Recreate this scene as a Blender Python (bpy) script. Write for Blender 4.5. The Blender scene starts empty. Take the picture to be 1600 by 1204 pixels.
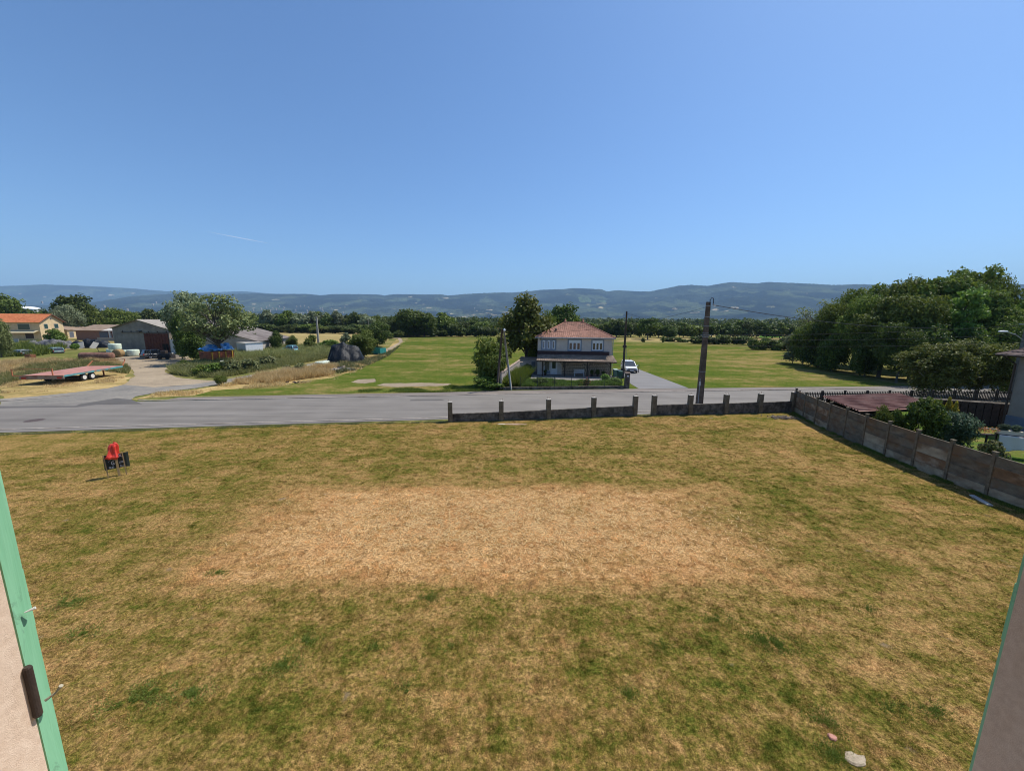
import bpy, math, random
import numpy as np
from mathutils import Vector, Matrix, noise as mnoise

R = math.radians
SC = bpy.context.scene
COL = SC.collection
random.seed(7)
RNG = np.random.default_rng(7)

# ------------------------------------------------------------------ camera
EYE = 7.5
FPX = 600.0                                   # focal length measured on a 1600 px wide frame
PITCH = math.atan(102 / 600)
ROLL = R(0.46)
cam_d = bpy.data.cameras.new('camera')
cam_d.sensor_width = 36.0
cam_d.lens = 36.0 * FPX / 1600.0
cam_d.clip_start = 0.02
cam_d.clip_end = 120000
cam = bpy.data.objects.new('camera', cam_d)
COL.objects.link(cam)
cam.location = (0, 0, EYE)
cam.rotation_euler = (Matrix.Rotation(math.pi / 2 - PITCH, 3, 'X') @ Matrix.Rotation(ROLL, 3, 'Z')).to_euler()
SC.camera = cam

# ------------------------------------------------------------------ sky, sun, exposure
SUN_EL = R(58)
SUN_AZ = R(58)                                # clockwise from +Y
sdir = Vector((math.sin(SUN_AZ) * math.cos(SUN_EL), math.cos(SUN_AZ) * math.cos(SUN_EL), math.sin(SUN_EL)))
W = bpy.data.worlds.new('World')
SC.world = W
W.use_nodes = True
wn = W.node_tree
wn.nodes.clear()
sky = wn.nodes.new('ShaderNodeTexSky')
sky.sky_type = 'NISHITA'
sky.sun_disc = False
sky.sun_elevation = SUN_EL
sky.sun_rotation = SUN_AZ
sky.altitude = 400
sky.air_density = 1.0
sky.dust_density = 1.1
sky.ozone_density = 3.0
bg = wn.nodes.new('ShaderNodeBackground')
bg.inputs['Strength'].default_value = 0.10
wo = wn.nodes.new('ShaderNodeOutputWorld')
tint = wn.nodes.new('ShaderNodeMix'); tint.data_type = 'RGBA'; tint.blend_type = 'MULTIPLY'
tint.inputs[0].default_value = 1.0; tint.inputs[7].default_value = (0.77, 1.0, 1.22, 1)      # clear summer blue, the whole sky alike
wn.links.new(sky.outputs[0], tint.inputs[6])
wn.links.new(tint.outputs[2], bg.inputs[0])
wn.links.new(bg.outputs[0], wo.inputs[0])
sun_d = bpy.data.lights.new('sun', 'SUN')
sun_d.energy = 4.6
sun_d.angle = R(0.53)
sun_d.color = (1.0, 0.94, 0.84)
sun = bpy.data.objects.new('sun', sun_d)
COL.objects.link(sun)
sun.rotation_euler = sdir.to_track_quat('Z', 'Y').to_euler()
sun.location = (0, 0, 50)
SC.view_settings.view_transform = 'Standard'
SC.view_settings.look = 'None'
SC.view_settings.exposure = 0.35
SC.view_settings.gamma = 1.0
SC.view_settings.use_curve_mapping = False
SC.render.engine = 'CYCLES'
SC.cycles.max_bounces = 6
SC.cycles.transparent_max_bounces = 12
SC.cycles.volume_bounces = 0
SC.cycles.use_denoising = True
SC.cycles.filter_width = 1.05

# ------------------------------------------------------------------ survey helpers (plan positions measured from the photo)
def G(u, v, z=0.0):
    a = (u - 800) / FPX; b = -(v - 602) / FPX
    x = a * math.cos(ROLL) - b * math.sin(ROLL); y = a * math.sin(ROLL) + b * math.cos(ROLL)
    d = (x, math.cos(PITCH) + y * math.sin(PITCH), -math.sin(PITCH) + y * math.cos(PITCH))
    t = (z - EYE) / d[2]
    return (d[0] * t, d[1] * t)

def Pv(x, y, z):
    z = z - EYE
    fw = y * math.cos(PITCH) - z * math.sin(PITCH); up = y * math.sin(PITCH) + z * math.cos(PITCH)
    a = x / fw; b = up / fw
    return (800 + FPX * (a * math.cos(ROLL) + b * math.sin(ROLL)), 602 - FPX * (-a * math.sin(ROLL) + b * math.cos(ROLL)))

def zat(x, y, v):
    lo, hi = -5.0, EYE + 2.2 * y
    for _ in range(40):
        m = (lo + hi) / 2
        if Pv(x, y, m)[1] > v: lo = m
        else: hi = m
    return lo

# ------------------------------------------------------------------ object helpers
def tag(o, label=None, cat=None, group=None, kind=None):
    if label: o['label'] = label
    if cat: o['category'] = cat
    if group: o['group'] = group
    if kind: o['kind'] = kind
    return o

def thing(name, label, cat, loc=(0, 0, 0), rz=0.0, group=None):
    o = bpy.data.objects.new(name, None)
    COL.objects.link(o)
    o.empty_display_size = 0.3
    o.location = loc if len(loc) == 3 else (loc[0], loc[1], 0)
    o.rotation_euler = (0, 0, rz)
    return tag(o, label, cat, group)

class MB:
    def __init__(s):
        s.v = []; s.f = []
    def add(s, verts, faces):
        n = len(s.v)
        s.v += [tuple(p) for p in verts]
        s.f += [tuple(i + n for i in f) for f in faces]
        return s
    def box(s, x0, x1, y0, y1, z0, z1, M=None):
        vs = [(x0, y0, z0), (x1, y0, z0), (x1, y1, z0), (x0, y1, z0), (x0, y0, z1), (x1, y0, z1), (x1, y1, z1), (x0, y1, z1)]
        if M is not None: vs = [M @ Vector(p) for p in vs]
        return s.add(vs, [(0, 3, 2, 1), (4, 5, 6, 7), (0, 1, 5, 4), (1, 2, 6, 5), (2, 3, 7, 6), (3, 0, 4, 7)])
    def bar(s, a, b, w, h=None, up=(0, 0, 1)):
        a = Vector(a); b = Vector(b); h = h or w
        d = (b - a).normalized(); u = Vector(up)
        if abs(d.dot(u)) > 0.98: u = Vector((0, 1, 0))
        sx = d.cross(u).normalized() * w / 2; sy = sx.cross(d).normalized() * h / 2
        vs = [a - sx - sy, a + sx - sy, a + sx + sy, a - sx + sy, b - sx - sy, b + sx - sy, b + sx + sy, b - sx + sy]
        return s.add(vs, [(0, 3, 2, 1), (4, 5, 6, 7), (0, 1, 5, 4), (1, 2, 6, 5), (2, 3, 7, 6), (3, 0, 4, 7)])
    def tube(s, pts, r, n=8, cap=True):
        pts = [Vector(p) for p in pts]
        rs = r if isinstance(r, (list, tuple)) else [r] * len(pts)
        rings = []
        for i, p in enumerate(pts):
            d = (pts[min(i + 1, len(pts) - 1)] - pts[max(i - 1, 0)]).normalized()
            u = Vector((0, 0, 1)) if abs(d.z) < 0.9 else Vector((0, 1, 0))
            a = d.cross(u).normalized(); b = d.cross(a)
            rings.append([p + (a * math.cos(2 * math.pi * k / n) + b * math.sin(2 * math.pi * k / n)) * rs[i] for k in range(n)])
        vs = [q for rg in rings for q in rg]; fs = []
        for i in range(len(pts) - 1):
            for k in range(n):
                fs.append((i * n + k, i * n + (k + 1) % n, (i + 1) * n + (k + 1) % n, (i + 1) * n + k))
        if cap:
            fs.append(tuple(range(n))); fs.append(tuple(reversed([(len(pts) - 1) * n + k for k in range(n)])))
        return s.add(vs, fs)
    def lathe(s, prof, n=16, M=None, c=(0, 0, 0)):
        vs = []
        for r_, z_ in prof:
            for k in range(n):
                p = Vector((c[0] + r_ * math.cos(2 * math.pi * k / n), c[1] + r_ * math.sin(2 * math.pi * k / n), c[2] + z_))
                vs.append(M @ p if M is not None else p)
        fs = []
        for i in range(len(prof) - 1):
            for k in range(n):
                fs.append((i * n + k, i * n + (k + 1) % n, (i + 1) * n + (k + 1) % n, (i + 1) * n + k))
        fs.append(tuple(reversed(range(n)))); fs.append(tuple((len(prof) - 1) * n + k for k in range(n)))
        return s.add(vs, fs)
    def prism(s, poly, z0, z1):
        n = len(poly)
        vs = [(p[0], p[1], z0) for p in poly] + [(p[0], p[1], z1) for p in poly]
        fs = [tuple(reversed(range(n))), tuple(range(n, 2 * n))] + [(i, (i + 1) % n, (i + 1) % n + n, i + n) for i in range(n)]
        return s.add(vs, fs)
    def build(s, name, mat, parent=None, smooth=False, loc=None, mesh_only=False, bevel=0):
        me = bpy.data.meshes.new(name)
        me.from_pydata(s.v, [], s.f)
        me.update()
        if mat: me.materials.append(mat)
        if smooth:
            for p in me.polygons: p.use_smooth = True
        if mesh_only: return me
        o = bpy.data.objects.new(name, me)
        COL.objects.link(o)
        if parent: o.parent = parent
        if loc: o.location = loc
        if bevel:
            b = o.modifiers.new('bevel', 'BEVEL'); b.width = bevel; b.segments = 2; b.limit_method = 'ANGLE'
        return o

def link(name, me, parent=None, loc=None, rz=0, scale=None):
    o = bpy.data.objects.new(name, me)
    COL.objects.link(o)
    if parent: o.parent = parent
    if loc: o.location = loc
    if rz: o.rotation_euler = (0, 0, rz)
    if scale: o.scale = scale
    return o

def copy_tree(o, parent=None):
    c = o.copy(); COL.objects.link(c); c.parent = parent
    for ch in [k for k in list(COL.objects) if k.parent == o]:
        copy_tree(ch, c)
    return c

def np_mesh(name, verts, faces, mat, tint=None, smooth=False):
    """fast mesh from arrays; faces is (n,k)"""
    me = bpy.data.meshes.new(name)
    n, k = faces.shape
    me.vertices.add(len(verts)); me.vertices.foreach_set('co', np.asarray(verts, np.float32).ravel())
    me.loops.add(n * k); me.loops.foreach_set('vertex_index', faces.astype(np.int32).ravel())
    me.polygons.add(n)
    me.polygons.foreach_set('loop_start', (np.arange(n) * k).astype(np.int32))
    me.polygons.foreach_set('loop_total', np.full(n, k, np.int32))
    me.polygons.foreach_set('use_smooth', np.full(n, smooth, bool))
    if tint is not None:
        at = me.color_attributes.new('tint', 'FLOAT_COLOR', 'POINT')
        t = np.asarray(tint, np.float32)
        if t.ndim == 1: t = np.stack([t, t, t, np.ones_like(t)], 1)
        at.data.foreach_set('color', t.ravel())
    me.update(calc_edges=True)
    if mat: me.materials.append(mat)
    return me

# ------------------------------------------------------------------ materials
def newmat(name):
    m = bpy.data.materials.new(name); m.use_nodes = True
    nt = m.node_tree; nt.nodes.clear()
    out = nt.nodes.new('ShaderNodeOutputMaterial')
    return m, nt, out
def N(nt, t, **kw):
    n = nt.nodes.new(t)
    for k, v in kw.items():
        if hasattr(n, k): setattr(n, k, v)
        else: n.inputs[k].default_value = v
    return n
def ramp(nt, fac, stops, interp='LINEAR'):
    r = nt.nodes.new('ShaderNodeValToRGB'); r.color_ramp.interpolation = interp
    while len(r.color_ramp.elements) < len(stops): r.color_ramp.elements.new(0.5)
    for e, (p, c) in zip(r.color_ramp.elements, stops):
        e.position = p; e.color = (c[0], c[1], c[2], 1) if not isinstance(c, (int, float)) else (c, c, c, 1)
    nt.links.new(fac, r.inputs[0])
    return r.outputs[0]
def mixc(nt, f, a, b, mode='MIX'):
    m = nt.nodes.new('ShaderNodeMix'); m.data_type = 'RGBA'; m.blend_type = mode
    for s, x in ((0, f), (6, a), (7, b)):
        if isinstance(x, (int, float)): m.inputs[s].default_value = x
        elif isinstance(x, tuple): m.inputs[s].default_value = (x[0], x[1], x[2], 1)
        else: nt.links.new(x, m.inputs[s])
    return m.outputs[2]
def math_(nt, op, a, b=None, clamp=False):
    m = nt.nodes.new('ShaderNodeMath'); m.operation = op; m.use_clamp = clamp
    for i, x in ((0, a), (1, b)):
        if x is None: continue
        if isinstance(x, (int, float)): m.inputs[i].default_value = x
        else: nt.links.new(x, m.inputs[i])
    return m.outputs[0]
def wpos(nt, scale=(1, 1, 1), rot=(0, 0, 0), loc=(0, 0, 0), local=False):
    if local: src = N(nt, 'ShaderNodeTexCoord').outputs['Object']
    else: src = N(nt, 'ShaderNodeNewGeometry').outputs['Position']
    mp = nt.nodes.new('ShaderNodeMapping')
    mp.inputs['Scale'].default_value = scale; mp.inputs['Rotation'].default_value = rot; mp.inputs['Location'].default_value = loc
    nt.links.new(src, mp.inputs[0])
    return mp.outputs[0]
def noi(nt, vec, scale, detail=4, rough=0.55, dist=0.0):
    n = N(nt, 'ShaderNodeTexNoise'); n.inputs['Scale'].default_value = scale; n.inputs['Detail'].default_value = detail
    n.inputs['Roughness'].default_value = rough; n.inputs['Distortion'].default_value = dist
    nt.links.new(vec, n.inputs['Vector'])
    return n.outputs['Fac']
def bsdf(nt, out, col, rough=0.8, bump=None, bstr=0.3, bdist=0.02, metal=0.0, spec=0.3, alpha=None):
    b = nt.nodes.new('ShaderNodeBsdfPrincipled')
    if isinstance(col, tuple): b.inputs['Base Color'].default_value = (col[0], col[1], col[2], 1)
    else: nt.links.new(col, b.inputs['Base Color'])
    if isinstance(rough, (int, float)): b.inputs['Roughness'].default_value = rough
    else: nt.links.new(rough, b.inputs['Roughness'])
    b.inputs['Metallic'].default_value = metal
    b.inputs['Specular IOR Level'].default_value = spec
    if bump is not None:
        bm = nt.nodes.new('ShaderNodeBump'); bm.inputs['Strength'].default_value = bstr; bm.inputs['Distance'].default_value = bdist
        nt.links.new(bump, bm.inputs['Height']); nt.links.new(bm.outputs[0], b.inputs['Normal'])
    nt.links.new(b.outputs[0], out.inputs[0])
    return b

MATS = {}
def pm(name, c1, c2, scale=3.0, rough=0.8, bump=0.3, metal=0.0, spec=0.3, stain=None, st_scale=0.6, local=True, stretch=(1, 1, 1), lo=0.35, hi=0.65, bdist=0.01):
    """mottled surface: two colours by fine noise, optional broad stains"""
    if name in MATS: return MATS[name]
    m, nt, out = newmat(name)
    p = wpos(nt, scale=stretch, local=local)
    f = noi(nt, p, scale, 6, 0.65)
    c = ramp(nt, f, [(lo, c1), (hi, c2)])
    if stain:
        g = noi(nt, p, st_scale, 4, 0.6, 0.4)
        c = mixc(nt, ramp(nt, g, [(0.48, 0.0), (0.66, 0.85)]), c, stain)
    hf = noi(nt, p, scale * 9, 3, 0.7)
    bsdf(nt, out, c, rough, bump=math_(nt, 'ADD', hf, f), bstr=bump, bdist=bdist, metal=metal, spec=spec)
    MATS[name] = m
    return m

def lawn_colour(nt, blades=False):
    P = N(nt, 'ShaderNodeNewGeometry').outputs['Position']
    sep = N(nt, 'ShaderNodeSeparateXYZ'); nt.links.new(P, sep.inputs[0])
    flat = N(nt, 'ShaderNodeCombineXYZ'); nt.links.new(sep.outputs[0], flat.inputs[0]); nt.links.new(sep.outputs[1], flat.inputs[1])
    P = flat.outputs[0]
    big = noi(nt, P, 0.22, 3, 0.55, 0.3)
    mid = noi(nt, P, 0.9, 5, 0.62, 0.5)
    st = N(nt, 'ShaderNodeMapping'); st.inputs['Scale'].default_value = (0.35, 1.5, 1); st.inputs['Rotation'].default_value = (0, 0, R(-7)); nt.links.new(P, st.inputs[0])
    streak = noi(nt, st.outputs[0], 1.2, 4, 0.6, 0.2)
    fine = noi(nt, P, 9, 4, 0.7)
    # scorched rectangle in the middle of the plot
    dx = math_(nt, 'DIVIDE', math_(nt, 'ABSOLUTE', math_(nt, 'ADD', sep.outputs[0], 0.7)), 9.9)
    dy = math_(nt, 'DIVIDE', math_(nt, 'ABSOLUTE', math_(nt, 'SUBTRACT', sep.outputs[1], 13.2)), 3.7)
    dd = math_(nt, 'MAXIMUM', dx, dy)
    dd = math_(nt, 'ADD', dd, math_(nt, 'ADD', math_(nt, 'MULTIPLY', math_(nt, 'SUBTRACT', mid, 0.5), 0.9), math_(nt, 'MULTIPLY', math_(nt, 'SUBTRACT', big, 0.5), 0.9)))
    burnt = ramp(nt, dd, [(0.74, 1.0), (1.10, 0.0)])
    # dryness
    tuft = noi(nt, P, 3.4, 5, 0.68, 0.3)
    v = math_(nt, 'ADD', math_(nt, 'MULTIPLY', big, 0.34), math_(nt, 'ADD', math_(nt, 'MULTIPLY', mid, 0.42), math_(nt, 'MULTIPLY', streak, 0.30)))
    v = math_(nt, 'ADD', v, math_(nt, 'MULTIPLY', tuft, 0.40))
    v = math_(nt, 'ADD', v, math_(nt, 'MULTIPLY', math_(nt, 'SUBTRACT', fine, 0.5), 0.45))
    v = math_(nt, 'ADD', v, math_(nt, 'MULTIPLY', burnt, 0.235))
    v = math_(nt, 'SUBTRACT', v, 0.016)
    c = ramp(nt, v, [(0.52, (0.056, 0.076, 0.012)), (0.61, (0.115, 0.112, 0.021)), (0.69, (0.190, 0.142, 0.038)), (0.78, (0.290, 0.190, 0.070)), (0.89, (0.385, 0.228, 0.092)), (1.0, (0.50, 0.315, 0.145))])
    rust = noi(nt, P, 0.7, 3, 0.6)
    c = mixc(nt, math_(nt, 'MULTIPLY', ramp(nt, rust, [(0.5, 0.0), (0.68, 0.5)]), burnt), c, (0.38, 0.19, 0.075))
    return c, burnt, P

def lawn_material():
    m, nt, out = newmat('lawn_turf')
    c, burnt, P = lawn_colour(nt)
    sp = noi(nt, P, 42, 3, 0.7)
    c = mixc(nt, 0.75, c, ramp(nt, sp, [(0.34, 0.38), (0.5, 0.95), (0.68, 1.5)]), 'MULTIPLY')
    sp2 = noi(nt, P, 13, 4, 0.75)
    c = mixc(nt, 0.9, c, ramp(nt, sp2, [(0.36, 0.30), (0.5, 0.95), (0.64, 1.65)]), 'MULTIPLY')
    bare = noi(nt, P, 1.3, 3, 0.5)
    c = mixc(nt, ramp(nt, bare, [(0.70, 0.0), (0.75, 0.7)]), c, (0.20, 0.155, 0.11))
    bsdf(nt, out, c, 0.95, bump=math_(nt, 'ADD', sp, noi(nt, P, 9, 4, 0.7)), bstr=0.8, bdist=0.04, spec=0.0)
    return m
def blade_material():
    m, nt, out = newmat('grass_blades')
    c, burnt, P = lawn_colour(nt)
    a = N(nt, 'ShaderNodeVertexColor'); a.layer_name = 'tint'
    c = mixc(nt, 1.0, c, ramp(nt, a.outputs[0], [(0.0, 0.50), (0.5, 1.40), (1.0, 2.7)]), 'MULTIPLY')
    d = N(nt, 'ShaderNodeBsdfDiffuse'); t = N(nt, 'ShaderNodeBsdfTranslucent')
    nt.links.new(c, d.inputs[0]); nt.links.new(c, t.inputs[0])
    mx = N(nt, 'ShaderNodeMixShader'); mx.inputs[0].default_value = 0.3
    nt.links.new(d.outputs[0], mx.inputs[1]); nt.links.new(t.outputs[0], mx.inputs[2]); nt.links.new(mx.outputs[0], out.inputs[0])
    return m

def field_material(name, stops, big=0.03, mid=0.25, fine=2.5, rotz=-7, aniso=4, bd=0.06):
    m, nt, out = newmat(name)
    p = wpos(nt)
    ps = wpos(nt, scale=(1 / aniso, 1, 1), rot=(0, 0, R(rotz)))
    v = math_(nt, 'ADD', math_(nt, 'MULTIPLY', noi(nt, ps, big, 3, 0.5), 0.45), math_(nt, 'MULTIPLY', noi(nt, ps, mid, 5, 0.6, 0.3), 0.4))
    f = noi(nt, p, fine, 5, 0.7)
    v = math_(nt, 'ADD', v, math_(nt, 'MULTIPLY', f, 0.22))
    v = math_(nt, 'ADD', v, math_(nt, 'MULTIPLY', math_(nt, 'SUBTRACT', noi(nt, p, fine * .28, 4, .65), 0.5), 0.28))
    c = ramp(nt, v, stops)
    c = mixc(nt, 0.6, c, ramp(nt, noi(nt, p, fine * 2.3, 3, .75), [(0.35, 0.6), (0.65, 1.35)]), 'MULTIPLY')
    bsdf(nt, out, c, 1.0, bump=f, bstr=0.5, bdist=bd, spec=0.0)
    return m

def leaf_material(name, dark, mid, light, trans=0.3):
    m, nt, out = newmat(name)
    a = N(nt, 'ShaderNodeVertexColor'); a.layer_name = 'tint'
    oi = N(nt, 'ShaderNodeObjectInfo')
    c = ramp(nt, a.outputs[0], [(0.0, dark), (0.5, mid), (1.0, light)])
    hs = N(nt, 'ShaderNodeHueSaturation')
    nt.links.new(c, hs.inputs['Color'])
    nt.links.new(math_(nt, 'ADD', math_(nt, 'MULTIPLY', oi.outputs['Random'], 0.02), 0.487), hs.inputs['Hue'])
    nt.links.new(math_(nt, 'ADD', math_(nt, 'MULTIPLY', oi.outputs['Random'], 0.4), 0.8), hs.inputs['Value'])
    c = hs.outputs[0]
    b = N(nt, 'ShaderNodeBsdfPrincipled'); b.inputs['Roughness'].default_value = 0.55; b.inputs['Specular IOR Level'].default_value = 0.25
    nt.links.new(c, b.inputs['Base Color'])
    t = N(nt, 'ShaderNodeBsdfTranslucent'); nt.links.new(c, t.inputs[0])
    mx = N(nt, 'ShaderNodeMixShader'); mx.inputs[0].default_value = trans
    nt.links.new(b.outputs[0], mx.inputs[1]); nt.links.new(t.outputs[0], mx.inputs[2]); nt.links.new(mx.outputs[0], out.inputs[0])
    return m

LEAF = {
    'oak': leaf_material('leaf_oak', (0.033, 0.060, 0.011), (0.072, 0.113, 0.018), (0.143, 0.183, 0.030)),
    'ash': leaf_material('leaf_ash', (0.063, 0.098, 0.017), (0.122, 0.166, 0.026), (0.215, 0.255, 0.045)),
    'bright': leaf_material('leaf_bright', (0.063, 0.126, 0.020), (0.119, 0.210, 0.031), (0.210, 0.308, 0.056)),
    'olive': leaf_material('leaf_olive', (0.113, 0.142, 0.072), (0.198, 0.236, 0.123), (0.321, 0.359, 0.208)),
    'airy': leaf_material('leaf_airy', (0.113, 0.151, 0.053), (0.198, 0.246, 0.085), (0.302, 0.350, 0.132)),
    'conifer': leaf_material('leaf_conifer', (0.022, 0.045, 0.022), (0.042, 0.077, 0.036), (0.077, 0.119, 0.063)),
    'olive_green': leaf_material('leaf_olive_green', (0.061, 0.074, 0.014), (0.108, 0.124, 0.022), (0.190, 0.201, 0.037)),
    'blue': leaf_material('leaf_blue_green', (0.035, 0.058, 0.030), (0.070, 0.110, 0.058), (0.14, 0.20, 0.12)),
    'yellow': leaf_material('leaf_yellow', (0.196, 0.182, 0.021), (0.420, 0.364, 0.042), (0.600, 0.532, 0.084)),
    'weed': leaf_material('leaf_weed', (0.084, 0.112, 0.042), (0.154, 0.182, 0.070), (0.294, 0.280, 0.119)),
    'weed2': leaf_material('leaf_weed_pale', (0.13, 0.155, 0.045), (0.24, 0.26, 0.085), (0.42, 0.39, 0.17), .45),
    'dry': leaf_material('leaf_dry', (0.36, 0.245, 0.10), (0.56, 0.41, 0.19), (0.75, 0.61, 0.32), .45),
    'far': leaf_material('leaf_far', (0.038, 0.060, 0.016), (0.072, 0.103, 0.023), (0.133, 0.162, 0.037)),
}
BARK = pm('bark', (0.06, 0.05, 0.04), (0.16, 0.14, 0.11), 6, 0.9, 0.8)
BARK_PALE = pm('bark_pale', (0.25, 0.24, 0.22), (0.55, 0.54, 0.50), 5, 0.85, 0.4, stain=(0.05, 0.045, 0.04), st_scale=3)
CONC = pm('weathered_concrete', (0.100, 0.078, 0.051), (0.220, 0.180, 0.120), 4, 0.92, 0.5, stain=(0.075, 0.062, 0.044), st_scale=1.1)
CONC_TOP = pm('pale_concrete', (0.34, 0.31, 0.27), (0.50, 0.47, 0.42), 6, 0.9, 0.4)
BLOCK = pm('mossy_block', (0.065, 0.055, 0.043), (0.20, 0.172, 0.138), 3.5, 0.95, 0.7, stain=(0.045, 0.038, 0.030), st_scale=1.6, local=False)
ASPH_C = None
def asphalt(name, c1, c2, seam=True):
    m, nt, out = newmat(name)
    p = wpos(nt)
    ps = wpos(nt, scale=(0.06, 1, 1), rot=(0, 0, R(-7.6)))
    f = noi(nt, p, 40, 4, 0.8)
    g = noi(nt, ps, 0.9, 4, 0.6)
    h = noi(nt, p, 0.35, 3, 0.5)
    v = math_(nt, 'ADD', math_(nt, 'MULTIPLY', g, 0.5), math_(nt, 'ADD', math_(nt, 'MULTIPLY', f, 0.25), math_(nt, 'MULTIPLY', h, 0.25)))
    c = ramp(nt, v, [(0.36, c1), (0.64, c2)])
    bsdf(nt, out, c, 0.85, bump=f, bstr=0.3, bdist=0.01, spec=0.3)
    return m
ROAD = asphalt('road_asphalt', (0.125, 0.112, 0.098), (0.215, 0.195, 0.172))
PATCH = asphalt('patch_asphalt', (0.075, 0.068, 0.062), (0.115, 0.105, 0.095))
PAVE = asphalt('pavement_asphalt', (0.125, 0.105, 0.090), (0.205, 0.175, 0.150))
GRAVEL = None

# ------------------------------------------------------------------ haze box (air)
haze = MB().box(-32000, 32000, -300, 32000, -1.5, 1160).build('haze', None)
hm, hnt, hout = newmat('haze_air')
pv = N(hnt, 'ShaderNodeVolumePrincipled')
pv.inputs['Color'].default_value = (0.44, 0.70, 1.0, 1)
pv.inputs['Density'].default_value = 7.6e-5
pv.inputs['Anisotropy'].default_value = 0.0
hnt.links.new(pv.outputs[0], hout.inputs['Volume'])
haze.data.materials.append(hm)
tag(haze, 'thin blue summer haze lying over the plain and hills', 'haze', kind='stuff')

# ------------------------------------------------------------------ ground sheets
def jitter_poly(pts, step, amp, seed=0):
    """subdivide the outline and shake it a little so edges look grown"""
    rr = random.Random(seed); o = []
    n = len(pts)
    for i in range(n):
        a = Vector(pts[i]); b = Vector(pts[(i + 1) % n]); L = (b - a).length
        k = max(1, min(160, int(L / step)))
        nrm = Vector((-(b - a).y, (b - a).x)).normalized() if L > 0 else Vector((0, 0))
        for j in range(k):
            p = a.lerp(b, j / k)
            if j: p = p + nrm * (mnoise.noise(Vector((p.x / step / 2.2, p.y / step / 2.2, seed))) * amp * 2 + rr.uniform(-amp, amp) * 0.4)
            o.append((p.x, p.y))
    return o
from mathutils.geometry import tessellate_polygon
def sheet(name, pts, z, mat, kind='structure', step=None, amp=0.0, seed=0, label=None, parent=None):
    if step: pts = jitter_poly(pts, step, amp, seed)
    tris = tessellate_polygon([[Vector((p[0], p[1], 0)) for p in pts]])
    mb = MB(); fs = []
    for t in tris:
        a, b, c = (Vector(pts[i]) for i in t)
        fs.append(tuple(t) if (b - a).cross(c - a) > 0 else (t[0], t[2], t[1]))
    mb.add([(p[0], p[1], z) for p in pts], fs)
    o = mb.build(name, mat, parent)
    return tag(o, label, kind=kind)
def px(*pts): return [G(u, v) for u, v in pts]

GROUND = field_material('rough_ground', [(0.40, (0.085, 0.105, 0.028)), (0.50, (0.15, 0.15, 0.048)), (0.58, (0.25, 0.20, 0.085)), (0.70, (0.36, 0.27, 0.125))], big=0.02, mid=0.12, fine=1.6, aniso=2)
FIELD = field_material('mown_meadow', [(0.41, (0.050, 0.085, 0.012)), (0.50, (0.080, 0.108, 0.019)), (0.56, (0.120, 0.124, 0.030)), (0.63, (0.230, 0.172, 0.068))], big=0.045, mid=0.22, fine=1.8, aniso=2.2)
STRAW = field_material('straw_field', [(0.42, (0.22, 0.18, 0.075)), (0.55, (0.32, 0.25, 0.11)), (0.68, (0.40, 0.32, 0.15))], big=0.02, mid=0.1, fine=1, aniso=2)
CROP = field_material('green_crop', [(0.42, (0.05, 0.12, 0.02)), (0.6, (0.08, 0.17, 0.03))], big=0.02, mid=0.1, fine=1, aniso=2)
DRYV = field_material('dry_verge', [(0.38, (0.13, 0.125, 0.040)), (0.48, (0.23, 0.18, 0.07)), (0.56, (0.36, 0.26, 0.11)), (0.68, (0.46, 0.34, 0.16))], big=0.06, mid=0.4, fine=3, aniso=1.5)
GRAVELM = field_material('gravel_yard', [(0.38, (0.135, 0.13, 0.12)), (0.50, (0.19, 0.18, 0.165)), (0.64, (0.27, 0.245, 0.21))], big=0.08, mid=0.5, fine=9, aniso=1.2, bd=0.02)
YARDM = field_material('dusty_yard', [(0.38, (0.20, 0.165, 0.12)), (0.52, (0.28, 0.225, 0.16)), (0.66, (0.36, 0.29, 0.205))], big=0.06, mid=0.4, fine=6, aniso=1.4, bd=0.02)

sheet('ground', [(-45000, -400), (45000, -400), (45000, 40000), (-45000, 40000)], -0.030, GROUND)
# road, from the left frame edge to beyond the trees on the right
def roadline(off, xs):
    return [(x, 32.05 + 0.128 * x - 0.0006 * max(0, x - 10) ** 2 * 0.3 + off) for x in xs]
xsr = [-120, -90, -60, -40, -20, 0, 20, 40, 60, 90, 130]
near_edge = [(-120, 9.5), (-60, 20.0), (-33.7, 24.1), (-22.5, 25.8), (-4.9, 28.5), (6, 29.9), (24, 32.6), (45, 35.0), (75, 38.0), (130, 43)]
far_edge = [(-120, 21), (-60, 29.6), (-44, 31.7), (-34.3, 33.7), (-20, 35.9), (-7.2, 37.6), (4, 39.3), (17, 40.9), (45.5, 44.2), (75, 47.2), (130, 52)]
sheet('road', near_edge + list(reversed(far_edge)), 0.004, ROAD)
# darker repair strips and patches in the road
sheet('road_patch', px((0, 634.5), (118, 634), (125, 631), (182, 622), (205, 624), (222, 631), (150, 632), (120, 636), (0, 637.5)), 0.009, PATCH)
sheet('road_patch', px((642, 624), (690, 623.6), (695, 625.4), (640, 626)), 0.009, PATCH)
sheet('tar_strip', px((200, 652), (420, 646), (620, 641), (800, 636), (800, 636.5), (620, 641.6), (420, 646.7), (200, 652.7)), 0.009, asphalt('tar_seam', (0.12, 0.11, 0.10), (0.17, 0.155, 0.14)))
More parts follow.
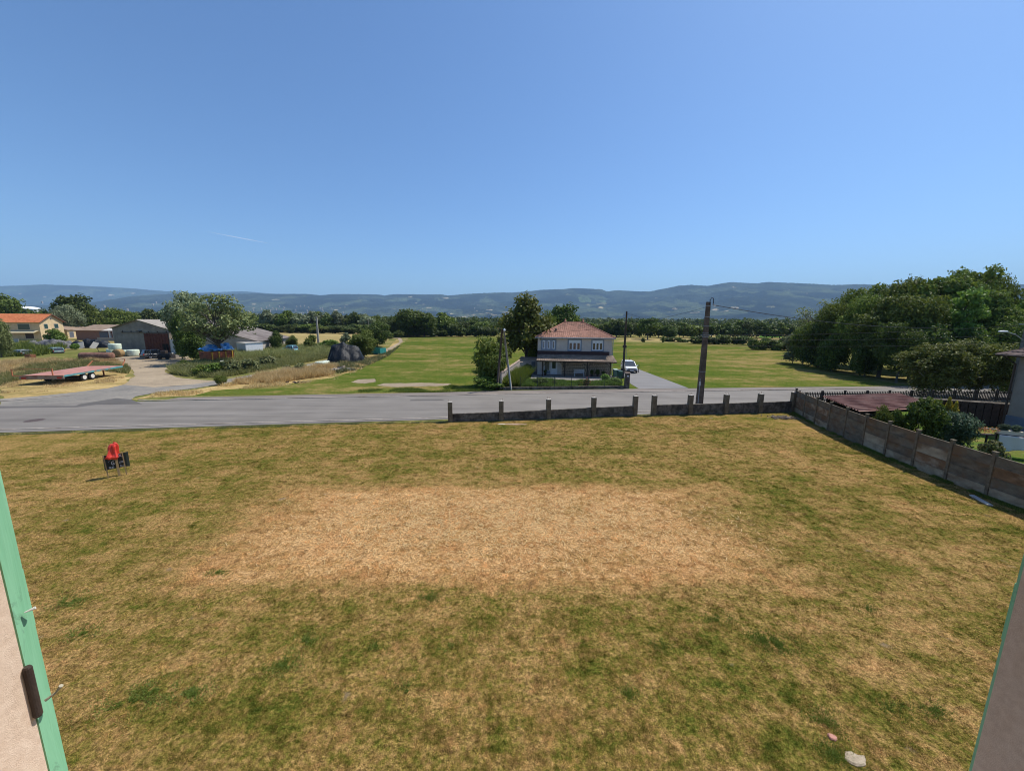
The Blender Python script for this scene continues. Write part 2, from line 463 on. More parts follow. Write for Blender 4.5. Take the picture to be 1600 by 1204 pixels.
# far pavement with kerb
pav_out = [(-31.5, 35.6), (-26, 36.5), (-20, 37.5), (-7.2, 39.3), (-2.4, 40.3), (4, 41.2), (14, 42.4), (17.0, 42.6), (30, 44.0), (45.5, 45.6), (75, 48.6), (130, 53.4)]
pav_in = [(-31.8, 34.5), (-26, 35.25), (-20, 36.1), (-7.2, 37.8), (-2.4, 38.5), (4, 39.5), (14, 40.75), (17.0, 41.1), (30, 42.7), (45.5, 44.4), (75, 47.4), (130, 52.2)]
pv_o = MB(); n = len(pav_in)
for i in range(n - 1):
    a, b, c, d = pav_in[i], pav_in[i + 1], pav_out[i + 1], pav_out[i]
    pv_o.add([(a[0], a[1], 0.035), (b[0], b[1], 0.035), (c[0], c[1], 0.035), (d[0], d[1], 0.035), (d[0], d[1], -0.02), (c[0], c[1], -0.02)], [(0, 1, 2, 3), (3, 2, 5, 4)])
tag(pv_o.build('pavement', PAVE), kind='structure')
KERB = pm('kerb_stone', (0.30, 0.255, 0.215), (0.44, 0.385, 0.33), 5, 0.9, 0.4, stain=(0.2, 0.16, 0.13), local=False)
def kerb(name, line, w, z1, mat):
    root = tag(bpy.data.objects.new(name, None), kind='structure'); COL.objects.link(root)
    pts = [Vector(p) for p in line]
    cnt = 0; stones = MB()
    for a, b in zip(pts, pts[1:]):
        L = (b - a).length; d = (b - a) / L; nn = Vector((-d.y, d.x)) * w / 2
        k = max(1, int(L / 1.0))
        for j in range(k):
            p = a + d * (L * j / k + 0.006); q = a + d * (L * (j + 1) / k - 0.006)
            hz = z1 + random.uniform(-0.006, 0.006)
            ok = abs(p.x) < 32 and p.y < 45
            mb = MB() if ok else stones
            vs = [(p - nn), (q - nn), (q + nn), (p + nn)]
            mb.add([(v.x, v.y, -0.03) for v in vs] + [(v.x, v.y, hz) for v in vs], [(4, 5, 6, 7), (0, 1, 5, 4), (1, 2, 6, 5), (2, 3, 7, 6), (3, 0, 4, 7)])
            if ok: mb.build('kerb_stone', mat, root); cnt += 1
    if stones.v: tag(stones.build('kerb_stones', mat, root), kind='stuff')
kerb('kerb', [(-34.2, 34.4), (-33.2, 34.25), (-31.8, 34.4)] + [(x, y - 0.07) for x, y in pav_in[1:-1]], 0.15, 0.045, KERB)
kerb('kerb', [(-60, 20.75), (-33.7, 24.9), (-22.5, 26.5), (-10, 28.25), (-5.6, 28.9), (0, 29.75), (10, 31.3), (24, 33.2), (45, 35.7), (70, 38.3)], 0.13, 0.035, KERB)
kerb('kerb', px((0, 627), (60, 622.5), (110, 618)), 0.16, 0.05, KERB)
# manhole cover in the near lane
mh = thing('manhole_cover', 'dark iron manhole cover set in the grey road near the left edge', 'manhole cover', (*G(54, 656.5), 0.006))
IRON = pm('cast_iron', (0.07, 0.05, 0.045), (0.12, 0.09, 0.08), 12, 0.7, 0.4)
MB().lathe([(0.52, 0.0), (0.52, 0.006), (0.44, 0.008)], 24).build('rim', IRON, mh)
pl = MB().lathe([(0.42, 0.0), (0.42, 0.010)], 24)
for k in range(-3, 4): pl.box(-0.3, 0.3, k * 0.1 - 0.02, k * 0.1 + 0.02, 0.010, 0.014)
pl.build('plate', IRON, mh)

# own plot
LAWN = lawn_material()
def fence_x(y): return 20.9 + 0.0095 * max(0.0, y - 14) ** 2 if y > 14 else 20.9 - 0.02 * (14 - y)
lawn_pts = [(-60, -3), (20.6, -3), (20.9, 14), (21.4, 21), (22.7, 27.5), (23.9, 31.7), (20.6, 31.25), (14.3, 30.5), (9.8, 29.95), (2.8, 28.7), (-4.6, 27.75), (-12, 26.95), (-22.5, 25.35), (-33.7, 23.6), (-60, 19.4)]
sheet('lawn', lawn_pts, 0.014, LAWN, step=0.9, amp=0.10, seed=3)
# neighbour's garden
GARDEN = field_material('garden_grass', [(0.42, (0.045, 0.10, 0.015)), (0.52, (0.085, 0.13, 0.025)), (0.6, (0.17, 0.15, 0.05)), (0.7, (0.27, 0.2, 0.09))], big=0.1, mid=0.5, fine=3, aniso=1)
sheet('garden_lawn', [(21.1, 8), (60, 8), (60, 34.8), (45, 33.9), (24.3, 31.9), (22.9, 27.5), (21.6, 21)], 0.010, GARDEN)
# green field
sheet('meadow', px((300, 617.2), (330, 609), (430, 601), (520, 589), (560, 576), (600, 557), (626, 538), (640, 527), (700, 525.5), (770, 526), (860, 530), (960, 535), (1165, 538)) + px((1240, 549), (1262, 563), (1330, 585), (1400, 600)) + [(75, 48.9), (45.5, 45.9), (17.2, 43.0), (4, 41.5), (-7.2, 39.7)], -0.012, FIELD, step=2.5, amp=0.35, seed=5)
sheet('bare_patch', px((548, 597), (560, 592.5), (586, 591.5), (588, 596), (570, 599)), 0.0, YARDM, step=0.5, amp=0.12, seed=8)
sheet('bare_patch', px((588, 602), (600, 598.5), (650, 598), (706, 599), (700, 602), (660, 603.5), (620, 604.5)), 0.0, YARDM, step=0.6, amp=0.15, seed=9)
sheet('straw_field', px((415, 546), (425, 517.5), (560, 517), (615, 520.5), (603, 533), (575, 546)), -0.02, STRAW, step=6, amp=1, seed=10)
sheet('straw_field', px((960, 533), (985, 528.5), (1085, 529), (1082, 534.5)), -0.02, STRAW)
sheet('green_strip', px((1008, 523), (1012, 517.5), (1085, 518.5), (1083, 523)), -0.02, FIELD)
sheet('green_strip', px((1186, 527), (1190, 519), (1220, 519), (1222, 527)), -0.018, CROP)
sheet('straw_field', px((740, 518), (745, 512.5), (790, 512.8), (792, 518)), -0.02, STRAW)
# farm entrance: gravel apron and lane
sheet('farm_lane', px((0, 623), (60, 618.5), (118, 612.5), (170, 606), (192, 601), (240, 605), (300, 600.5), (345, 594), (400, 584), (455, 574.5), (505, 563), (545, 553), (556, 551), (548, 556), (507, 567), (460, 578), (405, 588.5), (350, 599), (300, 607), (245, 613), (212, 619), (200, 627), (196, 633), (0, 640)), 0.002, GRAVELM, step=1.2, amp=0.10, seed=12)
sheet('farm_yard', px((192, 601), (207, 590), (208, 579), (196, 570), (180, 560), (186, 555), (240, 554), (296, 555), (300, 563), (290, 569), (262, 574), (258, 581), (275, 589), (310, 593), (345, 594), (300, 600.5), (240, 605)), -0.002, YARDM, step=1.2, amp=0.25, seed=13)
sheet('dry_verge', px((205, 624), (240, 615), (300, 609), (350, 601), (405, 590.5), (460, 580), (510, 569), (560, 560), (600, 550), (620, 530), (628, 531), (604, 556), (560, 577), (520, 590), (430, 602), (330, 610), (300, 618), (240, 620.5)), -0.008, DRYV, step=1.0, amp=0.2, seed=14)
sheet('dry_verge', px((0, 624.5), (60, 620), (118, 614), (170, 607.5), (198, 600), (201, 592), (197, 582), (186, 572), (170, 568), (120, 566), (60, 570), (0, 572)), -0.006, DRYV, step=1.2, amp=0.3, seed=15)
sheet('dirt_path', px((597, 548), (612, 541), (624, 534), (622, 528.5), (610, 527.5), (606, 527), (616, 527), (626, 528), (630, 533.5), (618, 542), (606, 549)), 0.0, YARDM, step=3, amp=0.15, seed=16)
# house plot and drive
sheet('garden_lawn', px((783, 607.5), (812, 588)) + [(1.8, 62), (14.6, 62), (14.2, 43.2)], -0.004, FIELD)
sheet('terrace', [(-0.2 + 2.6, 49.4), (13.6, 47.6), (13.9, 54), (3.0, 56)], 0.012, pm('terrace_slab', (0.17, 0.155, 0.14), (0.25, 0.235, 0.215), 3, 0.9, 0.3))
sheet('driveway', [(14.3, 42.6), (20.2, 43.3), (20.0, 60), (15.6, 60), (15.2, 50), (14.4, 46.0)], 0.006, asphalt('drive_asphalt', (0.15, 0.145, 0.14), (0.21, 0.20, 0.195)))

# ------------------------------------------------------------------ hills
def vnoise(x, y, seed=0):
    xi = np.floor(x).astype(np.int64); yi = np.floor(y).astype(np.int64)
    xf = x - xi; yf = y - yi
    u = xf * xf * (3 - 2 * xf); v = yf * yf * (3 - 2 * yf)
    def h(a, b):
        n = (a * 374761393 + b * 668265263 + seed * 1442695041) & 0xffffffff
        n = ((n ^ (n >> 13)) * 1274126177) & 0xffffffff
        return ((n ^ (n >> 16)) & 0xffff) / 65535.0
    return (h(xi, yi) * (1 - u) + h(xi + 1, yi) * u) * (1 - v) + (h(xi, yi + 1) * (1 - u) + h(xi + 1, yi + 1) * u) * v
def fbm(x, y, seed=0, o=4):
    s = 0; a = 0.5; t = 0
    for i in range(o):
        s = s + a * vnoise(x * 2 ** i, y * 2 ** i, seed + i * 17); t += a; a *= 0.5
    return s / t
HILLM, nt, out = newmat('forest_hill')
a_ = N(nt, 'ShaderNodeVertexColor'); a_.layer_name = 'tint'
pp = wpos(nt)
nn_ = noi(nt, pp, 0.010, 7, 0.85)
nc_ = mixc(nt, 1.0, a_.outputs[0], ramp(nt, nn_, [(0.34, 0.25), (0.52, 1.0), (0.70, 2.3)]), 'MULTIPLY')  # strong noise contrast, painting relief shading into the forest colour
bsdf(nt, out, nc_, 0.95, bump=nn_, bstr=0.8, bdist=18, spec=0.0)

def hills(name, prof, D0, D1, seed, patches=(), rows=90, cols=1500, tree=7.0, base=(0.024, 0.030, 0.018), powr=1.25, fields=0.60):
    us = np.array([p[0] for p in prof], float); vs = np.array([p[1] for p in prof], float)
    # azimuth and elevation of the measured skyline
    a = (us - 800) / FPX; b = -(vs - 602) / FPX
    x = a * math.cos(ROLL) - b * math.sin(ROLL); y = a * math.sin(ROLL) + b * math.cos(ROLL)
    dx = x; dy = math.cos(PITCH) + y * math.sin(PITCH); dz = -math.sin(PITCH) + y * math.cos(PITCH)
    az = np.arctan2(dx, dy); te = dz / np.hypot(dx, dy)
    A = np.linspace(az.min(), az.max(), cols)
    T = np.interp(A, az, te)
    rr = np.concatenate([np.linspace(0, 1, rows), [1.05, 1.15]])
    AA, RR = np.meshgrid(A, rr)
    TT = np.meshgrid(T, rr)[0]
    dist = D0 + (D1 - D0) * RR
    X = np.sin(AA) * dist; Y = np.cos(AA) * dist
    f1 = fbm(X / 1500, Y / 1500, seed, 5); f2 = fbm(X / 500, Y / 500, seed + 9, 4)
    s = np.clip(RR, 0, 1) ** powr
    Z = TT * D1 * s * (1 - 0.9 * np.clip(1 - RR, 0, 1) * (np.abs(f1 - 0.5) * 3.2 + 0.5 * (f2 - 0.5))) + EYE
    Z = np.where(RR > 1.001, Z * (1 - (RR - 1) * 2), Z)
    Z += (vnoise(X / 16, Y / 16, seed + 3) + 0.6 * vnoise(X / 45, Y / 45, seed + 4) - 0.8) * tree * np.clip(RR * 6, 0, 1)
    Z = np.where(RR <= 0, -2, Z)
    V = np.stack([X, Y, Z], -1).reshape(-1, 3)
    R_, C_ = X.shape
    i = np.arange(R_ - 1)[:, None] * C_ + np.arange(C_ - 1)[None, :]
    F = np.stack([i, i + 1, i + 1 + C_, i + C_], -1).reshape(-1, 4)
    col = np.zeros((len(V), 4)); col[:, 3] = 1
    g = fbm(X / 350, Y / 350, seed + 30, 4).ravel()
    h = vnoise(X / 25, Y / 25, seed + 31).ravel()
    b_ = np.array(base)
    col[:, :3] = b_ * (0.20 + 4.2 * np.clip(g[:, None] - .3, 0, 1) ** 1.3) * (0.6 + 0.8 * h[:, None])  # forest tone variation, its contrast raised to paint in slope shading
    t = RR.ravel()
    # open fields on the lower slopes
    fld = fbm(X / 260, Y / 420, seed + 50, 3).ravel() + 0.10 * (0.45 - t)
    msk = (fld > fields) & (t < 0.92)
    col[msk, :3] = np.array((0.058, 0.070, 0.034))
    msk2 = (fbm(X / 170, Y / 200, seed + 60, 3).ravel() + 0.14 * (0.3 - t)) > fields + 0.185
    col[msk2, :3] = np.array((0.30, 0.24, 0.14))
    # clearings whose place can be made out
    zc = V[:, 2] - EYE
    fw = V[:, 1] * math.cos(PITCH) - zc * math.sin(PITCH); up = V[:, 1] * math.sin(PITCH) + zc * math.cos(PITCH)
    pa = V[:, 0] / fw; pb = up / fw
    U = 800 + FPX * (pa * math.cos(ROLL) + pb * math.sin(ROLL)); VV = 602 - FPX * (-pa * math.sin(ROLL) + pb * math.cos(ROLL))
    for (cu, cv, ru, rv, c) in patches:
        m_ = ((U - cu) / ru) ** 2 + ((VV - cv) / (rv * .75)) ** 2 + (fbm(X / 70, Y / 220, 5, 3).ravel() - 0.36) * 4.0 < 1
        col[m_, :3] = c
    me = np_mesh(name, V, F, HILLM, col, smooth=True)
    return tag(link(name, me), kind='structure')
ST = (0.36, 0.29, 0.18); GR = (0.070, 0.095, 0.032)
hills('hills', [(-500, 452), (-300, 450), (-150, 448), (0, 447), (70, 444.5), (120, 446), (200, 450), (260, 455), (275, 454.5), (300, 458), (345, 456), (380, 455), (430, 459), (520, 470), (640, 480)], 9500, 13500, 3,
      patches=[(30, 459, 8, 1.0, ST), (175, 461, 8, 1.5, ST), (208, 458, 4, 1, ST)], cols=1100, base=(0.026, 0.040, 0.020))
hills('hills', [(-500, 474), (-200, 476), (0, 477), (100, 477), (160, 470), (180, 466.5), (212, 462), (250, 459.5), (287, 458.5), (340, 459.5), (400, 458.5), (430, 459.3), (480, 459), (500, 461.3), (520, 459.3), (560, 459.6), (590, 460), (600, 461.6), (615, 459.5), (650, 459.8), (690, 460), (700, 461.6), (720, 459.8), (750, 458), (780, 457), (800, 457), (830, 454.5), (850, 452.5), (880, 451.5), (900, 450), (912, 450.6), (940, 452), (948, 455), (965, 453.5), (1000, 455.2), (1015, 455.4), (1040, 450.5), (1060, 446.3), (1080, 445), (1105, 446.7), (1130, 442.3), (1145, 440.7), (1180, 442.7), (1200, 440.5), (1260, 443), (1300, 445), (1350, 444), (1400, 446), (1480, 444.5), (1560, 443), (1600, 444), (1750, 447), (2100, 455)],
      4300, 8200, 11, patches=[(912, 468, 14, 6, GR), (945, 470, 20, 3.0, GR), (938, 474, 9, 2.4, (0.13, 0.12, 0.05)), (938, 480.5, 6, 1.8, (0.33, 0.27, 0.15)), (920, 476, 3, 3, (0.2, 0.17, 0.09)), (640, 464, 6, 1.4, ST), (695, 465, 6, 2, ST), (533, 484, 12, 1.4, ST), (765, 484, 7, 1.2, ST), (1093, 486, 6, 2.0, ST), (1118, 484, 7, 1.8, ST), (1148, 480, 7, 1.6, ST), (1205, 479, 8, 1.5, (0.2, 0.18, 0.09)), (1067, 485, 4, 1, ST), (345, 466, 4, 1.2, ST), (370, 468, 3, 1.2, ST), (397, 475, 3, 1.4, ST), (430, 468, 6, 1.2, (0.22, 0.2, 0.12)), (450, 480, 5, 1.6, (0.3, 0.24, 0.15)), (1040, 501, 10, 1.6, ST), (1130, 502, 12, 1.5, ST)], cols=2200, rows=110)
# pale fields in the plain and the first village houses at the foot of the hills
sheet('straw_field', [(x, y) for x, y in [(1750, 3300), (2900, 3300), (3200, 3900), (1900, 3900)]], 0.3, STRAW)
vill = MB(); rv = random.Random(4)
for k in range(130):
    az_ = math.atan2(rv.choice([rv.uniform(-760, -350), rv.uniform(-400, 50), rv.uniform(-420, -250), rv.uniform(100, 640)]), 600)
    d = 4300 + 1700 * rv.random() ** 1.8
    x, y = d * math.sin(az_), d * math.cos(az_)
    t = (d - 4300) / 3900; zb = 8200 * .078 * t ** 1.25 * .80
    w = rv.uniform(7, 14); dd = rv.uniform(8, 12); h = zb + rv.uniform(5, 9)
    vill.box(x - w / 2, x + w / 2, y - dd / 2, y + dd / 2, zb - 12, h)
    vill.add([(x - w / 2 - 1, y - dd / 2 - 1, h), (x + w / 2 + 1, y - dd / 2 - 1, h), (x + w / 2 + 1, y + dd / 2 + 1, h), (x - w / 2 - 1, y + dd / 2 + 1, h), (x - w / 2, y, h + 3), (x + w / 2, y, h + 3)], [(0, 1, 5, 4), (2, 3, 4, 5), (1, 2, 5), (3, 0, 4)])
tag(vill.build('distant_village', pm('village_render', (0.30, 0.23, 0.17), (0.46, 0.37, 0.29), 0.05, 0.9, 0, local=False)), 'scatter of pale houses at the foot of the far hills', 'village', kind='stuff')

# ------------------------------------------------------------------ trees
def leaf_cards(cent, out_dir, size, rng, tint, elong=1.5):
    n = len(cent)
    nr = out_dir + rng.normal(0, 0.75, (n, 3)); nr /= np.linalg.norm(nr, axis=1, keepdims=True) + 1e-9
    t = rng.normal(0, 1, (n, 3)); t -= (t * nr).sum(1, keepdims=True) * nr; t /= np.linalg.norm(t, axis=1, keepdims=True) + 1e-9
    b = np.cross(nr, t)
    s = (size * rng.uniform(0.55, 1.35, n))[:, None]
    # five-sided ragged clump: two bent quads folded along the middle
    p0 = cent - t * s * 0.5 * elong
    p1 = cent + t * s * 0.5 * elong
    p2 = cent + b * s * 0.5 + nr * s * 0.16 + t * s * rng.uniform(-.3, .3, (n, 1))
    p3 = cent - b * s * 0.5 + nr * s * 0.16 + t * s * rng.uniform(-.3, .3, (n, 1))
    V = np.stack([p0, p3, p1, p2], 1).reshape(-1, 3)
    F = np.arange(4 * n).reshape(-1, 4)
    T = np.repeat(tint, 4)
    return V, F, T

def make_tree(seed, kind, n=6000, leaf=0.035, airy=False, skirt=False):
    """returns (trunk mesh data, crown arrays) for a tree 1 high and about 1 wide"""
    rng = np.random.default_rng(seed); rr = random.Random(seed)
    shp = dict(
        round=dict(zc=.60, rz=.37, rx=.42, z0=.18, lobes=26, lr=(.10, .19)),
        broad=dict(zc=.56, rz=.40, rx=.46, z0=.10, lobes=30, lr=(.09, .18)),
        tall=dict(zc=.56, rz=.43, rx=.36, z0=.16, lobes=34, lr=(.07, .15)),
        bush=dict(zc=.46, rz=.48, rx=.46, z0=.0, lobes=24, lr=(.10, .20)),
        willow=dict(zc=.52, rz=.44, rx=.44, z0=.05, lobes=34, lr=(.07, .14)),
        cone=dict(zc=.45, rz=.50, rx=.42, z0=.02, lobes=30, lr=(.06, .12)),
        fan=dict(zc=.62, rz=.36, rx=.46, z0=.22, lobes=44, lr=(.05, .10)),
    )[kind]
    if skirt: shp['z0'] = 0.0; shp['zc'] = .50; shp['rz'] = .46
    lob = []
    tries = 0
    while len(lob) < shp['lobes'] and tries < 4000:
        tries += 1
        d = rng.normal(0, 1, 3); d /= np.linalg.norm(d)
        rad = rr.uniform(0.35, 0.92) ** 0.6
        c = np.array([d[0] * shp['rx'] * rad * .82, d[1] * shp['rx'] * rad * .82, shp['zc'] + d[2] * shp['rz'] * rad * .86])
        if kind == 'cone':
            c[:2] *= max(0.12, 1.25 - c[2] * 1.15)
        if kind == 'tall':
            c[:2] *= 0.65 + 0.5 * math.sin(c[2] * 9 + seed)
        r = rr.uniform(*shp['lr'])
        if c[2] - r < shp['z0'] - .05: continue
        lob.append((c, r))
    trunk = MB()
    top = shp['zc'] + shp['rz'] * 0.35
    lean = (rr.uniform(-.03, .03), rr.uniform(-.03, .03))
    tr = 0.020 if kind != 'bush' else 0.012
    pts = [(lean[0] * t * 2, lean[1] * t * 2, t * top - 0.01) for t in (0, .04, .2, .4, .6, .8, 1)]
    trunk.tube(pts, [tr * 1.5, tr * 1.1, tr, tr * .85, tr * .62, tr * .4, tr * .15], 8)
    for c, r in lob:
        z0 = max(0.06, min(top * .85, c[2] * rr.uniform(.45, .7)))
        b0 = Vector((lean[0] * z0 / top * 2, lean[1] * z0 / top * 2, z0)); e = Vector(c)
        m = b0.lerp(e, .5) + Vector((rr.uniform(-.02, .02), rr.uniform(-.02, .02), -.02 + .04 * rr.random()))
        trunk.tube([b0, m, e], [tr * .38, tr * .24, tr * .06], 5, cap=False)
        if airy or kind == 'fan':
            for q in range(3):
                ee = e + Vector((rr.uniform(-1, 1), rr.uniform(-1, 1), rr.uniform(-.2, 1))) * r
                trunk.tube([m, ee], [tr * .16, tr * .03], 4, cap=False)
    C = []; O = []; T = []
    wts = np.array([r ** 2 for c, r in lob]); wts /= wts.sum()
    for (c, r), w in zip(lob, wts):
        k = int(n * w)
        d = rng.normal(0, 1, (k, 3)); d /= np.linalg.norm(d, axis=1, keepdims=True)
        # lumps within the lobe keep its outline ragged
        lump = 1 + 0.32 * np.sin(d[:, 0] * 7 + c[0] * 60) * np.sin(d[:, 1] * 6 + c[1] * 50) + 0.16 * np.sin(d[:, 2] * 11 + c[2] * 40)
        rad = r * lump * rng.uniform(0.55, 1.05, k) ** .6
        flat = np.array([1.12, 1.12, .82])
        p = c + d * rad[:, None] * flat
        C.append(p); O.append(d + np.array([0, 0, .35])); T.append(np.clip(rng.uniform(.15, .85, k) + rr.uniform(-.15, .15) + .12 * d[:, 2], 0, 1))
    C = np.concatenate(C); O = np.concatenate(O); T = np.concatenate(T)
    if kind == 'willow':
        k = n // 3
        i = rng.integers(0, len(C), k); base = C[i]
        dz = rng.uniform(0, .22, k); p = base.copy(); p[:, 2] -= dz
        C = np.concatenate([C, p]); O = np.concatenate([O, O[i]]); T = np.concatenate([T, T[i]])
    keep = C[:, 2] > 0.015
    C, O, T = C[keep], O[keep], T[keep]
    V, F, TT = leaf_cards(C, O, leaf, rng, T, 1.6 if kind != 'willow' else 2.4)
    zmax = np.percentile(V[:, 2], 99.7); rx = np.percentile(np.abs(V[:, :2]), 99.3)
    V[:, 2] /= zmax; V[:, :2] *= .5 / rx
    V[:, 2] = np.maximum(V[:, 2], 0.002)
    trunk.v = [(x * .5 / rx, y * .5 / rx, z / zmax if z > 0 else z) for x, y, z in trunk.v]
    return trunk, (V, F, TT)

PROTO = {}
def proto(key, kind, leafm, seed, n, leaf, bark=None, airy=False, skirt=False):
    tk, (V, F, T) = make_tree(seed, kind, n, leaf, airy, skirt)
    tm = tk.build('trunk', bark or BARK, mesh_only=True, smooth=True)
    cm = np_mesh('crown', V, F, LEAF[leafm], T)
    PROTO[key] = (tm, cm)
# near and mid-distance trees
for s in range(5): proto(f'wood{s}', ['round', 'broad', 'tall', 'broad', 'round'][s], ['ash', 'oak', 'ash', 'ash', 'oak'][s], 20 + s, 19000, 0.0195)
for s in range(2): proto(f'acacia{s}', 'fan', 'ash', 40 + s, 14000, 0.021)
proto('acacia_bright', 'fan', 'bright', 45, 9000, 0.026)
proto('bare', 'fan', 'airy', 50, 1500, 0.022, airy=True)
proto('airy', 'fan', 'airy', 51, 4800, 0.024, airy=True)
proto('olive', 'broad', 'olive', 52, 6500, 0.032)
proto('olive2', 'bush', 'olive', 53, 4500, 0.034)
proto('ash_tall', 'tall', 'olive_green', 54, 6500, 0.026, airy=True)
proto('oak0', 'broad', 'oak', 55, 5500, 0.040)
proto('oak1', 'round', 'oak', 56, 5500, 0.040)
proto('dense', 'bush', 'oak', 57, 10000, 0.030)
proto('dense2', 'bush', 'ash', 58, 10000, 0.031)
proto('willow', 'willow', 'airy', 59, 6500, 0.026)
proto('birch', 'willow', 'olive_green', 60, 15000, 0.017, bark=BARK_PALE)
proto('birch2', 'willow', 'olive_green', 61, 15000, 0.017, bark=BARK_PALE)
proto('shrub', 'bush', 'bright', 62, 3500, 0.055)
proto('laurel', 'bush', 'oak', 63, 6000, 0.042)
proto('pine', 'bush', 'blue', 64, 12000, 0.026)
proto('yellow', 'cone', 'yellow', 65, 1800, 0.060)
proto('brightbush', 'bush', 'bright', 66, 5000, 0.048)
# small far ones
for s in range(4): proto(f'far{s}', ['round', 'broad', 'broad', 'tall'][s], ['far', 'ash', 'oak', 'ash'][s], 70 + s, 2000, 0.060, skirt=True)
for s in range(3): proto(f'hedge{s}', 'bush', ['oak', 'ash', 'far'][s], 80 + s, 1800, 0.070)
for s in range(2): proto(f'weed{s}', 'bush', 'weed', 90 + s, 900, 0.10)
proto('olive_far', 'broad', 'olive', 93, 1500, 0.07)

rt = random.Random(21)
def tree_at(x, y, h, w, key, name, label, group=None, cat='tree', rz=None, sy=None):
    root = thing(name, label, cat, (x, y, 0), rt.uniform(0, 6.28) if rz is None else rz, group)
    tm, cm = PROTO[key]
    sc = (w, sy or w, h)
    link('trunk', tm, root, scale=sc); link('crown', cm, root, scale=sc)
    return root
def tree_px(u, v, vtop, wpx, key, name, label, group=None, cat='tree', dist=None):
    x, y = G(u, v)
    if dist:
        k = dist / math.hypot(x, y); x *= k; y *= k
    h = zat(x, y, vtop)
    w = wpx / FPX * (y * math.cos(PITCH) + EYE * math.sin(PITCH)) / math.sqrt(1 + ((u - 800) / FPX) ** 2) * (1.06 if u < 1200 else 1.26)
    return tree_at(x, y, h, w, key, name, label, group, cat)

# left background, farm
tree_px(2, 515, 459, 78, 'oak0', 'oak_tree', 'tall dark oak behind the orange roof at the far left edge', dist=235)
tree_px(122, 520, 461, 66, 'oak1', 'oak_tree', 'big dark spreading tree behind the pale willow by the yellow farmhouse', dist=250)
tree_px(110, 522, 477, 52, 'olive', 'willow_tree', 'rounded grey green willow right behind the yellow farmhouse gable', dist=215)
tree_px(150, 522, 482, 38, 'far1', 'oak_tree', 'medium dark tree right of the grey willow above the long shed', dist=245)
tree_px(193, 522, 482, 58, 'dense2', 'oak_tree', 'wide green tree between the long shed and the barn gable', dist=210)
tree_px(237, 520, 483, 30, 'far0', 'oak_tree', 'small dark tree above the ridge of the grey barn', dist=260)
tree_px(256, 520, 484, 28, 'far2', 'oak_tree', 'small tree just left of the big tree clump over the barn roof', dist=262)
tree_px(70, 521, 483, 44, 'far2', 'oak_tree', 'low dark tree rising over the farmhouse ridge beside the white tank', dist=255)
tree_px(172, 520, 485, 34, 'far0', 'oak_tree', 'dim tree low behind the shed roof, left of the wide green tree', dist=270)
tree_px(-1, 541, 499, 48, 'willow', 'willow_tree', 'drooping light green willow in front of the yellow farmhouse', dist=118)
tree_px(87, 538, 514, 36, 'brightbush', 'bush', 'round bright green bush against the yellow gable wall', cat='bush', dist=150)
tree_px(118, 546, 537, 16, 'brightbush', 'bush', 'small green bush between the old car and the black tarps', cat='bush')
tree_px(289, 561, 489, 34, 'dense', 'oak_tree', 'dense dark tree covering the right side of the barn front')
tree_px(303, 556, 457, 68, 'olive', 'willow_tree', 'tall grey green tree rising behind the dark one at the barn corner')
tree_px(347, 567, 461, 108, 'airy', 'acacia_tree', 'wide airy tree with visible bare limbs behind the blue tarp trailer')
tree_px(303, 563, 512, 44, 'dense', 'oak_tree', 'low dark tree filling the shade under the tall grey green tree')
tree_px(399, 547, 521, 26, 'dense', 'bush', 'dark bush in front of the second barn roof', cat='bush')
tree_px(433, 548, 517, 20, 'dense', 'bush', 'narrow dark bush near the end of the second barn', cat='bush')
tree_px(458, 545, 524, 18, 'dense2', 'bush', 'low dark bush just right of the second barn end', cat='bush')
tree_px(590, 541, 503, 40, 'dense', 'bush', 'tall dark green bush beside the start of the dirt path', cat='bush')
tree_px(569, 558, 517, 40, 'dense2', 'bush', 'leafy green bush growing against the black tarpaulin heap', cat='bush')
tree_px(576, 553, 522, 22, 'dense', 'bush', 'darker bush in the gap behind the leafy one at the tarpaulin heap', cat='bush')
for i, (u, v, t, w) in enumerate([(486, 541, 523, 18), (540, 541, 520, 16), (485, 546, 532, 20), (515, 545, 531, 30), (556, 541, 523, 14)]):
    tree_px(u, v, t, w, ['hedge1', 'olive_far', 'hedge1', 'brightbush', 'hedge0'][i], 'bush', ['thin bush left of the grey pole in the straw field', 'pale thin bush in the straw field right of the grey pole', 'low green bush at the foot of the grey pole', 'bright low bush along the near edge of the straw field', 'slim bush in the straw field near the black heap'][i], cat='bush')
# hedge lines and woods beyond the fields; one hedge per run, alike individuals share group and label
ORD = ['first', 'second', 'third', 'fourth', 'fifth', 'sixth', 'seventh', 'eighth', 'ninth', 'tenth', 'eleventh', 'twelfth', 'thirteenth', 'fourteenth', 'fifteenth', 'sixteenth', 'seventeenth']
def row(pts, n, key, name, label, group, hpx, wpx, cat='tree', seed=1, dv=1.0):
    r = random.Random(seed)
    for i in range(n):
        t = (i + r.uniform(.2, .8)) / n * (len(pts) - 1); k = int(t); f = t - k
        a = pts[k]; b = pts[min(k + 1, len(pts) - 1)]
        u = a[0] + (b[0] - a[0]) * f; v = a[1] + (b[1] - a[1]) * f - r.uniform(0, dv)
        x, y = G(u, v)
        hh = r.uniform(*hpx) / FPX * y; w = r.uniform(*wpx) / FPX * y
        tree_at(x, y, hh, w, r.choice(key), name, f'{ORD[i]} from the left of the {group}', group, cat)
FARK = ['far0', 'far1', 'far2', 'far3']; HK = ['hedge0', 'hedge1', 'hedge2']
row([(400, 519), (590, 519.5)], 17, FARK + ['olive_far'], 'hedgerow_tree', 'tree in the green belt behind the straw field', 'trees in the belt behind the straw field', (22, 33), (20, 34), seed=2)
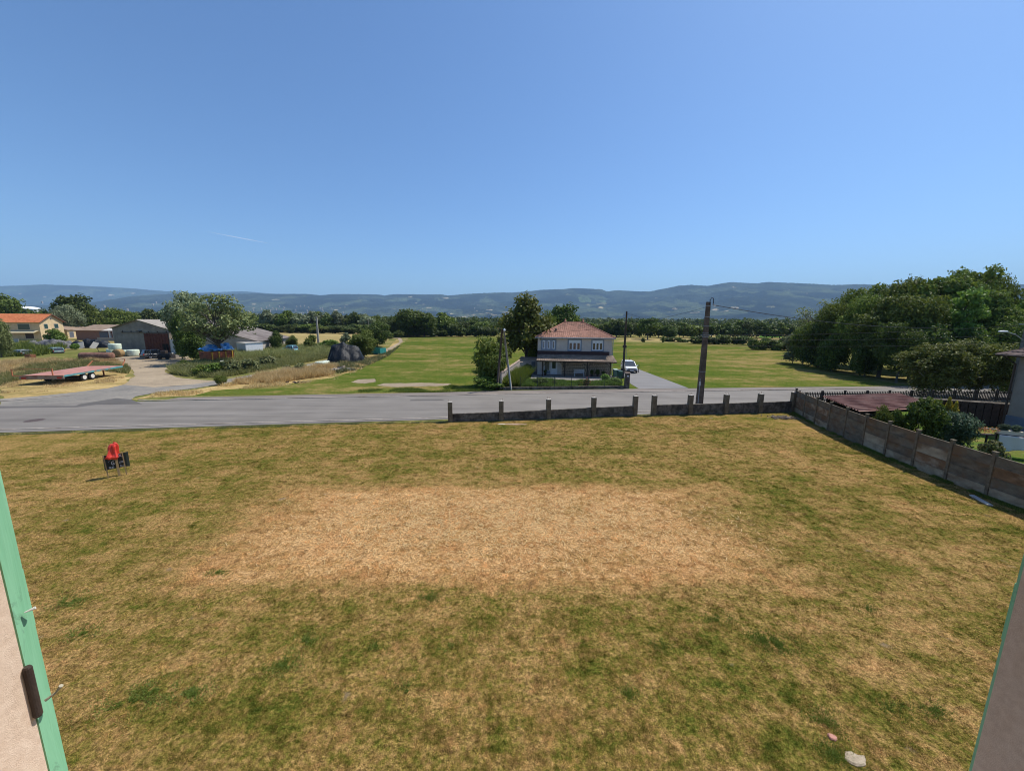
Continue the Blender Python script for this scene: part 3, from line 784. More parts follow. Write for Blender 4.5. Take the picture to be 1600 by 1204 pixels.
row([(396, 520), (600, 522)], 16, HK, 'hedgerow_bush', 'low bush at the foot of the belt behind the straw field', 'bushes at the back of the straw field', (9, 15), (18, 30), 'bush', seed=3)
for u, v, t, w, k in [(640, 526, 484, 44, 'oak0'), (663, 526, 487, 36, 'oak1'), (617, 525, 495, 42, 'dense'), (692, 525, 489, 34, 'far3')]:
    tree_px(u, v, t, w, k, 'oak_tree', {640: 'tallest dark oak at the back of the meadow', 663: 'second dark oak just right of the tallest one at the back of the meadow', 617: 'lower dark tree left of the tall oaks near the dirt path end', 692: 'slender spiky tree right of the pair of tall oaks'}[u])
row([(628, 526.5), (775, 526)], 15, HK, 'hedgerow_bush', 'hedge bush along the back edge of the left meadow', 'bushes along the back of the left meadow', (11, 21), (16, 27), 'bush', seed=4)
row([(600, 524), (780, 523)], 12, FARK, 'hedgerow_tree', 'tree standing behind the hedge at the back of the left meadow', 'trees behind the back hedge of the left meadow', (18, 28), (20, 34), seed=5)
row([(588, 532), (628, 527)], 5, HK, 'hedgerow_bush', 'hedge bush beside the far end of the dirt path', 'bushes beside the far end of the dirt path', (9, 14), (12, 20), 'bush', seed=55)
row([(855, 525), (1020, 527.5)], 13, FARK, 'hedgerow_tree', 'tree in the belt behind the grey house and its wooden pole', 'trees in the belt right behind the house', (19, 29), (20, 32), seed=6)
row([(1010, 527), (1240, 529)], 17, FARK, 'hedgerow_tree', 'tree in the belt behind the right meadow', 'trees in the belt behind the right meadow', (17, 27), (20, 34), seed=7)
row([(1038, 534), (1075, 535)], 4, HK, 'hedgerow_bush', 'low hedge bush at the back of the right meadow, left of the concrete pole', 'low bushes left of the concrete pole', (5, 9), (12, 20), 'bush', seed=8)
row([(1082, 537), (1168, 538.5)], 9, HK, 'hedgerow_bush', 'dark hedge bush at the back of the right meadow, right of the concrete pole', 'dark bushes right of the concrete pole', (10, 15), (14, 22), 'bush', seed=9)
row([(1172, 546.5), (1245, 548)], 8, HK, 'hedgerow_bush', 'thick hedge bush in front of the right end of the meadow', 'thick bushes at the right end of the meadow', (13, 21), (16, 26), 'bush', seed=10)
tree_px(1012, 530, 497, 34, 'oak1', 'oak_tree', 'round dark tree right behind the house driveway field')
tree_px(1045, 528, 508, 24, 'dense', 'oak_tree', 'low round tree in the field left of the concrete pole')
tree_px(1005, 534.5, 528, 7, 'hedge0', 'bush', 'tiny lone bush at the back edge of the right meadow', cat='bush')
tree_px(1036, 535, 525, 5, 'hedge1', 'bush', 'tiny slim sapling at the back edge of the right meadow', cat='bush')

# trees round the house opposite
tree_px(822, 581, 461, 90, 'ash_tall', 'ash_tree', 'tall leafy tree left of the grey house on a dark bare trunk', dist=58)
tree_px(879, 545, 476, 46, 'oak1', 'oak_tree', 'dark rounded tree directly behind the house roof', dist=112)
tree_px(858, 560, 487, 26, 'dense2', 'ash_tree', 'light green tree between the tall one and the house roof', dist=76)
tree_px(832, 577, 527, 22, 'dense2', 'bush', 'bright leafy bush against the left corner of the house', cat='bush', dist=59)
tree_px(768, 602, 527, 50, 'dense2', 'hazel_tree', 'rounded dark green tree by the paired wooden poles')
tree_px(783, 595, 524, 34, 'ash_tall', 'ash_tree', 'loose yellow green sapling just behind the paired poles', dist=53)
tree_px(765, 606, 588, 46, 'shrub', 'bush', 'low spreading shrub under the rounded tree beside the pavement', cat='bush')

# the wood on the right
wood = [ # u, v, top, width px, kind
    (1238, 567, 522, 30, 'olive2'), (1254, 569, 504, 38, 'dense2'), (1278, 574, 488, 54, 'dense'), (1306, 577, 474, 64, 'wood0'), (1340, 583, 462, 74, 'wood3'),
    (1372, 589, 466, 84, 'wood2'), (1330, 570, 452, 78, 'wood0'), (1365, 572, 446, 86, 'acacia0'), (1400, 578, 437, 100, 'wood3'), (1440, 580, 430, 110, 'acacia1'),
    (1490, 582, 419, 92, 'acacia0'), (1530, 581, 431, 66, 'wood0'), (1420, 592, 462, 96, 'wood0'), (1470, 593, 455, 104, 'acacia_bright'), (1530, 592, 456, 90, 'wood2'),
    (1578, 590, 458, 84, 'acacia_bright'), (1605, 584, 470, 80, 'wood4'), (1400, 597, 505, 72, 'wood1'), (1350, 588, 512, 50, 'dense'), (1445, 598, 508, 80, 'dense'),
    (1500, 600, 512, 80, 'dense'), (1560, 600, 505, 80, 'dense'), (1300, 580, 520, 44, 'dense'), (1665, 588, 478, 100, 'wood3'), (1720, 590, 485, 110, 'wood0'), (1620, 600, 500, 90, 'dense')]
wl = ['pale grey green shrub at the left tip of the wood', 'slim dark tree at the left tip of the wood', 'dark tree second from the left tip of the wood', 'rounded tree on the left shoulder of the wood', 'tree stepping up the left slope of the wood in the front row',
      'tall front tree of the wood just left of the clipped birches', 'tree in the second row on the left slope of the wood', 'feathery tree near the middle of the wood skyline', 'broad tree on the wood skyline left of the summit', 'broad feathery tree just left of the highest crown of the wood',
      'highest feathery crown on the skyline of the wood', 'crown just right of the highest one in the wood', 'front tree of the wood behind the first birch', 'yellow green acacia in the middle front of the wood', 'tree of the wood behind the second birch',
      'yellow green acacia at the right edge behind the street lamp', 'dark tree behind the street lamp pole', 'low dark tree at the foot of the wood left of the birches', 'dark undergrowth bush at the field edge of the wood', 'dark shaded bush right behind the first birch',
      'dark shaded bush right behind the second birch', 'dark shaded bush behind the light green shrub', 'dark low bush at the foot of the left slope of the wood', 'tree of the wood beyond the neighbouring roof', 'last tree of the wood hidden by the neighbouring roof', 'low bush beyond the neighbouring roof']
for (u, v, t, w, k), l in zip(wood, wl):
    tree_px(u, v, t, w, k, 'wood_tree' if k != 'dense' else 'bush', l, group='trees of the wood on the right', cat='tree' if k != 'dense' else 'bush')
tree_px(1272, 558, 470, 66, 'bare', 'ash_tree', 'sparse half bare tree at the left end of the wood', dist=112)
tree_px(1260, 556, 503, 44, 'far3', 'ash_tree', 'pale feathery tree low behind the half bare one', dist=120)
tree_px(1452, 623, 536, 92, 'birch', 'birch_tree', 'first drooping birch with a white trunk behind the picket fence')
tree_px(1524, 622, 534, 104, 'birch2', 'birch_tree', 'second drooping birch behind the picket fence, nearer the white house')
tree_px(1577, 622, 553, 44, 'brightbush', 'bush', 'light green shrub between the second birch and the white house', cat='bush')
# neighbour's garden plants
tree_px(1431, 698, 622, 58, 'laurel', 'laurel_bush', 'round dark glossy bush behind the concrete fence by the maroon roof', cat='bush')
tree_px(1484, 700, 643, 66, 'pine', 'pine_shrub', 'spreading blue green pine shrub behind the concrete fence', cat='bush')
tree_px(1476, 662, 621, 15, 'yellow', 'thuja_bush', 'golden pointed thuja, the left one of two behind the pine shrub', cat='bush')
tree_px(1488, 664, 627, 13, 'yellow', 'thuja_bush', 'golden pointed thuja, the right one of two behind the pine shrub', cat='bush')
tree_px(1372, 690, 635, 30, 'dense2', 'bush', 'small green bush peeping over the fence in front of the maroon roof', cat='bush')
tree_px(1394, 692, 641, 26, 'laurel', 'bush', 'low dark bush in the gap beside the round glossy bush', cat='bush')
tree_px(1548, 722, 688, 40, 'weed0', 'rose_bush', 'straggly pale flowering bush near the white cloth', cat='bush')

# far wooded plain: no one could count these crowns
C = []; O = []; T = []; S = []
rng = np.random.default_rng(5)
def far_band(n, d0, d1, az0, az1, h0, h1, w, k, size):
    for _ in range(n):
        d = rng.uniform(d0, d1); a = rng.uniform(az0, az1); h = rng.uniform(h0, h1); ww = w * rng.uniform(.6, 1.3)
        x, y = d * math.sin(a), d * math.cos(a)
        dd = rng.normal(0, 1, (k, 3)); dd /= np.linalg.norm(dd, axis=1, keepdims=True)
        p = np.array([x, y, h * .52]) + dd * np.array([ww / 2, ww / 2, h * .48]) * rng.uniform(.6, 1.05, (k, 1))
        p[:, 2] = np.maximum(p[:, 2], .4)
        C.append(p); O.append(dd); T.append(np.clip(rng.uniform(.1, .8, k) + rng.uniform(-.2, .2), 0, 1)); S.append(np.full(k, size * rng.uniform(.8, 1.2)))
A0, A1 = R(-60), R(60)
far_band(420, 330, 480, R(-58), R(-22), 7, 12, 11, 70, 1.9)
far_band(380, 430, 620, R(-22), R(45), 7, 12, 12, 70, 2.1)
far_band(800, 620, 1100, A0, A1, 8, 13, 15, 50, 3.0)
far_band(900, 1100, 2600, A0, A1, 8, 14, 24, 34, 5.0)
far_band(700, 2600, 4600, A0, A1, 9, 14, 40, 26, 8.0)
Cc = np.concatenate(C); V, F, TT = leaf_cards(Cc, np.concatenate(O), np.concatenate(S), rng, np.concatenate(T), 1.3)
tag(link('far_woods', np_mesh('far_woods', V, F, LEAF['far'], TT)), 'dark green mass of woods across the plain below the hills', 'woods', kind='stuff')

# ------------------------------------------------------------------ grass blades and weeds
GB = blade_material()
def blades(name, x, y, h, w, mat, tint, label, cat='grass', z=0.012, lean=0.6, parent=None):
    n = len(x)
    a = RNG.uniform(0, 2 * math.pi, n); b = RNG.uniform(0, 2 * math.pi, n)
    l = h * RNG.uniform(0, lean, n)
    zb = np.full(n, z)
    p0 = np.stack([x - np.cos(a) * w / 2, y - np.sin(a) * w / 2, zb], 1)
    p1 = np.stack([x + np.cos(a) * w / 2, y + np.sin(a) * w / 2, zb], 1)
    p2 = np.stack([x + np.cos(b) * l, y + np.sin(b) * l, z + h * 0.85], 1)
    V = np.stack([p0, p1, p2], 1).reshape(-1, 3)
    me = np_mesh(name, V, np.arange(3 * n).reshape(-1, 3), mat, np.repeat(tint, 3))
    return tag(link(name, me), label, cat, kind='stuff')
def in_poly(x, y, poly):
    ins = np.zeros(len(x), bool); n = len(poly); j = n - 1
    for i in range(n):
        xi, yi = poly[i]; xj, yj = poly[j]
        c = ((yi > y) != (yj > y)) & (x < (xj - xi) * (y - yi) / (yj - yi + 1e-12) + xi)
        ins ^= c; j = i
    return ins
# lawn: density falls with distance from the window
n = 2600000
d = 3.0 + 30 * RNG.uniform(0, 1, n) ** 1.15; an = RNG.uniform(R(-58), R(58), n)
x = d * np.sin(an); y = d * np.cos(an)
k = in_poly(x, y, lawn_pts) & (y > 2.2)
clump = fbm(x * 5.5, y * 5.5, 5, 3)
k &= RNG.uniform(0, 1, n) < np.clip((clump - 0.25) * 2.2, 0.12, 1) * .8
x, y, d, clump = x[k], y[k], d[k], clump[k]
h = 0.012 + 0.035 * np.clip(clump - .3, 0, 1) * 2 * RNG.uniform(.3, 1.3, len(x)); w = 0.0045 + 0.00075 * d
tb1 = np.clip((fbm(x * 9, y * 9, 21, 3) - .5) * 2.2 + .5, 0, 1); tb2 = np.clip((fbm(x * 2.6, y * 3.4, 22, 3) - .5) * 2 + .5, 0, 1)
blades('lawn_grass', x, y, h, w, GB, np.clip(.48 * tb1 + .30 * tb2 + .55 * RNG.uniform(0, 1, len(x)) ** 1.6 - .14, 0, 1), 'short patchy grass, green and straw coloured, over the whole plot', lean=2.2)
# greener tufts and weeds standing a little above the mown grass
cx_, cy_, rr_ = [], [], []
for (u, v, rad) in [(1215, 1008, .42), (1195, 1000, .3), (1122, 970, .25), (1290, 1130, .30), (1305, 1180, .24), (1400, 1110, .22), (1460, 1110, .2), (445, 1040, .35), (300, 1085, .3), (240, 1080, .35), (340, 895, .22), (200, 1100, .4), (590, 1010, .2), (670, 935, .25), (1130, 965, .2), (980, 1085, .2), (1030, 1010, .18), (110, 940, .35), (130, 990, .3), (480, 1000, .25), (640, 1080, .25), (1350, 950, .22), (700, 1010, .16)]:
    gx, gy = G(u, v); m_ = int(2600 * rad * rad / .16) + 120
    rad_ = rad * np.sqrt(RNG.uniform(0, 1, m_)) * (1 + .6 * RNG.normal(0, 1, m_)); th_ = RNG.uniform(0, 6.28, m_)
    cx_.append(gx + rad_ * np.cos(th_) * 1.25); cy_.append(gy + rad_ * np.sin(th_) * .8)
cx_ = np.concatenate(cx_); cy_ = np.concatenate(cy_); kk = fbm(cx_ * 6, cy_ * 6, 3, 3) > .44; cx_, cy_ = cx_[kk], cy_[kk]
blades('green_tufts', cx_, cy_, RNG.uniform(.025, .075, len(cx_)), np.full(len(cx_), .012), LEAF['ash'], RNG.uniform(0.1, 1, len(cx_)), 'dark green weed tufts scattered in the dry lawn', lean=1.3)
# loose straw lying on the scorched part
n = 3800; x = RNG.normal(-.3, 4.2, n); y = RNG.normal(13.4, 1.5, n)
kk = (((x + .3) / 9.5) ** 4 + ((y - 13.3) / 3.0) ** 4) < 1; x, y = x[kk], y[kk]; n = len(x)
a_ = RNG.uniform(0, math.pi, n); L_ = RNG.uniform(.05, .22, n); ww = .004 + .0004 * y
p0 = np.stack([x - np.cos(a_) * L_ / 2, y - np.sin(a_) * L_ / 2, np.full(n, .035)], 1); p1 = np.stack([x + np.cos(a_) * L_ / 2, y + np.sin(a_) * L_ / 2, np.full(n, .045)], 1)
off = np.stack([-np.sin(a_) * ww, np.cos(a_) * ww, np.zeros(n)], 1)
V = np.stack([p0 - off, p1 - off, p1 + off, p0 + off], 1).reshape(-1, 3)
tag(link('straw', np_mesh('straw', V, np.arange(4 * n).reshape(-1, 4), LEAF['dry'], np.repeat(RNG.uniform(.5, 1, n), 4))), 'loose pale straw strewn over the scorched middle of the lawn', 'straw', kind='stuff')
def weed_patch(name, poly, n, h0, h1, w, leafm, label, seed, dens=0.45, z=0.0, tlo=0, thi=1):
    r = np.random.default_rng(seed)
    ps = np.array(poly); lo = ps.min(0); hi = ps.max(0)
    x = r.uniform(lo[0], hi[0], n); y = r.uniform(lo[1], hi[1], n)
    k = in_poly(x, y, poly); cl = fbm(x / 1.7, y / 1.7, seed, 3)
    k &= r.uniform(0, 1, n) < np.clip((cl - dens) * 6, 0, 1)
    x, y, cl = x[k], y[k], cl[k]
    h = r.uniform(h0, h1, len(x)) * (0.5 + 1.2 * np.clip(cl - dens, 0, .5) * 2)
    return blades(name, x, y, h, np.full(len(x), w), LEAF[leafm], r.uniform(tlo, thi, len(x)), label, z=z, lean=.8)
vergeL = px((0, 617), (60, 612.5), (118, 607.5), (168, 601), (194, 592), (195, 582), (184, 572), (165, 568), (120, 563), (60, 564), (0, 566))
weed_patch('dry_grass', vergeL, 90000, .12, .35, .035, 'dry', 'dry golden grass around the flatbed trailer', 31, .42)
weed_patch('verge_weeds', px((0, 586), (40, 574), (120, 563), (170, 568), (205, 575), (200, 584), (150, 578), (90, 580), (40, 592), (0, 603)), 60000, .3, .8, .07, 'weed2', 'tangled green weeds behind the flatbed trailer', 32, .36)
weed_patch('dry_grass', px((0, 566), (60, 560), (180, 562), (200, 572), (120, 566), (60, 572), (0, 585)), 60000, .3, .7, .05, 'dry', 'tall straw coloured grass strip behind the green weeds', 33, .36)
vergeM = px((206, 624), (242, 615.5), (300, 609.5), (350, 602), (405, 591.5), (460, 581), (515, 570), (560, 562), (600, 553), (604, 556), (560, 580), (520, 594), (430, 604), (330, 611), (300, 618), (240, 620.5))
weed_patch('dry_grass', vergeM, 110000, .15, .5, .04, 'dry', 'dry golden grass between the lane and the green meadow', 34, .40)
weed_patch('dry_grass', px((365, 600), (385, 594), (440, 585), (500, 575), (530, 573), (520, 586), (470, 593), (420, 600)), 60000, .5, 1.1, .05, 'dry', 'tall tawny grass beside the lane near the black heap', 35, .36)
weedR = px((268, 584), (264, 577), (285, 571), (330, 566), (400, 560), (470, 553), (540, 549), (550, 552), (505, 561), (455, 571), (400, 581), (345, 590), (305, 590))
weed_patch('weeds', weedR, 160000, .35, 1.0, .07, 'weed2', 'rough grey green weeds between the yard and the lane', 36, .30)
weed_patch('weeds', px((330, 567), (380, 548), (450, 542), (560, 541), (560, 549), (500, 556), (400, 562)), 130000, .5, 1.3, .10, 'weed2', 'green scrub in front of the second barn', 37, .33)
weed_patch('weeds', px((505, 571), (560, 565), (605, 551), (626, 540), (606, 557), (560, 578), (525, 584)), 50000, .2, .7, .06, 'weed', 'weeds along the meadow edge by the black heap', 38, .35)
weed_patch('hedge_growth', px((0, 557), (0, 541), (60, 540), (100, 541), (100, 549), (60, 556)), 60000, .6, 1.6, .16, 'ash', 'overgrown green vegetable plants in front of the farmhouse', 39, .30)
weed_patch('verge_grass', px((690, 613), (770, 610.5), (782, 603), (760, 600), (700, 604), (560, 610), (560, 613)), 50000, .1, .3, .04, 'ash', 'greener grass along the pavement left of the poles', 40, .38)
# fringe along the edges of road, fence and wall
n = 90000; t = RNG.uniform(0, 1, n)
xe = np.interp(t, np.linspace(0, 1, 6), [-34, -22.5, -12, -4.6, 9.8, 23.9]); ye = np.interp(xe, [p[0] for p in reversed(lawn_pts[5:14])], [p[1] for p in reversed(lawn_pts[5:14])]) + RNG.normal(-0.12, .12, n)
kk = RNG.uniform(0, 1, n) < np.clip((fbm(xe * 1.3, ye * 0 + 3, 8, 3) - .30) * 1.2, .03, .5)
blades('edge_grass', xe[kk], ye[kk], RNG.uniform(.03, .12, kk.sum()), np.full(kk.sum(), .022), LEAF['weed'], RNG.uniform(0, 1, kk.sum()), 'longer green grass tufts along the road edge and block wall')
n = 40000; ye = RNG.uniform(11, 31.6, n); xe = 20.9 + .0095 * np.maximum(0, ye - 14) ** 2 - np.abs(RNG.normal(.06, .12, n))
kk = fbm(xe * 0 + 2, ye * 1.3, 9, 3) > .4
blades('edge_grass', xe[kk], ye[kk], RNG.uniform(.05, .15, kk.sum()), np.full(kk.sum(), .018), LEAF['ash'], RNG.uniform(0, 1, kk.sum()), 'longer grass tufts along the foot of the concrete fence')

def shrublet(u, v, t, w, key, label, cat='plant', name='weed_clump'):
    return tree_px(u, v, t, w, key, name, label, cat=cat)
shrublet(346, 601, 586, 20, 'dense2', 'dark green weed clump beside the lane in the golden verge')
shrublet(470, 578, 567, 22, 'weed0', 'pale weed clump beside the wrapped bundles by the lane')
shrublet(448, 579, 570, 14, 'weed1', 'brown green weed clump left of the wrapped bundles')
for i, (u, v, t, w, l) in enumerate([(290, 581, 568, 26, 'leafy weed clump at the left tip of the rough patch by the yard'), (312, 586, 570, 24, 'dark weed clump in front of the orange trailer'), (335, 586, 567, 30, 'bright green weed clump in front of the blue tarp'), (362, 584, 562, 34, 'largest pale green weed clump beside the lane'), (390, 580, 560, 32, 'silvery weed clump right of the largest one by the lane'), (420, 573, 556, 30, 'weed clump midway along the rough patch'), (287, 574, 562, 18, 'dark bush left of the orange trailer')]):
    shrublet(u, v, t, w, ['weed0', 'hedge1', 'shrub', 'weed1', 'weed0', 'weed1', 'dense'][i], l)

# ================================================================== front block wall with posts
def P_top(v): return v
fposts = [(-4.57, 27.75, 1.50), (-0.80, 28.2, 1.52), (2.81, 28.75, 1.55), (6.42, 29.45, 1.58), (9.85, 30.0, 1.62), (11.45, 30.25, 1.62), (14.5, 30.55, 1.62), (17.6, 30.9, 1.62), (20.7, 31.35, 1.62), (23.75, 31.75, 1.70)]
wall_h = {0: (.62, .68), 1: (.66, .74), 2: (.74, .80), 3: (.80, .84), 5: (.86, .90), 6: (.90, .92), 7: (.90, .94), 8: (.92, .96)}
RUST = pm('rust', (0.13, 0.05, 0.025), (0.26, 0.11, 0.05), 8, 0.85, 0.3)
def post_mesh():
    mb = MB(); w = .165
    mb.box(-w, w, -w, w, -.1, 1.0)
    return mb
postm = MB().box(-.165, .165, -.165, .165, -.12, 1.0)
me_post = postm.build('post', CONC, mesh_only=True)
capm = MB().box(-.16, .16, -.16, .16, 0, .03).build('post_top', CONC_TOP, mesh_only=True)
rebm = MB(); 
for dx, dy, hh in ((-.09, -.08, .16), (.10, -.07, .13), (.08, .09, .17), (-.1, .09, .10)): rebm.tube([(dx, dy, 0), (dx + .01, dy, hh)], .008, 5)
me_reb = rebm.build('rebar', RUST, mesh_only=True)
def block_wall(name, label, idx, bays):
    p0 = fposts[idx[0]]
    root = thing(name, label, 'wall', (p0[0], p0[1], 0))
    for i in idx:
        x, y, h = fposts[i]
        an = .12
        po = link('post', me_post, root, (x - p0[0], y - p0[1], 0), an, (1, 1, h))
        link('post_top', capm, root, (x - p0[0], y - p0[1], h + .001), an)
        link('rebar', me_reb, root, (x - p0[0], y - p0[1], h + .03), an + random.choice((0, 1.57, 3.1)))
    for b in bays:
        a = Vector(fposts[b][:2]); c = Vector(fposts[b + 1][:2]); d = (c - a); L = d.length; d /= L
        ang = math.atan2(d.y, d.x); s0 = .17; s1 = L - .17
        h0, h1 = wall_h[b]
        nb = max(4, round((s1 - s0) / .5)); bl = (s1 - s0) / nb
        rows = 4; 
        for r_ in range(rows):
            for j in range(nb + (r_ % 2)):
                u0 = s0 + bl * (j - .5 * (r_ % 2)); u1 = u0 + bl
                u0 = max(u0, s0); u1 = min(u1, s1)
                def hz(u, k): return (h0 + (h1 - h0) * (u - s0) / (s1 - s0)) * k / rows
                z = lambda u, k: hz(u, k) - (.10 if k == 0 else 0)
                g = .006; o = random.uniform(-.006, .006)
                mb = MB()
                y0, y1 = -.075 + o, .075 + o
                mb.add([(u0 + g, y0, z(u0, r_) + g), (u1 - g, y0, z(u1, r_) + g), (u1 - g, y1, z(u1, r_) + g), (u0 + g, y1, z(u0, r_) + g),
                        (u0 + g, y0, z(u0, r_ + 1) - g), (u1 - g, y0, z(u1, r_ + 1) - g), (u1 - g, y1, z(u1, r_ + 1) - g), (u0 + g, y1, z(u0, r_ + 1) - g)],
                       [(0, 3, 2, 1), (4, 5, 6, 7), (0, 1, 5, 4), (1, 2, 6, 5), (2, 3, 7, 6), (3, 0, 4, 7)])
                o_ = mb.build('block', BLOCK, root, loc=(a.x - p0[0], a.y - p0[1], 0)); o_.rotation_euler = (0, 0, ang)
        core = MB().box(s0, s1, -.062, .062, -.1, min(h0, h1) - .02)
        c_ = core.build('mortar', BLOCK, root, loc=(a.x - p0[0], a.y - p0[1], 0)); c_.rotation_euler = (0, 0, ang)
block_wall('block_wall', 'low dark block wall with five concrete posts, left of the gap', [0, 1, 2, 3, 4], [0, 1, 2, 3])
block_wall('block_wall', 'low dark block wall with concrete posts between the gap and the panel fence', [5, 6, 7, 8, 9], [5, 6, 7, 8])

# ================================================================== concrete panel fence on the right
pys = [31.75, 29.85, 28.0, 26.25, 24.5, 22.75, 21.05, 19.3, 17.6, 15.9, 14.15, 12.4, 10.6]
PANEL = []
for i, (c1, c2, st) in enumerate([((0.090, 0.075, 0.053), (0.190, 0.155, 0.106), (0.160, 0.085, 0.038)), ((0.250, 0.207, 0.141), (0.400, 0.338, 0.236), (0.170, 0.103, 0.053)), ((0.130, 0.075, 0.038), (0.240, 0.141, 0.072), (0.340, 0.291, 0.213)), ((0.100, 0.085, 0.061), (0.200, 0.169, 0.118), (0.170, 0.103, 0.053))]):
    PANEL.append(pm(f'panel_concrete_{i}', c1, c2, 2.2, 0.92, 0.5, stain=st, st_scale=1.0, local=False, stretch=(1, 1, 1.6)))
fr = thing('panel_fence', 'weathered concrete panel fence with rust stains along the right of the lawn', 'fence', (fence_x(pys[0]), pys[0], 0))
fx, fy = fence_x(pys[0]), pys[0]
rp = random.Random(9)
for i, y in enumerate(pys):
    x = fence_x(y)
    nx = fence_x(y - .1) - fence_x(y + .1); an = math.atan2(nx, .2)
    mb = MB().box(-.065, .065, -.06, .06, -.1, 2.02)
    mb.add([(-.085, -.08, 2.02), (.085, -.08, 2.02), (.085, .08, 2.02), (-.085, .08, 2.02), (-.085, -.08, 2.07), (.085, -.08, 2.07), (.085, .08, 2.07), (-.085, .08, 2.07), ], [(0, 3, 2, 1), (4, 5, 6, 7), (0, 1, 5, 4), (1, 2, 6, 5), (2, 3, 7, 6), (3, 0, 4, 7)])
    p = mb.build('post', CONC, fr, loc=(x - fx, y - fy, 0)); p.rotation_euler = (0, 0, an)
    if i + 1 < len(pys):
        y2 = pys[i + 1]; x2 = fence_x(y2)
        a = Vector((x, y)); b = Vector((x2, y2)); d = (b - a); L = d.length; ang = math.atan2(d.y, d.x)
        for r_ in range(4):
            z0 = r_ * .475 - (.06 if r_ == 0 else 0); z1 = (r_ + 1) * .475 - .016
            mb = MB().box(.065, L - .065, -.018, .018, z0, z1)
            for s in (-1, 1):                                     # raised border of the cast panel, proud on both faces
                f = sorted((s * .018, s * .036))
                mb.box(.066, L - .066, f[0], f[1], z1 - .05, z1 - .002)
                mb.box(.066, L - .066, f[0], f[1], z0 + .002, z0 + .04)
            if r_ == 3: m_ = rp.choice([PANEL[0], PANEL[3], PANEL[3]])
            elif r_ == 0: m_ = rp.choice([PANEL[1], PANEL[1], PANEL[3]])
            else: m_ = rp.choice(PANEL)
            o = mb.build('panel', m_, fr, loc=(x - fx, y - fy, 0)); o.rotation_euler = (0, 0, ang)

# ================================================================== own house: facade, window reveals, green shutters
STUC = pm('stucco', (0.72, 0.54, 0.41), (0.84, 0.66, 0.52), 90, 0.95, .5, local=True, bdist=0.002)
SHUT = None
m, nt, out = newmat('green_shutter_paint')
p_ = wpos(nt, scale=(1, 1, .06), local=True)
g_ = noi(nt, p_, 60, 4, .6, .5)
c_ = ramp(nt, g_, [(0.35, (0.22, 0.52, 0.31)), (0.65, (0.28, 0.60, 0.38))])
c_ = mixc(nt, ramp(nt, noi(nt, wpos(nt, scale=(1, 1, .35), local=True), 38, 5, .7, .6), [(0.60, 0.0), (0.68, 0.55)]), c_, (0.13, 0.25, 0.17))
bsdf(nt, out, c_, 0.5, bump=g_, bstr=.25, bdist=.003, spec=.4)
SHUT = m
FY = 0.51
own = thing('own_house', 'stuccoed house wall with green window shutters around the open window', 'house', (0, 0, 0))
mb = MB()
mb.box(-6.5, -.75, FY - .34, FY, 0, 9.6); mb.box(.75, 6.5, FY - .34, FY, 0, 9.6)
mb.box(-.75, .75, FY - .34, FY, 0, 6.66); mb.box(-.75, .75, FY - .34, FY, 8.75, 9.6)
mb.box(-6.5, -6.16, -8, FY - .34, 0, 9.6); mb.box(6.16, 6.5, -8, FY - .34, 0, 9.6); mb.box(-6.16, 6.16, -8, -7.66, 0, 9.6)
mb.build('wall', STUC, own)
MB().box(-.80, .80, FY - .36, FY + .035, 6.662, 6.70).build('window_sill', CONC_TOP, own)
TILE = pm('clay_tile_red', (0.32, 0.10, 0.05), (0.46, 0.17, 0.085), 3, 0.9, 0.6)
MB().add([(-7, FY + .5, 9.62), (7, FY + .5, 9.62), (7, -4, 11.6), (-7, -4, 11.6), (7, -8.5, 9.62), (-7, -8.5, 9.62)], [(0, 1, 2, 3), (3, 2, 4, 5), (1, 4, 2), (0, 3, 5), (0, 5, 4, 1)]).build('roof', TILE, own)
def shutter(sx, y0, y1, x0):
    o = MB()
    xs = [x0 + k * .148 for k in range(6)]
    root = None
    fr_ = MB()
    for k in range(5):
        a, b = sorted((sx * xs[k], sx * (xs[k + 1] - .004)))
        o_ = MB().box(a, b, y0, y1, 6.73, 8.62)
        if root is None: root = o_.build('shutter', SHUT, own)
        else: o_.build('plank', SHUT, root)
    a, b = sorted((sx * (x0 + .03), sx * (x0 + .72)))
    for z in (7.0, 8.35): MB().box(a, b, y1, y1 + .022, z, z + .10).build('batten', SHUT, root)
    return root
s1 = shutter(-1, FY + .004, FY + .0255, .7525)
s2 = shutter(1, FY + .002, FY + .0115, .762)
DARKM = pm('dark_metal', (0.045, 0.032, 0.028), (0.085, 0.06, 0.05), 20, 0.55, 0.2, metal=.3)
MB().lathe([(.004, 0), (.0055, .003), (.0055, .088), (.004, .091)], 14, c=(-.7475, FY + .002, 6.875)).build('hinge', DARKM, own)
MB().tube([(-.745, FY + .012, 6.893), (-.735, FY + .020, 6.900), (-.728, FY + .022, 6.910)], [.0022, .0016, .003], 7).build('hook', pm('hook_metal', (0.30, 0.27, 0.2), (0.4, 0.36, 0.27), 30, .6, .2), own)
MB().tube([(-.749, FY + .014, 7.05), (-.741, FY + .022, 7.052)], [.0008, .0025], 6).build('hook', pm('pale_hook', (0.6, 0.6, 0.58), (0.7, 0.7, 0.66), 30, .6, .2), own)

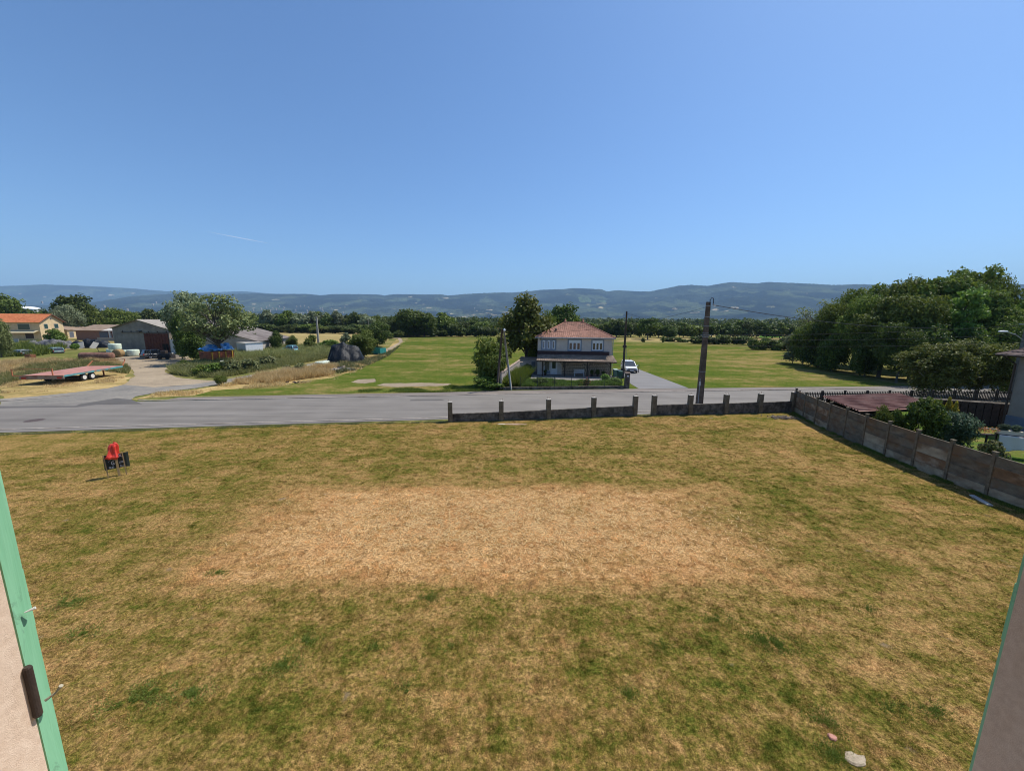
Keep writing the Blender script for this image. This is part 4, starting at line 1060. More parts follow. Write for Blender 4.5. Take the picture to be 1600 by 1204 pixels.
# ================================================================== house opposite
WALLP = pm('house_render', (0.55, 0.46, 0.395), (0.63, 0.535, 0.46), 2, 0.9, 0.2)
WALLW = pm('white_render', (0.52, 0.48, 0.44), (0.62, 0.58, 0.53), 2, 0.9, 0.2)
BLUEG = pm('blue_grey_paint', (0.20, 0.235, 0.29), (0.25, 0.285, 0.34), 3, 0.7, 0.1)
WHITE = pm('white_paint', (0.68, 0.69, 0.70), (0.78, 0.79, 0.80), 4, 0.5, 0.1)
DARKW = pm('dark_wood', (0.030, 0.022, 0.019), (0.065, 0.045, 0.038), 6, 0.8, 0.3)
MARO = pm('dark_brown_fascia', (0.045, 0.025, 0.025), (0.07, 0.04, 0.038), 5, 0.8, 0.3)
def glass_mat(name, c=(0.03, 0.035, 0.04)):
    m, nt, out = newmat(name)
    bsdf(nt, out, c, 0.06, spec=.8)
    return m
GLASS = glass_mat('window_glass')
def roof_tiles(name, c1, c2, c3, row=.33, rot=0.0):
    m, nt, out = newmat(name)
    p = wpos(nt, local=True)
    f = noi(nt, p, 2.2, 5, .7)
    big = noi(nt, p, .45, 3, .6)
    cell = N(nt, 'ShaderNodeTexVoronoi'); cell.inputs['Scale'].default_value = 3.6; nt.links.new(p, cell.inputs['Vector'])
    cc = N(nt, 'ShaderNodeSeparateColor'); nt.links.new(cell.outputs['Color'], cc.inputs[0])
    v = math_(nt, 'ADD', math_(nt, 'MULTIPLY', f, .5), math_(nt, 'ADD', math_(nt, 'MULTIPLY', cc.outputs[0], .22), math_(nt, 'MULTIPLY', big, .35)))
    c = ramp(nt, v, [(0.34, c1), (0.52, c2), (0.72, c3)])
    bsdf(nt, out, c, .9, bump=f, bstr=.4, bdist=.02, spec=.15)
    return m
def tiled_slope(name, quad, mat, parent, rows, cols=0, th=.035, amp=.03):
    """quad = eave-left, eave-right, top-right, top-left; stepped courses with rolled tiles"""
    a, b, c, d = [Vector(q) for q in quad]
    n_ = (b - a).cross(d - a).normalized()
    if n_.z < 0: n_ = -n_
    mb = MB()
    for r_ in range(rows):
        t0 = r_ / rows; t1 = (r_ + 1) / rows
        l0 = a.lerp(d, t0); r0 = b.lerp(c, t0); l1 = a.lerp(d, t1); r1 = b.lerp(c, t1)
        w = max((r0 - l0).length, .01)
        k = max(1, int(w / .28)) * 2 if cols else 1
        up0 = n_ * th
        vs = []; fs = []
        for i in range(k + 1):
            t = i / k; z = (n_ * amp) if (i % 2 == 0) else Vector((0, 0, 0))
            z2 = z
            vs += [l0.lerp(r0, t) + up0 + z, l1.lerp(r1, t) + z2 * .6, l0.lerp(r0, t) - n_ * .02]
        for i in range(k):
            q = i * 3
            fs += [(q, q + 3, q + 4, q + 1), (q + 2, q + 5, q + 3, q)]
        mb.add(vs, fs)
    return mb.build(name, mat, parent)
RT = roof_tiles('house_roof_tiles', (0.18, 0.120, 0.092), (0.31, 0.165, 0.118), (0.43, 0.235, 0.175))
RT2 = roof_tiles('porch_roof_tiles', (0.15, 0.12, 0.095), (0.26, 0.20, 0.155), (0.38, 0.28, 0.22))
ho = thing('country_house', 'two storey house with hipped red tile roof, stone clad porch wall and long lean-to roof', 'house', (3.55, 53.6, 0), R(-6.5))
HL = 10.1; HD = 8.6
MB().box(0, HL, 0, HD, -.1, 2.78).build('ground_floor_wall', WALLW, ho)
MB().box(-.02, HL + .02, -.02, HD + .02, 2.78, 5.28).build('upper_wall', WALLP, ho)
ov = .38
e = [(-ov, -ov, 5.22), (HL + ov, -ov, 5.22), (HL + ov, HD + ov, 5.22), (-ov, HD + ov, 5.22)]
r0 = (3.75, HD / 2, 7.25); r1 = (6.35, HD / 2, 7.25)
rf = tiled_slope('roof', [e[0], e[1], r1, r0], RT, ho, 16, 1)
tiled_slope('roof_slope', [e[1], e[2], r1, r1], RT, rf, 16, 1)
tiled_slope('roof_slope', [e[2], e[3], r0, r1], RT, rf, 16, 1)
tiled_slope('roof_slope', [e[3], e[0], r0, r0], RT, rf, 16, 1)
RIDGE = pm('ridge_tile', (0.36, 0.16, 0.11), (0.48, 0.24, 0.17), 4, .9, .4)
rg = MB()
for A_, B_ in ((r0, r1), (e[0], r0), (e[1], r1), (e[2], r1), (e[3], r0)): rg.tube([Vector(A_) + Vector((0, 0, .04)), Vector(B_) + Vector((0, 0, .04))], .075, 6)
rg.build('ridge_tiles', RIDGE, rf)
MB().box(-ov, HL + ov, -ov, HD + ov, 5.10, 5.20).build('soffit', WHITE, ho)
MB().tube([(-ov, -ov - .07, 5.14), (HL + ov, -ov - .07, 5.14)], .07, 8).build('gutter', pm('zinc', (0.25, 0.27, 0.29), (0.36, 0.38, 0.40), 5, .5, .1, metal=.4), ho)
MB().tube([(HL + .10, -.10, 5.1), (HL + .10, -.10, 0)], .05, 8).build('downpipe', MATS['zinc'], ho)
for x in (r0[0], r1[0]): MB().lathe([(.16, 0), (.12, .12), (.17, .2), (.06, .3), (.10, .38), (.02, .55)], 8, c=(x, HD / 2, 7.25)).build('roof_finial', RIDGE, ho)
MB().lathe([(.13, 0), (.13, .22), (.17, .24), (.02, .34)], 8, c=(2.45, 1.55, 6.10)).build('roof_vent', IRON, ho)
def window(x0, x1, z0, z1, sashes, parent, y=-.02, shutter_box=.0, frame=WHITE, sur=BLUEG, curtain=True):
    w = MB()
    t = .16
    w.box(x0 - t, x1 + t, y - .05, y - .001, z1, z1 + t); w.box(x0 - t, x1 + t, y - .08, y - .001, z0 - t, z0)
    w.box(x0 - t, x0, y - .05, y - .001, z0, z1); w.box(x1, x1 + t, y - .05, y - .001, z0, z1)
    root = w.build('window', sur, parent)
    zt = z1 - shutter_box
    if shutter_box: MB().box(x0, x1, y - .035, y - .002, zt, z1).build('shutter_box', frame, root)
    fr_ = MB(); n = sashes; sw = (x1 - x0) / n
    for k in range(n):
        a = x0 + k * sw + .008; b = a + sw - .016
        fr_.box(a, a + .09, y - .03, y - .002, z0, zt); fr_.box(b - .09, b, y - .03, y - .002, z0, zt)
        fr_.box(a + .09, b - .09, y - .03, y - .002, z0, z0 + .09); fr_.box(a + .09, b - .09, y - .03, y - .002, zt - .09, zt)
    fr_.build('window_frame', frame, root)
    for k in range(n):
        a = x0 + k * sw + .098; b = a + sw - .196
        MB().box(a, b, y - .014, y - .003, z0 + .09, zt - .09).build('pane', GLASS, root)
    return root
# left: three narrow lights between blue grey piers
lw = MB().box(.42, 2.55, -.07, -.021, 3.42, 4.98).build('window', BLUEG, ho)
MB().box(.60, 2.38, -.085, -.071, 3.55, 4.80).build('pier_panel', pm('grey_blue_panel', (0.30, 0.31, 0.37), (0.36, 0.37, 0.42), 3, .7, .1), lw)
for x in (.72, 1.40, 2.08):
    MB().box(x - .04, x + .26, -.11, -.086, 3.62, 4.76).build('window_frame', WHITE, lw)
    MB().box(x + .05, x + .17, -.122, -.111, 3.74, 4.64).build('pane', GLASS, lw)
window(4.25, 5.85, 3.52, 4.86, 3, ho, shutter_box=.30)
window(7.45, 8.85, 3.52, 4.86, 3, ho, shutter_box=.30)
# dark fascia band over the lean-to roof
MB().box(-.02, HL - .35, -.30, -.021, 2.80, 3.34).build('fascia', MARO, ho)
PD = 2.0
tiled_slope('porch_roof', [(-.03, -PD - .1, 2.16), (HL + .45, -PD - .1, 2.16), (HL + .15, -.31, 2.86), (-.03, -.31, 2.86)], RT2, ho, 7, 1)
MB().box(-.03, HL + .43, -PD - .08, -PD + .02, 2.02, 2.13).build('porch_beam', DARKW, ho)
for x in (.78, 3.75, 6.75, 9.75):
    po = MB().box(x - .07, x + .07, -PD - .04, -PD + .10, .05, 2.02).build('porch_post', DARKW, ho)
    br = MB()
    if x < 9: br.bar((x + .07, -PD + .03, 1.45), (x + .62, -PD + .03, 2.0), .08)
    if x > 1: br.bar((x - .07, -PD + .03, 1.45), (x - .62, -PD + .03, 2.0), .08)
    br.build('brace', DARKW, po)
MB().box(-.6, HL + .6, -PD - .5, -.001, -.05, .06).build('porch_floor', MATS['terrace_slab'], ho)
# entrance: side light, white door
MB().box(0, .62, -.5, -.001, .061, 2.4).build('side_pier', WALLW, ho)
sl = MB().box(.95, 1.75, -.05, -.001, .2, 2.15).build('side_light', WHITE, ho)
MB().box(1.03, 1.67, -.062, -.051, .62, 2.05).build('pane', glass_mat('curtained_glass', (0.20, 0.19, 0.165)), sl)
MB().box(.95, 1.75, -.055, -.0505, .22, .55).build('lower_panel', BLUEG, sl)
dr = MB().box(1.82, 2.78, -.06, -.001, .062, 2.2).build('door', WHITE, ho)
MB().box(2.05, 2.55, -.074, -.061, .9, 1.95).build('pane', glass_mat('door_glass', (0.07, 0.08, 0.06)), dr)
MB().tube([(1.95, -.07, 1.02), (1.95, -.12, 1.02), (2.05, -.12, 1.02)], .012, 6).build('handle', DARKM, dr)
# stone cladding: dark volcanic stones in pale joints, too many and too small to pick apart
MB().box(3.35, HL, -.06, -.001, .062, 2.7).build('joint_mortar', pm('pale_joint', (0.56, 0.44, 0.32), (0.68, 0.56, 0.43), 8, .95, .4), ho)
stn = MB(); rs = random.Random(12)
y_ = .09
while y_ < 2.6:
    hh = rs.uniform(.17, .26); x_ = 3.38 + rs.uniform(0, .1)
    while x_ < HL - .12:
        ww = rs.uniform(.18, .38); ww = min(ww, HL - .02 - x_)
        cx, cz = x_ + ww / 2, y_ + hh / 2 + rs.uniform(-.03, .03)
        k = rs.choice((5, 6, 7)); vs = []
        for dy, sc in ((-.062, 1.0), (-.10 - rs.uniform(0, .03), .86)):
            for j in range(k):
                an = 2 * math.pi * j / k + .3
                rx = (ww / 2 - .028) * sc * (1.05 if j % 2 else .95); rz = (hh / 2 - .020) * sc
                vs.append((cx + math.cos(an) * rx, dy, cz + math.sin(an) * rz))
        stn.add(vs, [tuple(range(k, 2 * k))] + [(j, (j + 1) % k, (j + 1) % k + k, j + k) for j in range(k)])
        x_ += ww
    y_ += hh
tag(stn.build('stones', pm('dark_stone', (0.030, 0.022, 0.018), (0.10, 0.065, 0.05), 3, .85, .6), ho), kind='stuff')
# bench on the porch
bn = thing('bench', 'white slatted bench standing on the porch before the dark stone wall', 'bench', (ho.matrix_basis @ Vector((5.75, -1.15, .06))), R(-6.5))
for z in (.42,): 
    for k in range(3): MB().box(-.65, .65, -.28 + k * .16, -.15 + k * .16, z, z + .03).build('seat_slat', WHITE, bn)
for k in range(3): MB().box(-.65, .65, .20, .225, .54 + k * .14, .61 + k * .14).build('back_slat', WHITE, bn)
for x in (-.62, .62):
    MB().box(x - .035, x + .035, -.28, .24, 0, .05).box(x - .03, x + .03, -.27, -.2, .05, .42).box(x - .03, x + .03, .225, .27, .05, .95).box(x - .035, x + .035, -.27, .224, .60, .64).build('leg', WHITE, bn)
# potted plants on the porch
POT = pm('dark_pot', (0.05, 0.035, 0.03), (0.09, 0.06, 0.05), 6, .8, .2)
def pot(lx, ly, s, key, label, col=POT):
    p = ho.matrix_basis @ Vector((lx, ly, .06))
    r_ = thing('potted_plant', label, 'plant', p)
    MB().lathe([(.10 * s, 0), (.16 * s, .25 * s), (.17 * s, .27 * s)], 12).build('pot', col, r_)
    tm, cm = PROTO[key]
    link('foliage', cm, r_, (0, 0, .22 * s), 0, (.55 * s, .55 * s, .6 * s))
pot(1.15, -1.5, 1.0, 'laurel', 'dark potted shrub beside the side light at the left porch post')
pot(7.4, -1.3, 1.1, 'laurel', 'dark potted shrub on the porch right of the white bench')
pot(8.2, -1.2, 1.2, 'dense', 'bushy dark potted plant second from the right on the porch')
pot(8.95, -1.3, 1.0, 'laurel', 'dark potted shrub nearest the right porch post')
# garden walls at the left of the house
gw = MB(); a = (-1.25, 41.7); b = (0.95, 51.6)
def wallseg(a, b, w, h0, h1, name, mat, parent, zc=.08, copmat=None, base=-.1):
    A_ = Vector(a); B_ = Vector(b); d = (B_ - A_).normalized(); n_ = Vector((-d.y, d.x)) * w / 2
    vs = [(*(A_ - n_), base), (*(B_ - n_), base), (*(B_ + n_), base), (*(A_ + n_), base), (*(A_ - n_), h0), (*(B_ - n_), h1), (*(B_ + n_), h1), (*(A_ + n_), h0)]
    o = MB().add(vs, [(0, 3, 2, 1), (4, 5, 6, 7), (0, 1, 5, 4), (1, 2, 6, 5), (2, 3, 7, 6), (3, 0, 4, 7)]).build(name, mat, parent)
    if copmat:
        n2 = Vector((-d.y, d.x)) * (w / 2 + .06)
        vs = [(*(A_ - n2), h0 + .002), (*(B_ - n2), h1 + .002), (*(B_ + n2), h1 + .002), (*(A_ + n2), h0 + .002), (*(A_), h0 + zc + .03), (*(B_), h1 + zc + .03)]
        MB().add(vs, [(0, 3, 2, 1), (0, 1, 5, 4), (2, 3, 4, 5), (1, 2, 5), (3, 0, 4)]).build('coping', copmat, o if parent is None else parent)
    return o
COP = pm('wall_coping', (0.22, 0.16, 0.125), (0.34, 0.26, 0.205), 4, .9, .5)
g1 = thing('garden_wall', 'garden wall with sloping tiled coping running from the road to the house', 'wall', (0, 0, 0))
wallseg(a, b, .22, 1.78, 2.18, 'wall', pm('dim_render', (0.30, 0.26, 0.23), (0.40, 0.35, 0.31), 3, .9, .3), g1, .10, COP)
wallseg(b, (2.6, 53.2), .22, 1.9, 1.9, 'wall', pm('dim_render', (0.30, 0.26, 0.23), (0.40, 0.35, 0.31), 3, .9, .3), g1, .06, COP)
lean = thing('garden_store', 'low rendered store with a grey door against the left side of the house', 'shed', (1.1, 54.3, 0), R(-6.5))
MB().box(0, 2.4, 0, 3, -.05, 2.05).build('wall', MATS['dim_render'], lean)
MB().box(-.1, 2.42, -.1, 3.1, 2.052, 2.14).build('roof', COP, lean)
MB().box(1.2, 2.2, -.05, -.001, .05, 1.75).build('door', pm('grey_door', (0.10, 0.105, 0.12), (0.14, 0.145, 0.16), 3, .8, .2), lean)
# low front wall, pillar, mesh fence
f0 = Vector((-1.0, 41.25)); f1 = Vector((12.7, 42.75))
fw_ = thing('front_garden_wall', 'low dark kerb wall with a square pillar in front of the house garden', 'wall', (0, 0, 0))
wallseg(f0, f1, .2, .30, .30, 'wall', BLOCK, fw_)
MB().box(-.24, .24, -.24, .24, -.1, 1.72).build('pillar', BLOCK, fw_, loc=(12.98, 42.85, 0))
MB().box(-.30, .30, -.30, .30, 1.722, 1.80).build('pillar_cap', COP, fw_, loc=(12.98, 42.85, 0))
MB().box(-.08, .08, -.25, -.241, 1.35, 1.5).build('house_number_plate', WHITE, fw_, loc=(12.98, 42.85, 0))
mf = thing('mesh_fence', 'thin dark wire mesh fence with slim posts in front of the garden plants', 'fence', (0, 0, 0))
DG = pm('dark_green_metal', (0.02, 0.035, 0.028), (0.035, 0.05, 0.04), 8, .6, .1)
d = (f1 - f0).normalized(); L = (f1 - f0).length
npost = 6
for k in range(npost + 1):
    p = f0 + d * (1.9 + (L - 2.3) * k / npost)
    MB().tube([(p.x, p.y, .30), (p.x, p.y, 1.45)], .028, 6).build('post', DG, mf)
wires = MB()
pA = f0 + d * 1.9; pB = f0 + d * (L - .4)
for z in [.35 + .1 * i for i in range(11)]: wires.tube([(pA.x, pA.y, z), (pB.x, pB.y, z)], .0028, 3, cap=False)
kk_ = int((pB - pA).length / .10)
for i in range(kk_ + 1):
    p = pA.lerp(pB, i / kk_); wires.tube([(p.x, p.y, .32), (p.x, p.y, 1.38)], .0028, 3, cap=False)
tag(wires.build('wire_mesh', DG, mf), kind='stuff')
gp = [(-.6, 42.0), (12.6, 43.4), (13.4, 46.9), (4, 48.2), (1.2, 48.6)]
weed_patch('garden_plants', [(1.3, 42.0), (12.4, 43.2), (12.6, 45.2), (8, 45.6), (1.5, 44.8)], 60000, .25, .65, .12, 'bright', 'bright leafy garden plants behind the mesh fence', 51, .25)
weed_patch('tall_plants', [(-.8, 42.3), (.7, 42.3), (2.2, 50.5), (1.1, 50.8)], 60000, .6, 1.5, .12, 'ash', 'tall straggly plants along the garden wall with sloping coping', 52, .25)
def shrub_at(x, y, h, w, key, label, name='garden_shrub', cat='bush'): return tree_at(x, y, h, w, key, name, label, cat=cat)
shrub_at(3.2, 43.2, 1.1, 1.7, 'laurel', 'dark shrub among the bright plants below the house door')
shrub_at(4.9, 43.5, .75, .9, 'dense', 'smaller dark shrub just right of the larger one below the door')
shrub_at(8.6, 43.6, .95, .9, 'dense', 'reddish dark rose shrub in the middle of the mesh fence', 'rose_shrub')
shrub_at(11.4, 46.6, 1.1, 1.3, 'shrub', 'bright shrub at the right front corner of the porch')
shrub_at(12.0, 44.4, 1.0, 1.6, 'shrub', 'bright bush spilling over by the square pillar')
shrub_at(1.9, 52.6, 1.7, 2.0, 'laurel', 'dark shaded shrub in the corner left of the house')
fl = MB(); rs = random.Random(3)
for k in range(60):
    c = Vector((8.6 + rs.gauss(0, .35), 43.45 + rs.gauss(0, .3), .7 + rs.gauss(0, .25))); s = .035
    fl.add([c + Vector((s, 0, 0)), c + Vector((0, s, .01)), c + Vector((-s, 0, 0)), c + Vector((0, -s, -.01)), c + Vector((0, 0, s))], [(0, 1, 4), (1, 2, 4), (2, 3, 4), (3, 0, 4)])
tag(fl.build('rose_blossoms', pm('rose_red', (0.45, 0.04, 0.04), (0.6, 0.12, 0.10), 9, .7, .1)), 'small red rose blossoms over the reddish shrub', 'flowers', kind='stuff')
# bins
def wheelie(x, y, rz, body, lid, label):
    r_ = thing('wheelie_bin', label, 'bin', (x, y, 0), rz)
    MB().add([(-.24, -.27, .05), (.24, -.27, .05), (.24, .25, .05), (-.24, .25, .05), (-.29, -.36, .98), (.29, -.36, .98), (.29, .33, .98), (-.29, .33, .98)], [(0, 3, 2, 1), (4, 5, 6, 7), (0, 1, 5, 4), (1, 2, 6, 5), (2, 3, 7, 6), (3, 0, 4, 7)]).build('body', body, r_, bevel=.02)
    MB().add([(-.31, -.40, .985), (.31, -.40, .985), (.31, .36, .985), (-.31, .36, .985), (-.28, -.34, 1.06), (.28, -.34, 1.06), (.28, .30, 1.10), (-.28, .30, 1.10)], [(0, 3, 2, 1), (4, 5, 6, 7), (0, 1, 5, 4), (1, 2, 6, 5), (2, 3, 7, 6), (3, 0, 4, 7)]).build('lid', lid, r_, bevel=.02)
    for s in (-1, 1): MB().lathe([(.10, -.03), (.10, .03)], 12, M=Matrix.Translation((s * .27, .28, .10)) @ Matrix.Rotation(math.pi / 2, 4, 'Y')).build('wheel', DARKM, r_)
PL_G = pm('green_plastic', (0.015, 0.06, 0.045), (0.025, 0.085, 0.06), 4, .5, .1)
PL_GR = pm('grey_green_plastic', (0.10, 0.19, 0.16), (0.14, 0.24, 0.20), 4, .5, .1)
PL_L = pm('pale_green_plastic', (0.30, 0.40, 0.33), (0.38, 0.48, 0.41), 4, .5, .1)
wheelie(14.0, 51.7, .1, PL_GR, PL_L, 'taller grey green bin with a pale lid beside the porch')
wheelie(14.15, 50.0, .1, PL_G, PL_G, 'dark green wheelie bin in front of the pale lidded bin')
for i, (u, v, t, l) in enumerate([(982, 577, 559, 'rusty field post behind the white car'), (997.5, 582, 569, 'short dark field post just right of the white car')]):
    x, y = G(u, v)
    o = MB().tube([(0, 0, -.1), (.02, 0, zat(x, y, t))], .05, 6).build('fence_post', RUST if i == 0 else DARKW, loc=(x, y, 0)); tag(o, l, 'post')
rl = thing('field_rail', 'thin rusty field rail between the house corner and the meadow post', 'fence', (0, 0, 0))
x, y = G(982, 577)
for z in (1.2, .75): MB().tube([(13.6, 56.5, z), (x, y, z)], .025, 5).build('rail', RUST, rl)

# ================================================================== vehicles
TYRE = pm('tyre_rubber', (0.012, 0.012, 0.012), (0.025, 0.025, 0.025), 20, .9, .2)
RIM = pm('wheel_rim', (0.35, 0.35, 0.36), (0.45, 0.45, 0.46), 9, .4, .1, metal=.5)
RED = pm('red_lens', (0.35, 0.015, 0.01), (0.45, 0.03, 0.02), 5, .3, .0)
LAMP = pm('headlight_glass', (0.55, 0.58, 0.60), (0.7, 0.73, 0.75), 5, .15, .0)
BLK = pm('black_plastic', (0.015, 0.015, 0.016), (0.03, 0.03, 0.032), 5, .6, .1)
def paint(name, c):
    m, nt, out = newmat(name)
    b = bsdf(nt, out, c, .35, spec=.5)
    b.inputs['Coat Weight'].default_value = .5; b.inputs['Coat Roughness'].default_value = .1
    return m
def car(name, label, loc, rz, pm_, L=4.5, Wd=1.8, Hh=1.65, suv=True, cat='car', clear=.28, noseh=.62):
    """local +Y is forward"""
    r_ = thing(name, label, cat, loc, rz)
    hw = Wd / 2
    # lower body sections along y: (y, half width, z bottom, z top)
    S = [(-L / 2, hw * .86, clear + .10, .80), (-L / 2 + .12, hw * .97, clear, Hh * .58), (-L * .28, hw, clear, Hh * .59), (0, hw, clear - .02, Hh * .59), (L * .20, hw, clear, Hh * .585), (L * .28, hw * .99, clear, Hh * .57), (L / 2 - .22, hw * .93, clear + .02, Hh * (noseh - .10)), (L / 2, hw * .80, clear + .12, Hh * .38)]
    vs = []; fs = []
    for (y, w, z0, z1) in S:
        vs += [(-w * .92, y, z0), (w * .92, y, z0), (w, y, z0 + .15), (w, y, z1 - .12), (w * .90, y, z1), (-w * .90, y, z1), (-w, y, z1 - .12), (-w, y, z0 + .15)]
    for i in range(len(S) - 1):
        for k in range(8): fs.append((i * 8 + k, (i + 1) * 8 + k, (i + 1) * 8 + (k + 1) % 8, i * 8 + (k + 1) % 8))
    fs.append(tuple(range(8))); fs.append(tuple(reversed([(len(S) - 1) * 8 + k for k in range(8)])))
    body = MB().add(vs, fs).build('body', pm_, r_, smooth=False, bevel=.04)
    # cabin glass house then roof panel
    zb = Hh * .585; zt = Hh - .05; yr = -L / 2 + .12; yf = L * .24
    c0 = [(-hw * .90, yr, zb), (hw * .90, yr, zb), (hw * .90, yf, zb), (-hw * .90, yf, zb)]
    c1 = [(-hw * .74, yr + .25, zt), (hw * .74, yr + .25, zt), (hw * .74, yf - 1.0, zt), (-hw * .74, yf - 1.0, zt)]
    MB().add(c0 + c1, [(4, 5, 6, 7), (0, 1, 5, 4), (1, 2, 6, 5), (2, 3, 7, 6), (3, 0, 4, 7)]).build('window_glass', GLASS, r_)
    MB().add([(a * 1.03, b, z) for a, b, z in c1] + [(a * .94, b * .96, z + .06) for a, b, z in c1], [(0, 3, 2, 1), (4, 5, 6, 7), (0, 1, 5, 4), (1, 2, 6, 5), (2, 3, 7, 6), (3, 0, 4, 7)]).build('roof', pm_, r_, bevel=.02)
    pil = MB()
    for s in (0, 1):
        sx = 1 if s else -1
        pil.bar((sx * hw * .905, yr, zb), (sx * hw * .75, yr + .25, zt), .10); pil.bar((sx * hw * .905, yf, zb), (sx * hw * .75, yf - 1.0, zt), .07)
        pil.bar((sx * hw * .91, -L * .03, zb), (sx * hw * .755, -L * .03, zt), .08); pil.bar((sx * hw * .91, -L * .27, zb), (sx * hw * .755, -L * .25, zt), .09)
    pil.build('pillars', pm_, r_)
    for s in (-1, 1):
        for y in (-L * .30, L * .32):
            M = Matrix.Translation((s * (hw - .10), y, .33)) @ Matrix.Rotation(math.pi / 2, 4, 'Y')
            w_ = MB().lathe([(.26, -.115), (.33, -.09), (.33, .09), (.26, .115)], 18, M=M).build('wheel', TYRE, r_)
            MB().lathe([(.20, -.125), (.20, .125)], 12, M=M).build('rim', RIM, w_)
        MB().box(*sorted((s * hw * .62, s * hw * .86)), L / 2 - .11, L / 2 - .03, Hh * .40, Hh * .47).build('headlight', LAMP, r_)
        MB().box(*sorted((s * hw * .80, s * hw * .955)), -L / 2 - .02, -L / 2 + .16, Hh * .44, Hh * .60).build('tail_light', RED, r_)
        MB().box(*sorted((s * (hw + .02), s * (hw + .20))), yf - .25, yf - .13, zb + .02, zb + .17).build('mirror', pm_, r_)
    MB().box(-hw * .60, hw * .60, L / 2 - .07, L / 2 + .02, Hh * .395, Hh * .455).build('grille', BLK, r_)
    MB().box(-hw * .78, hw * .78, L / 2 - .14, L / 2 + .03, clear + .02, clear + .20).build('bumper', BLK, r_)
    MB().box(-hw * .84, hw * .84, -L / 2 - .04, -L / 2 + .12, clear + .02, clear + .24).build('bumper', BLK, r_)
    MB().box(-.26, .26, -L / 2 - .055, -L / 2 - .041, Hh * .40, Hh * .40 + .11).build('number_plate', WHITE, r_)
    MB().box(-.26, .26, L / 2 + .031, L / 2 + .04, clear + .09, clear + .20).build('number_plate', WHITE, r_)
    return r_
car('parked_car', 'white car parked facing the road on the driveway', (17.6, 57.5, .01), R(180 - 6), paint('white_car_paint', (0.78, 0.79, 0.80)), L=4.3, Wd=1.85, Hh=1.56)
x, y = G(232, 560.5)
car('parked_car', 'dark grey estate car seen from behind in front of the barn door', (x + .3, y + 1.6, 0), R(-28), paint('dark_grey_car_paint', (0.035, 0.04, 0.048)), L=4.6, Wd=1.85, Hh=1.62)
x, y = G(85, 551)
car('old_car', 'pale blue old car sunk in the weeds before the dark tarps', (x, y, -.25), R(68), paint('pale_blue_car_paint', (0.24, 0.36, 0.37)), L=4.4, Wd=1.75, Hh=1.4)
x, y = G(33, 555)
car('old_car', 'old car with a pale bonnet half hidden at the left of the garden', (x, y, -.1), R(75), paint('faded_grey_paint', (0.28, 0.32, 0.33)), L=4.2, Wd=1.7, Hh=1.25)
x, y = G(452, 551)
car('old_van', 'turquoise and white car roof half buried in the scrub', (x, y, -.1), R(80), paint('turquoise_paint', (0.25, 0.55, 0.62)), L=3.6, Wd=1.7, Hh=1.75)
x, y = G(255, 561)
lt = thing('loader_attachment', 'dark farm loader parked right of the grey estate car', 'machine', (x, y + .5, 0), .2)
MB().box(-.9, .9, -.5, .5, .25, 1.0).build('body', BLK, lt, bevel=.05)
MB().box(-.5, .3, -.4, .4, 1.0, 1.55).build('cab', DARKM, lt, bevel=.05)
for s in (-.6, .6): MB().lathe([(.35, -.12), (.35, .12)], 14, M=Matrix.Translation((s, -.52, .35)) @ Matrix.Rotation(math.pi / 2, 4, 'X')).build('wheel', TYRE, lt)
x, y = G(267, 559)
tr = thing('feed_trough', 'long low concrete trough between the parked car and the dark tree', 'trough', (x, y, 0), -.1)
MB().box(-2.4, 1.4, -.35, .35, 0, .62).build('side', pm('trough_concrete', (0.22, 0.19, 0.16), (0.32, 0.28, 0.24), 4, .9, .3), tr)
MB().box(-2.3, 1.3, -.25, .25, .63, .66).build('fill', DARKM, tr)

# ---- flatbed trailer with pink deck
A_ = Vector((-54.3, 42.3)); B_ = Vector((-50.3, 42.1))
fb = thing('flatbed_trailer', 'flatbed trailer with faded pink deck and turquoise side rail on dry grass', 'trailer', (-52.2, 42.2, 0), R(9))
PINK = pm('faded_pink_deck', (0.33, 0.15, 0.12), (0.45, 0.225, 0.185), 2.5, .85, .3, stain=(0.30, 0.14, 0.11), st_scale=.8)
TEAL = pm('turquoise_paint_rail', (0.05, 0.22, 0.25), (0.10, 0.32, 0.34), 3, .6, .2, stain=(0.25, 0.10, 0.06), st_scale=1.2)
ORR = pm('orange_rust_paint', (0.36, 0.12, 0.055), (0.52, 0.20, 0.10), 4, .8, .3, stain=(0.20, 0.08, 0.05), st_scale=1.5)
TL = 7.9; TW = 4.0
DIRT = pm('dirty_steel', (0.20, 0.155, 0.12), (0.33, 0.27, 0.21), 3, .85, .3, stain=(0.18, 0.07, 0.04), st_scale=1.5)
hw = TW / 2
npl = 7
for k in range(npl):
    x0 = -hw + TW * k / npl + .008; x1 = -hw + TW * (k + 1) / npl - .008
    MB().add([(x0, 0, .98), (x1, 0, .98), (x1 + .0, TL, 1.12), (x0 + .0, TL, 1.12), (x0, 0, 1.03), (x1, 0, 1.03), (x1, TL, 1.17), (x0, TL, 1.17)], [(0, 3, 2, 1), (4, 5, 6, 7), (0, 1, 5, 4), (1, 2, 6, 5), (2, 3, 7, 6), (3, 0, 4, 7)]).build('deck_plank', PINK, fb)
for s in (-1, 1): MB().bar((s * (hw + .04), -.03, .93), (s * (hw + .04), TL, 1.07), .06, .19).build('side_rail', TEAL, fb)
tb = MB().box(-hw - .08, hw + .08, -.14, -.04, .62, 1.00).build('tail_board', DIRT, fb)
MB().box(-hw - .09, hw + .09, -.15, -.03, 1.001, 1.05).build('tail_edge', ORR, tb)
for s in (-1, 1): MB().box(*sorted((s * (hw - .55), s * (hw - .08))), -.165, -.141, .68, .86).build('tail_light', RED, tb)
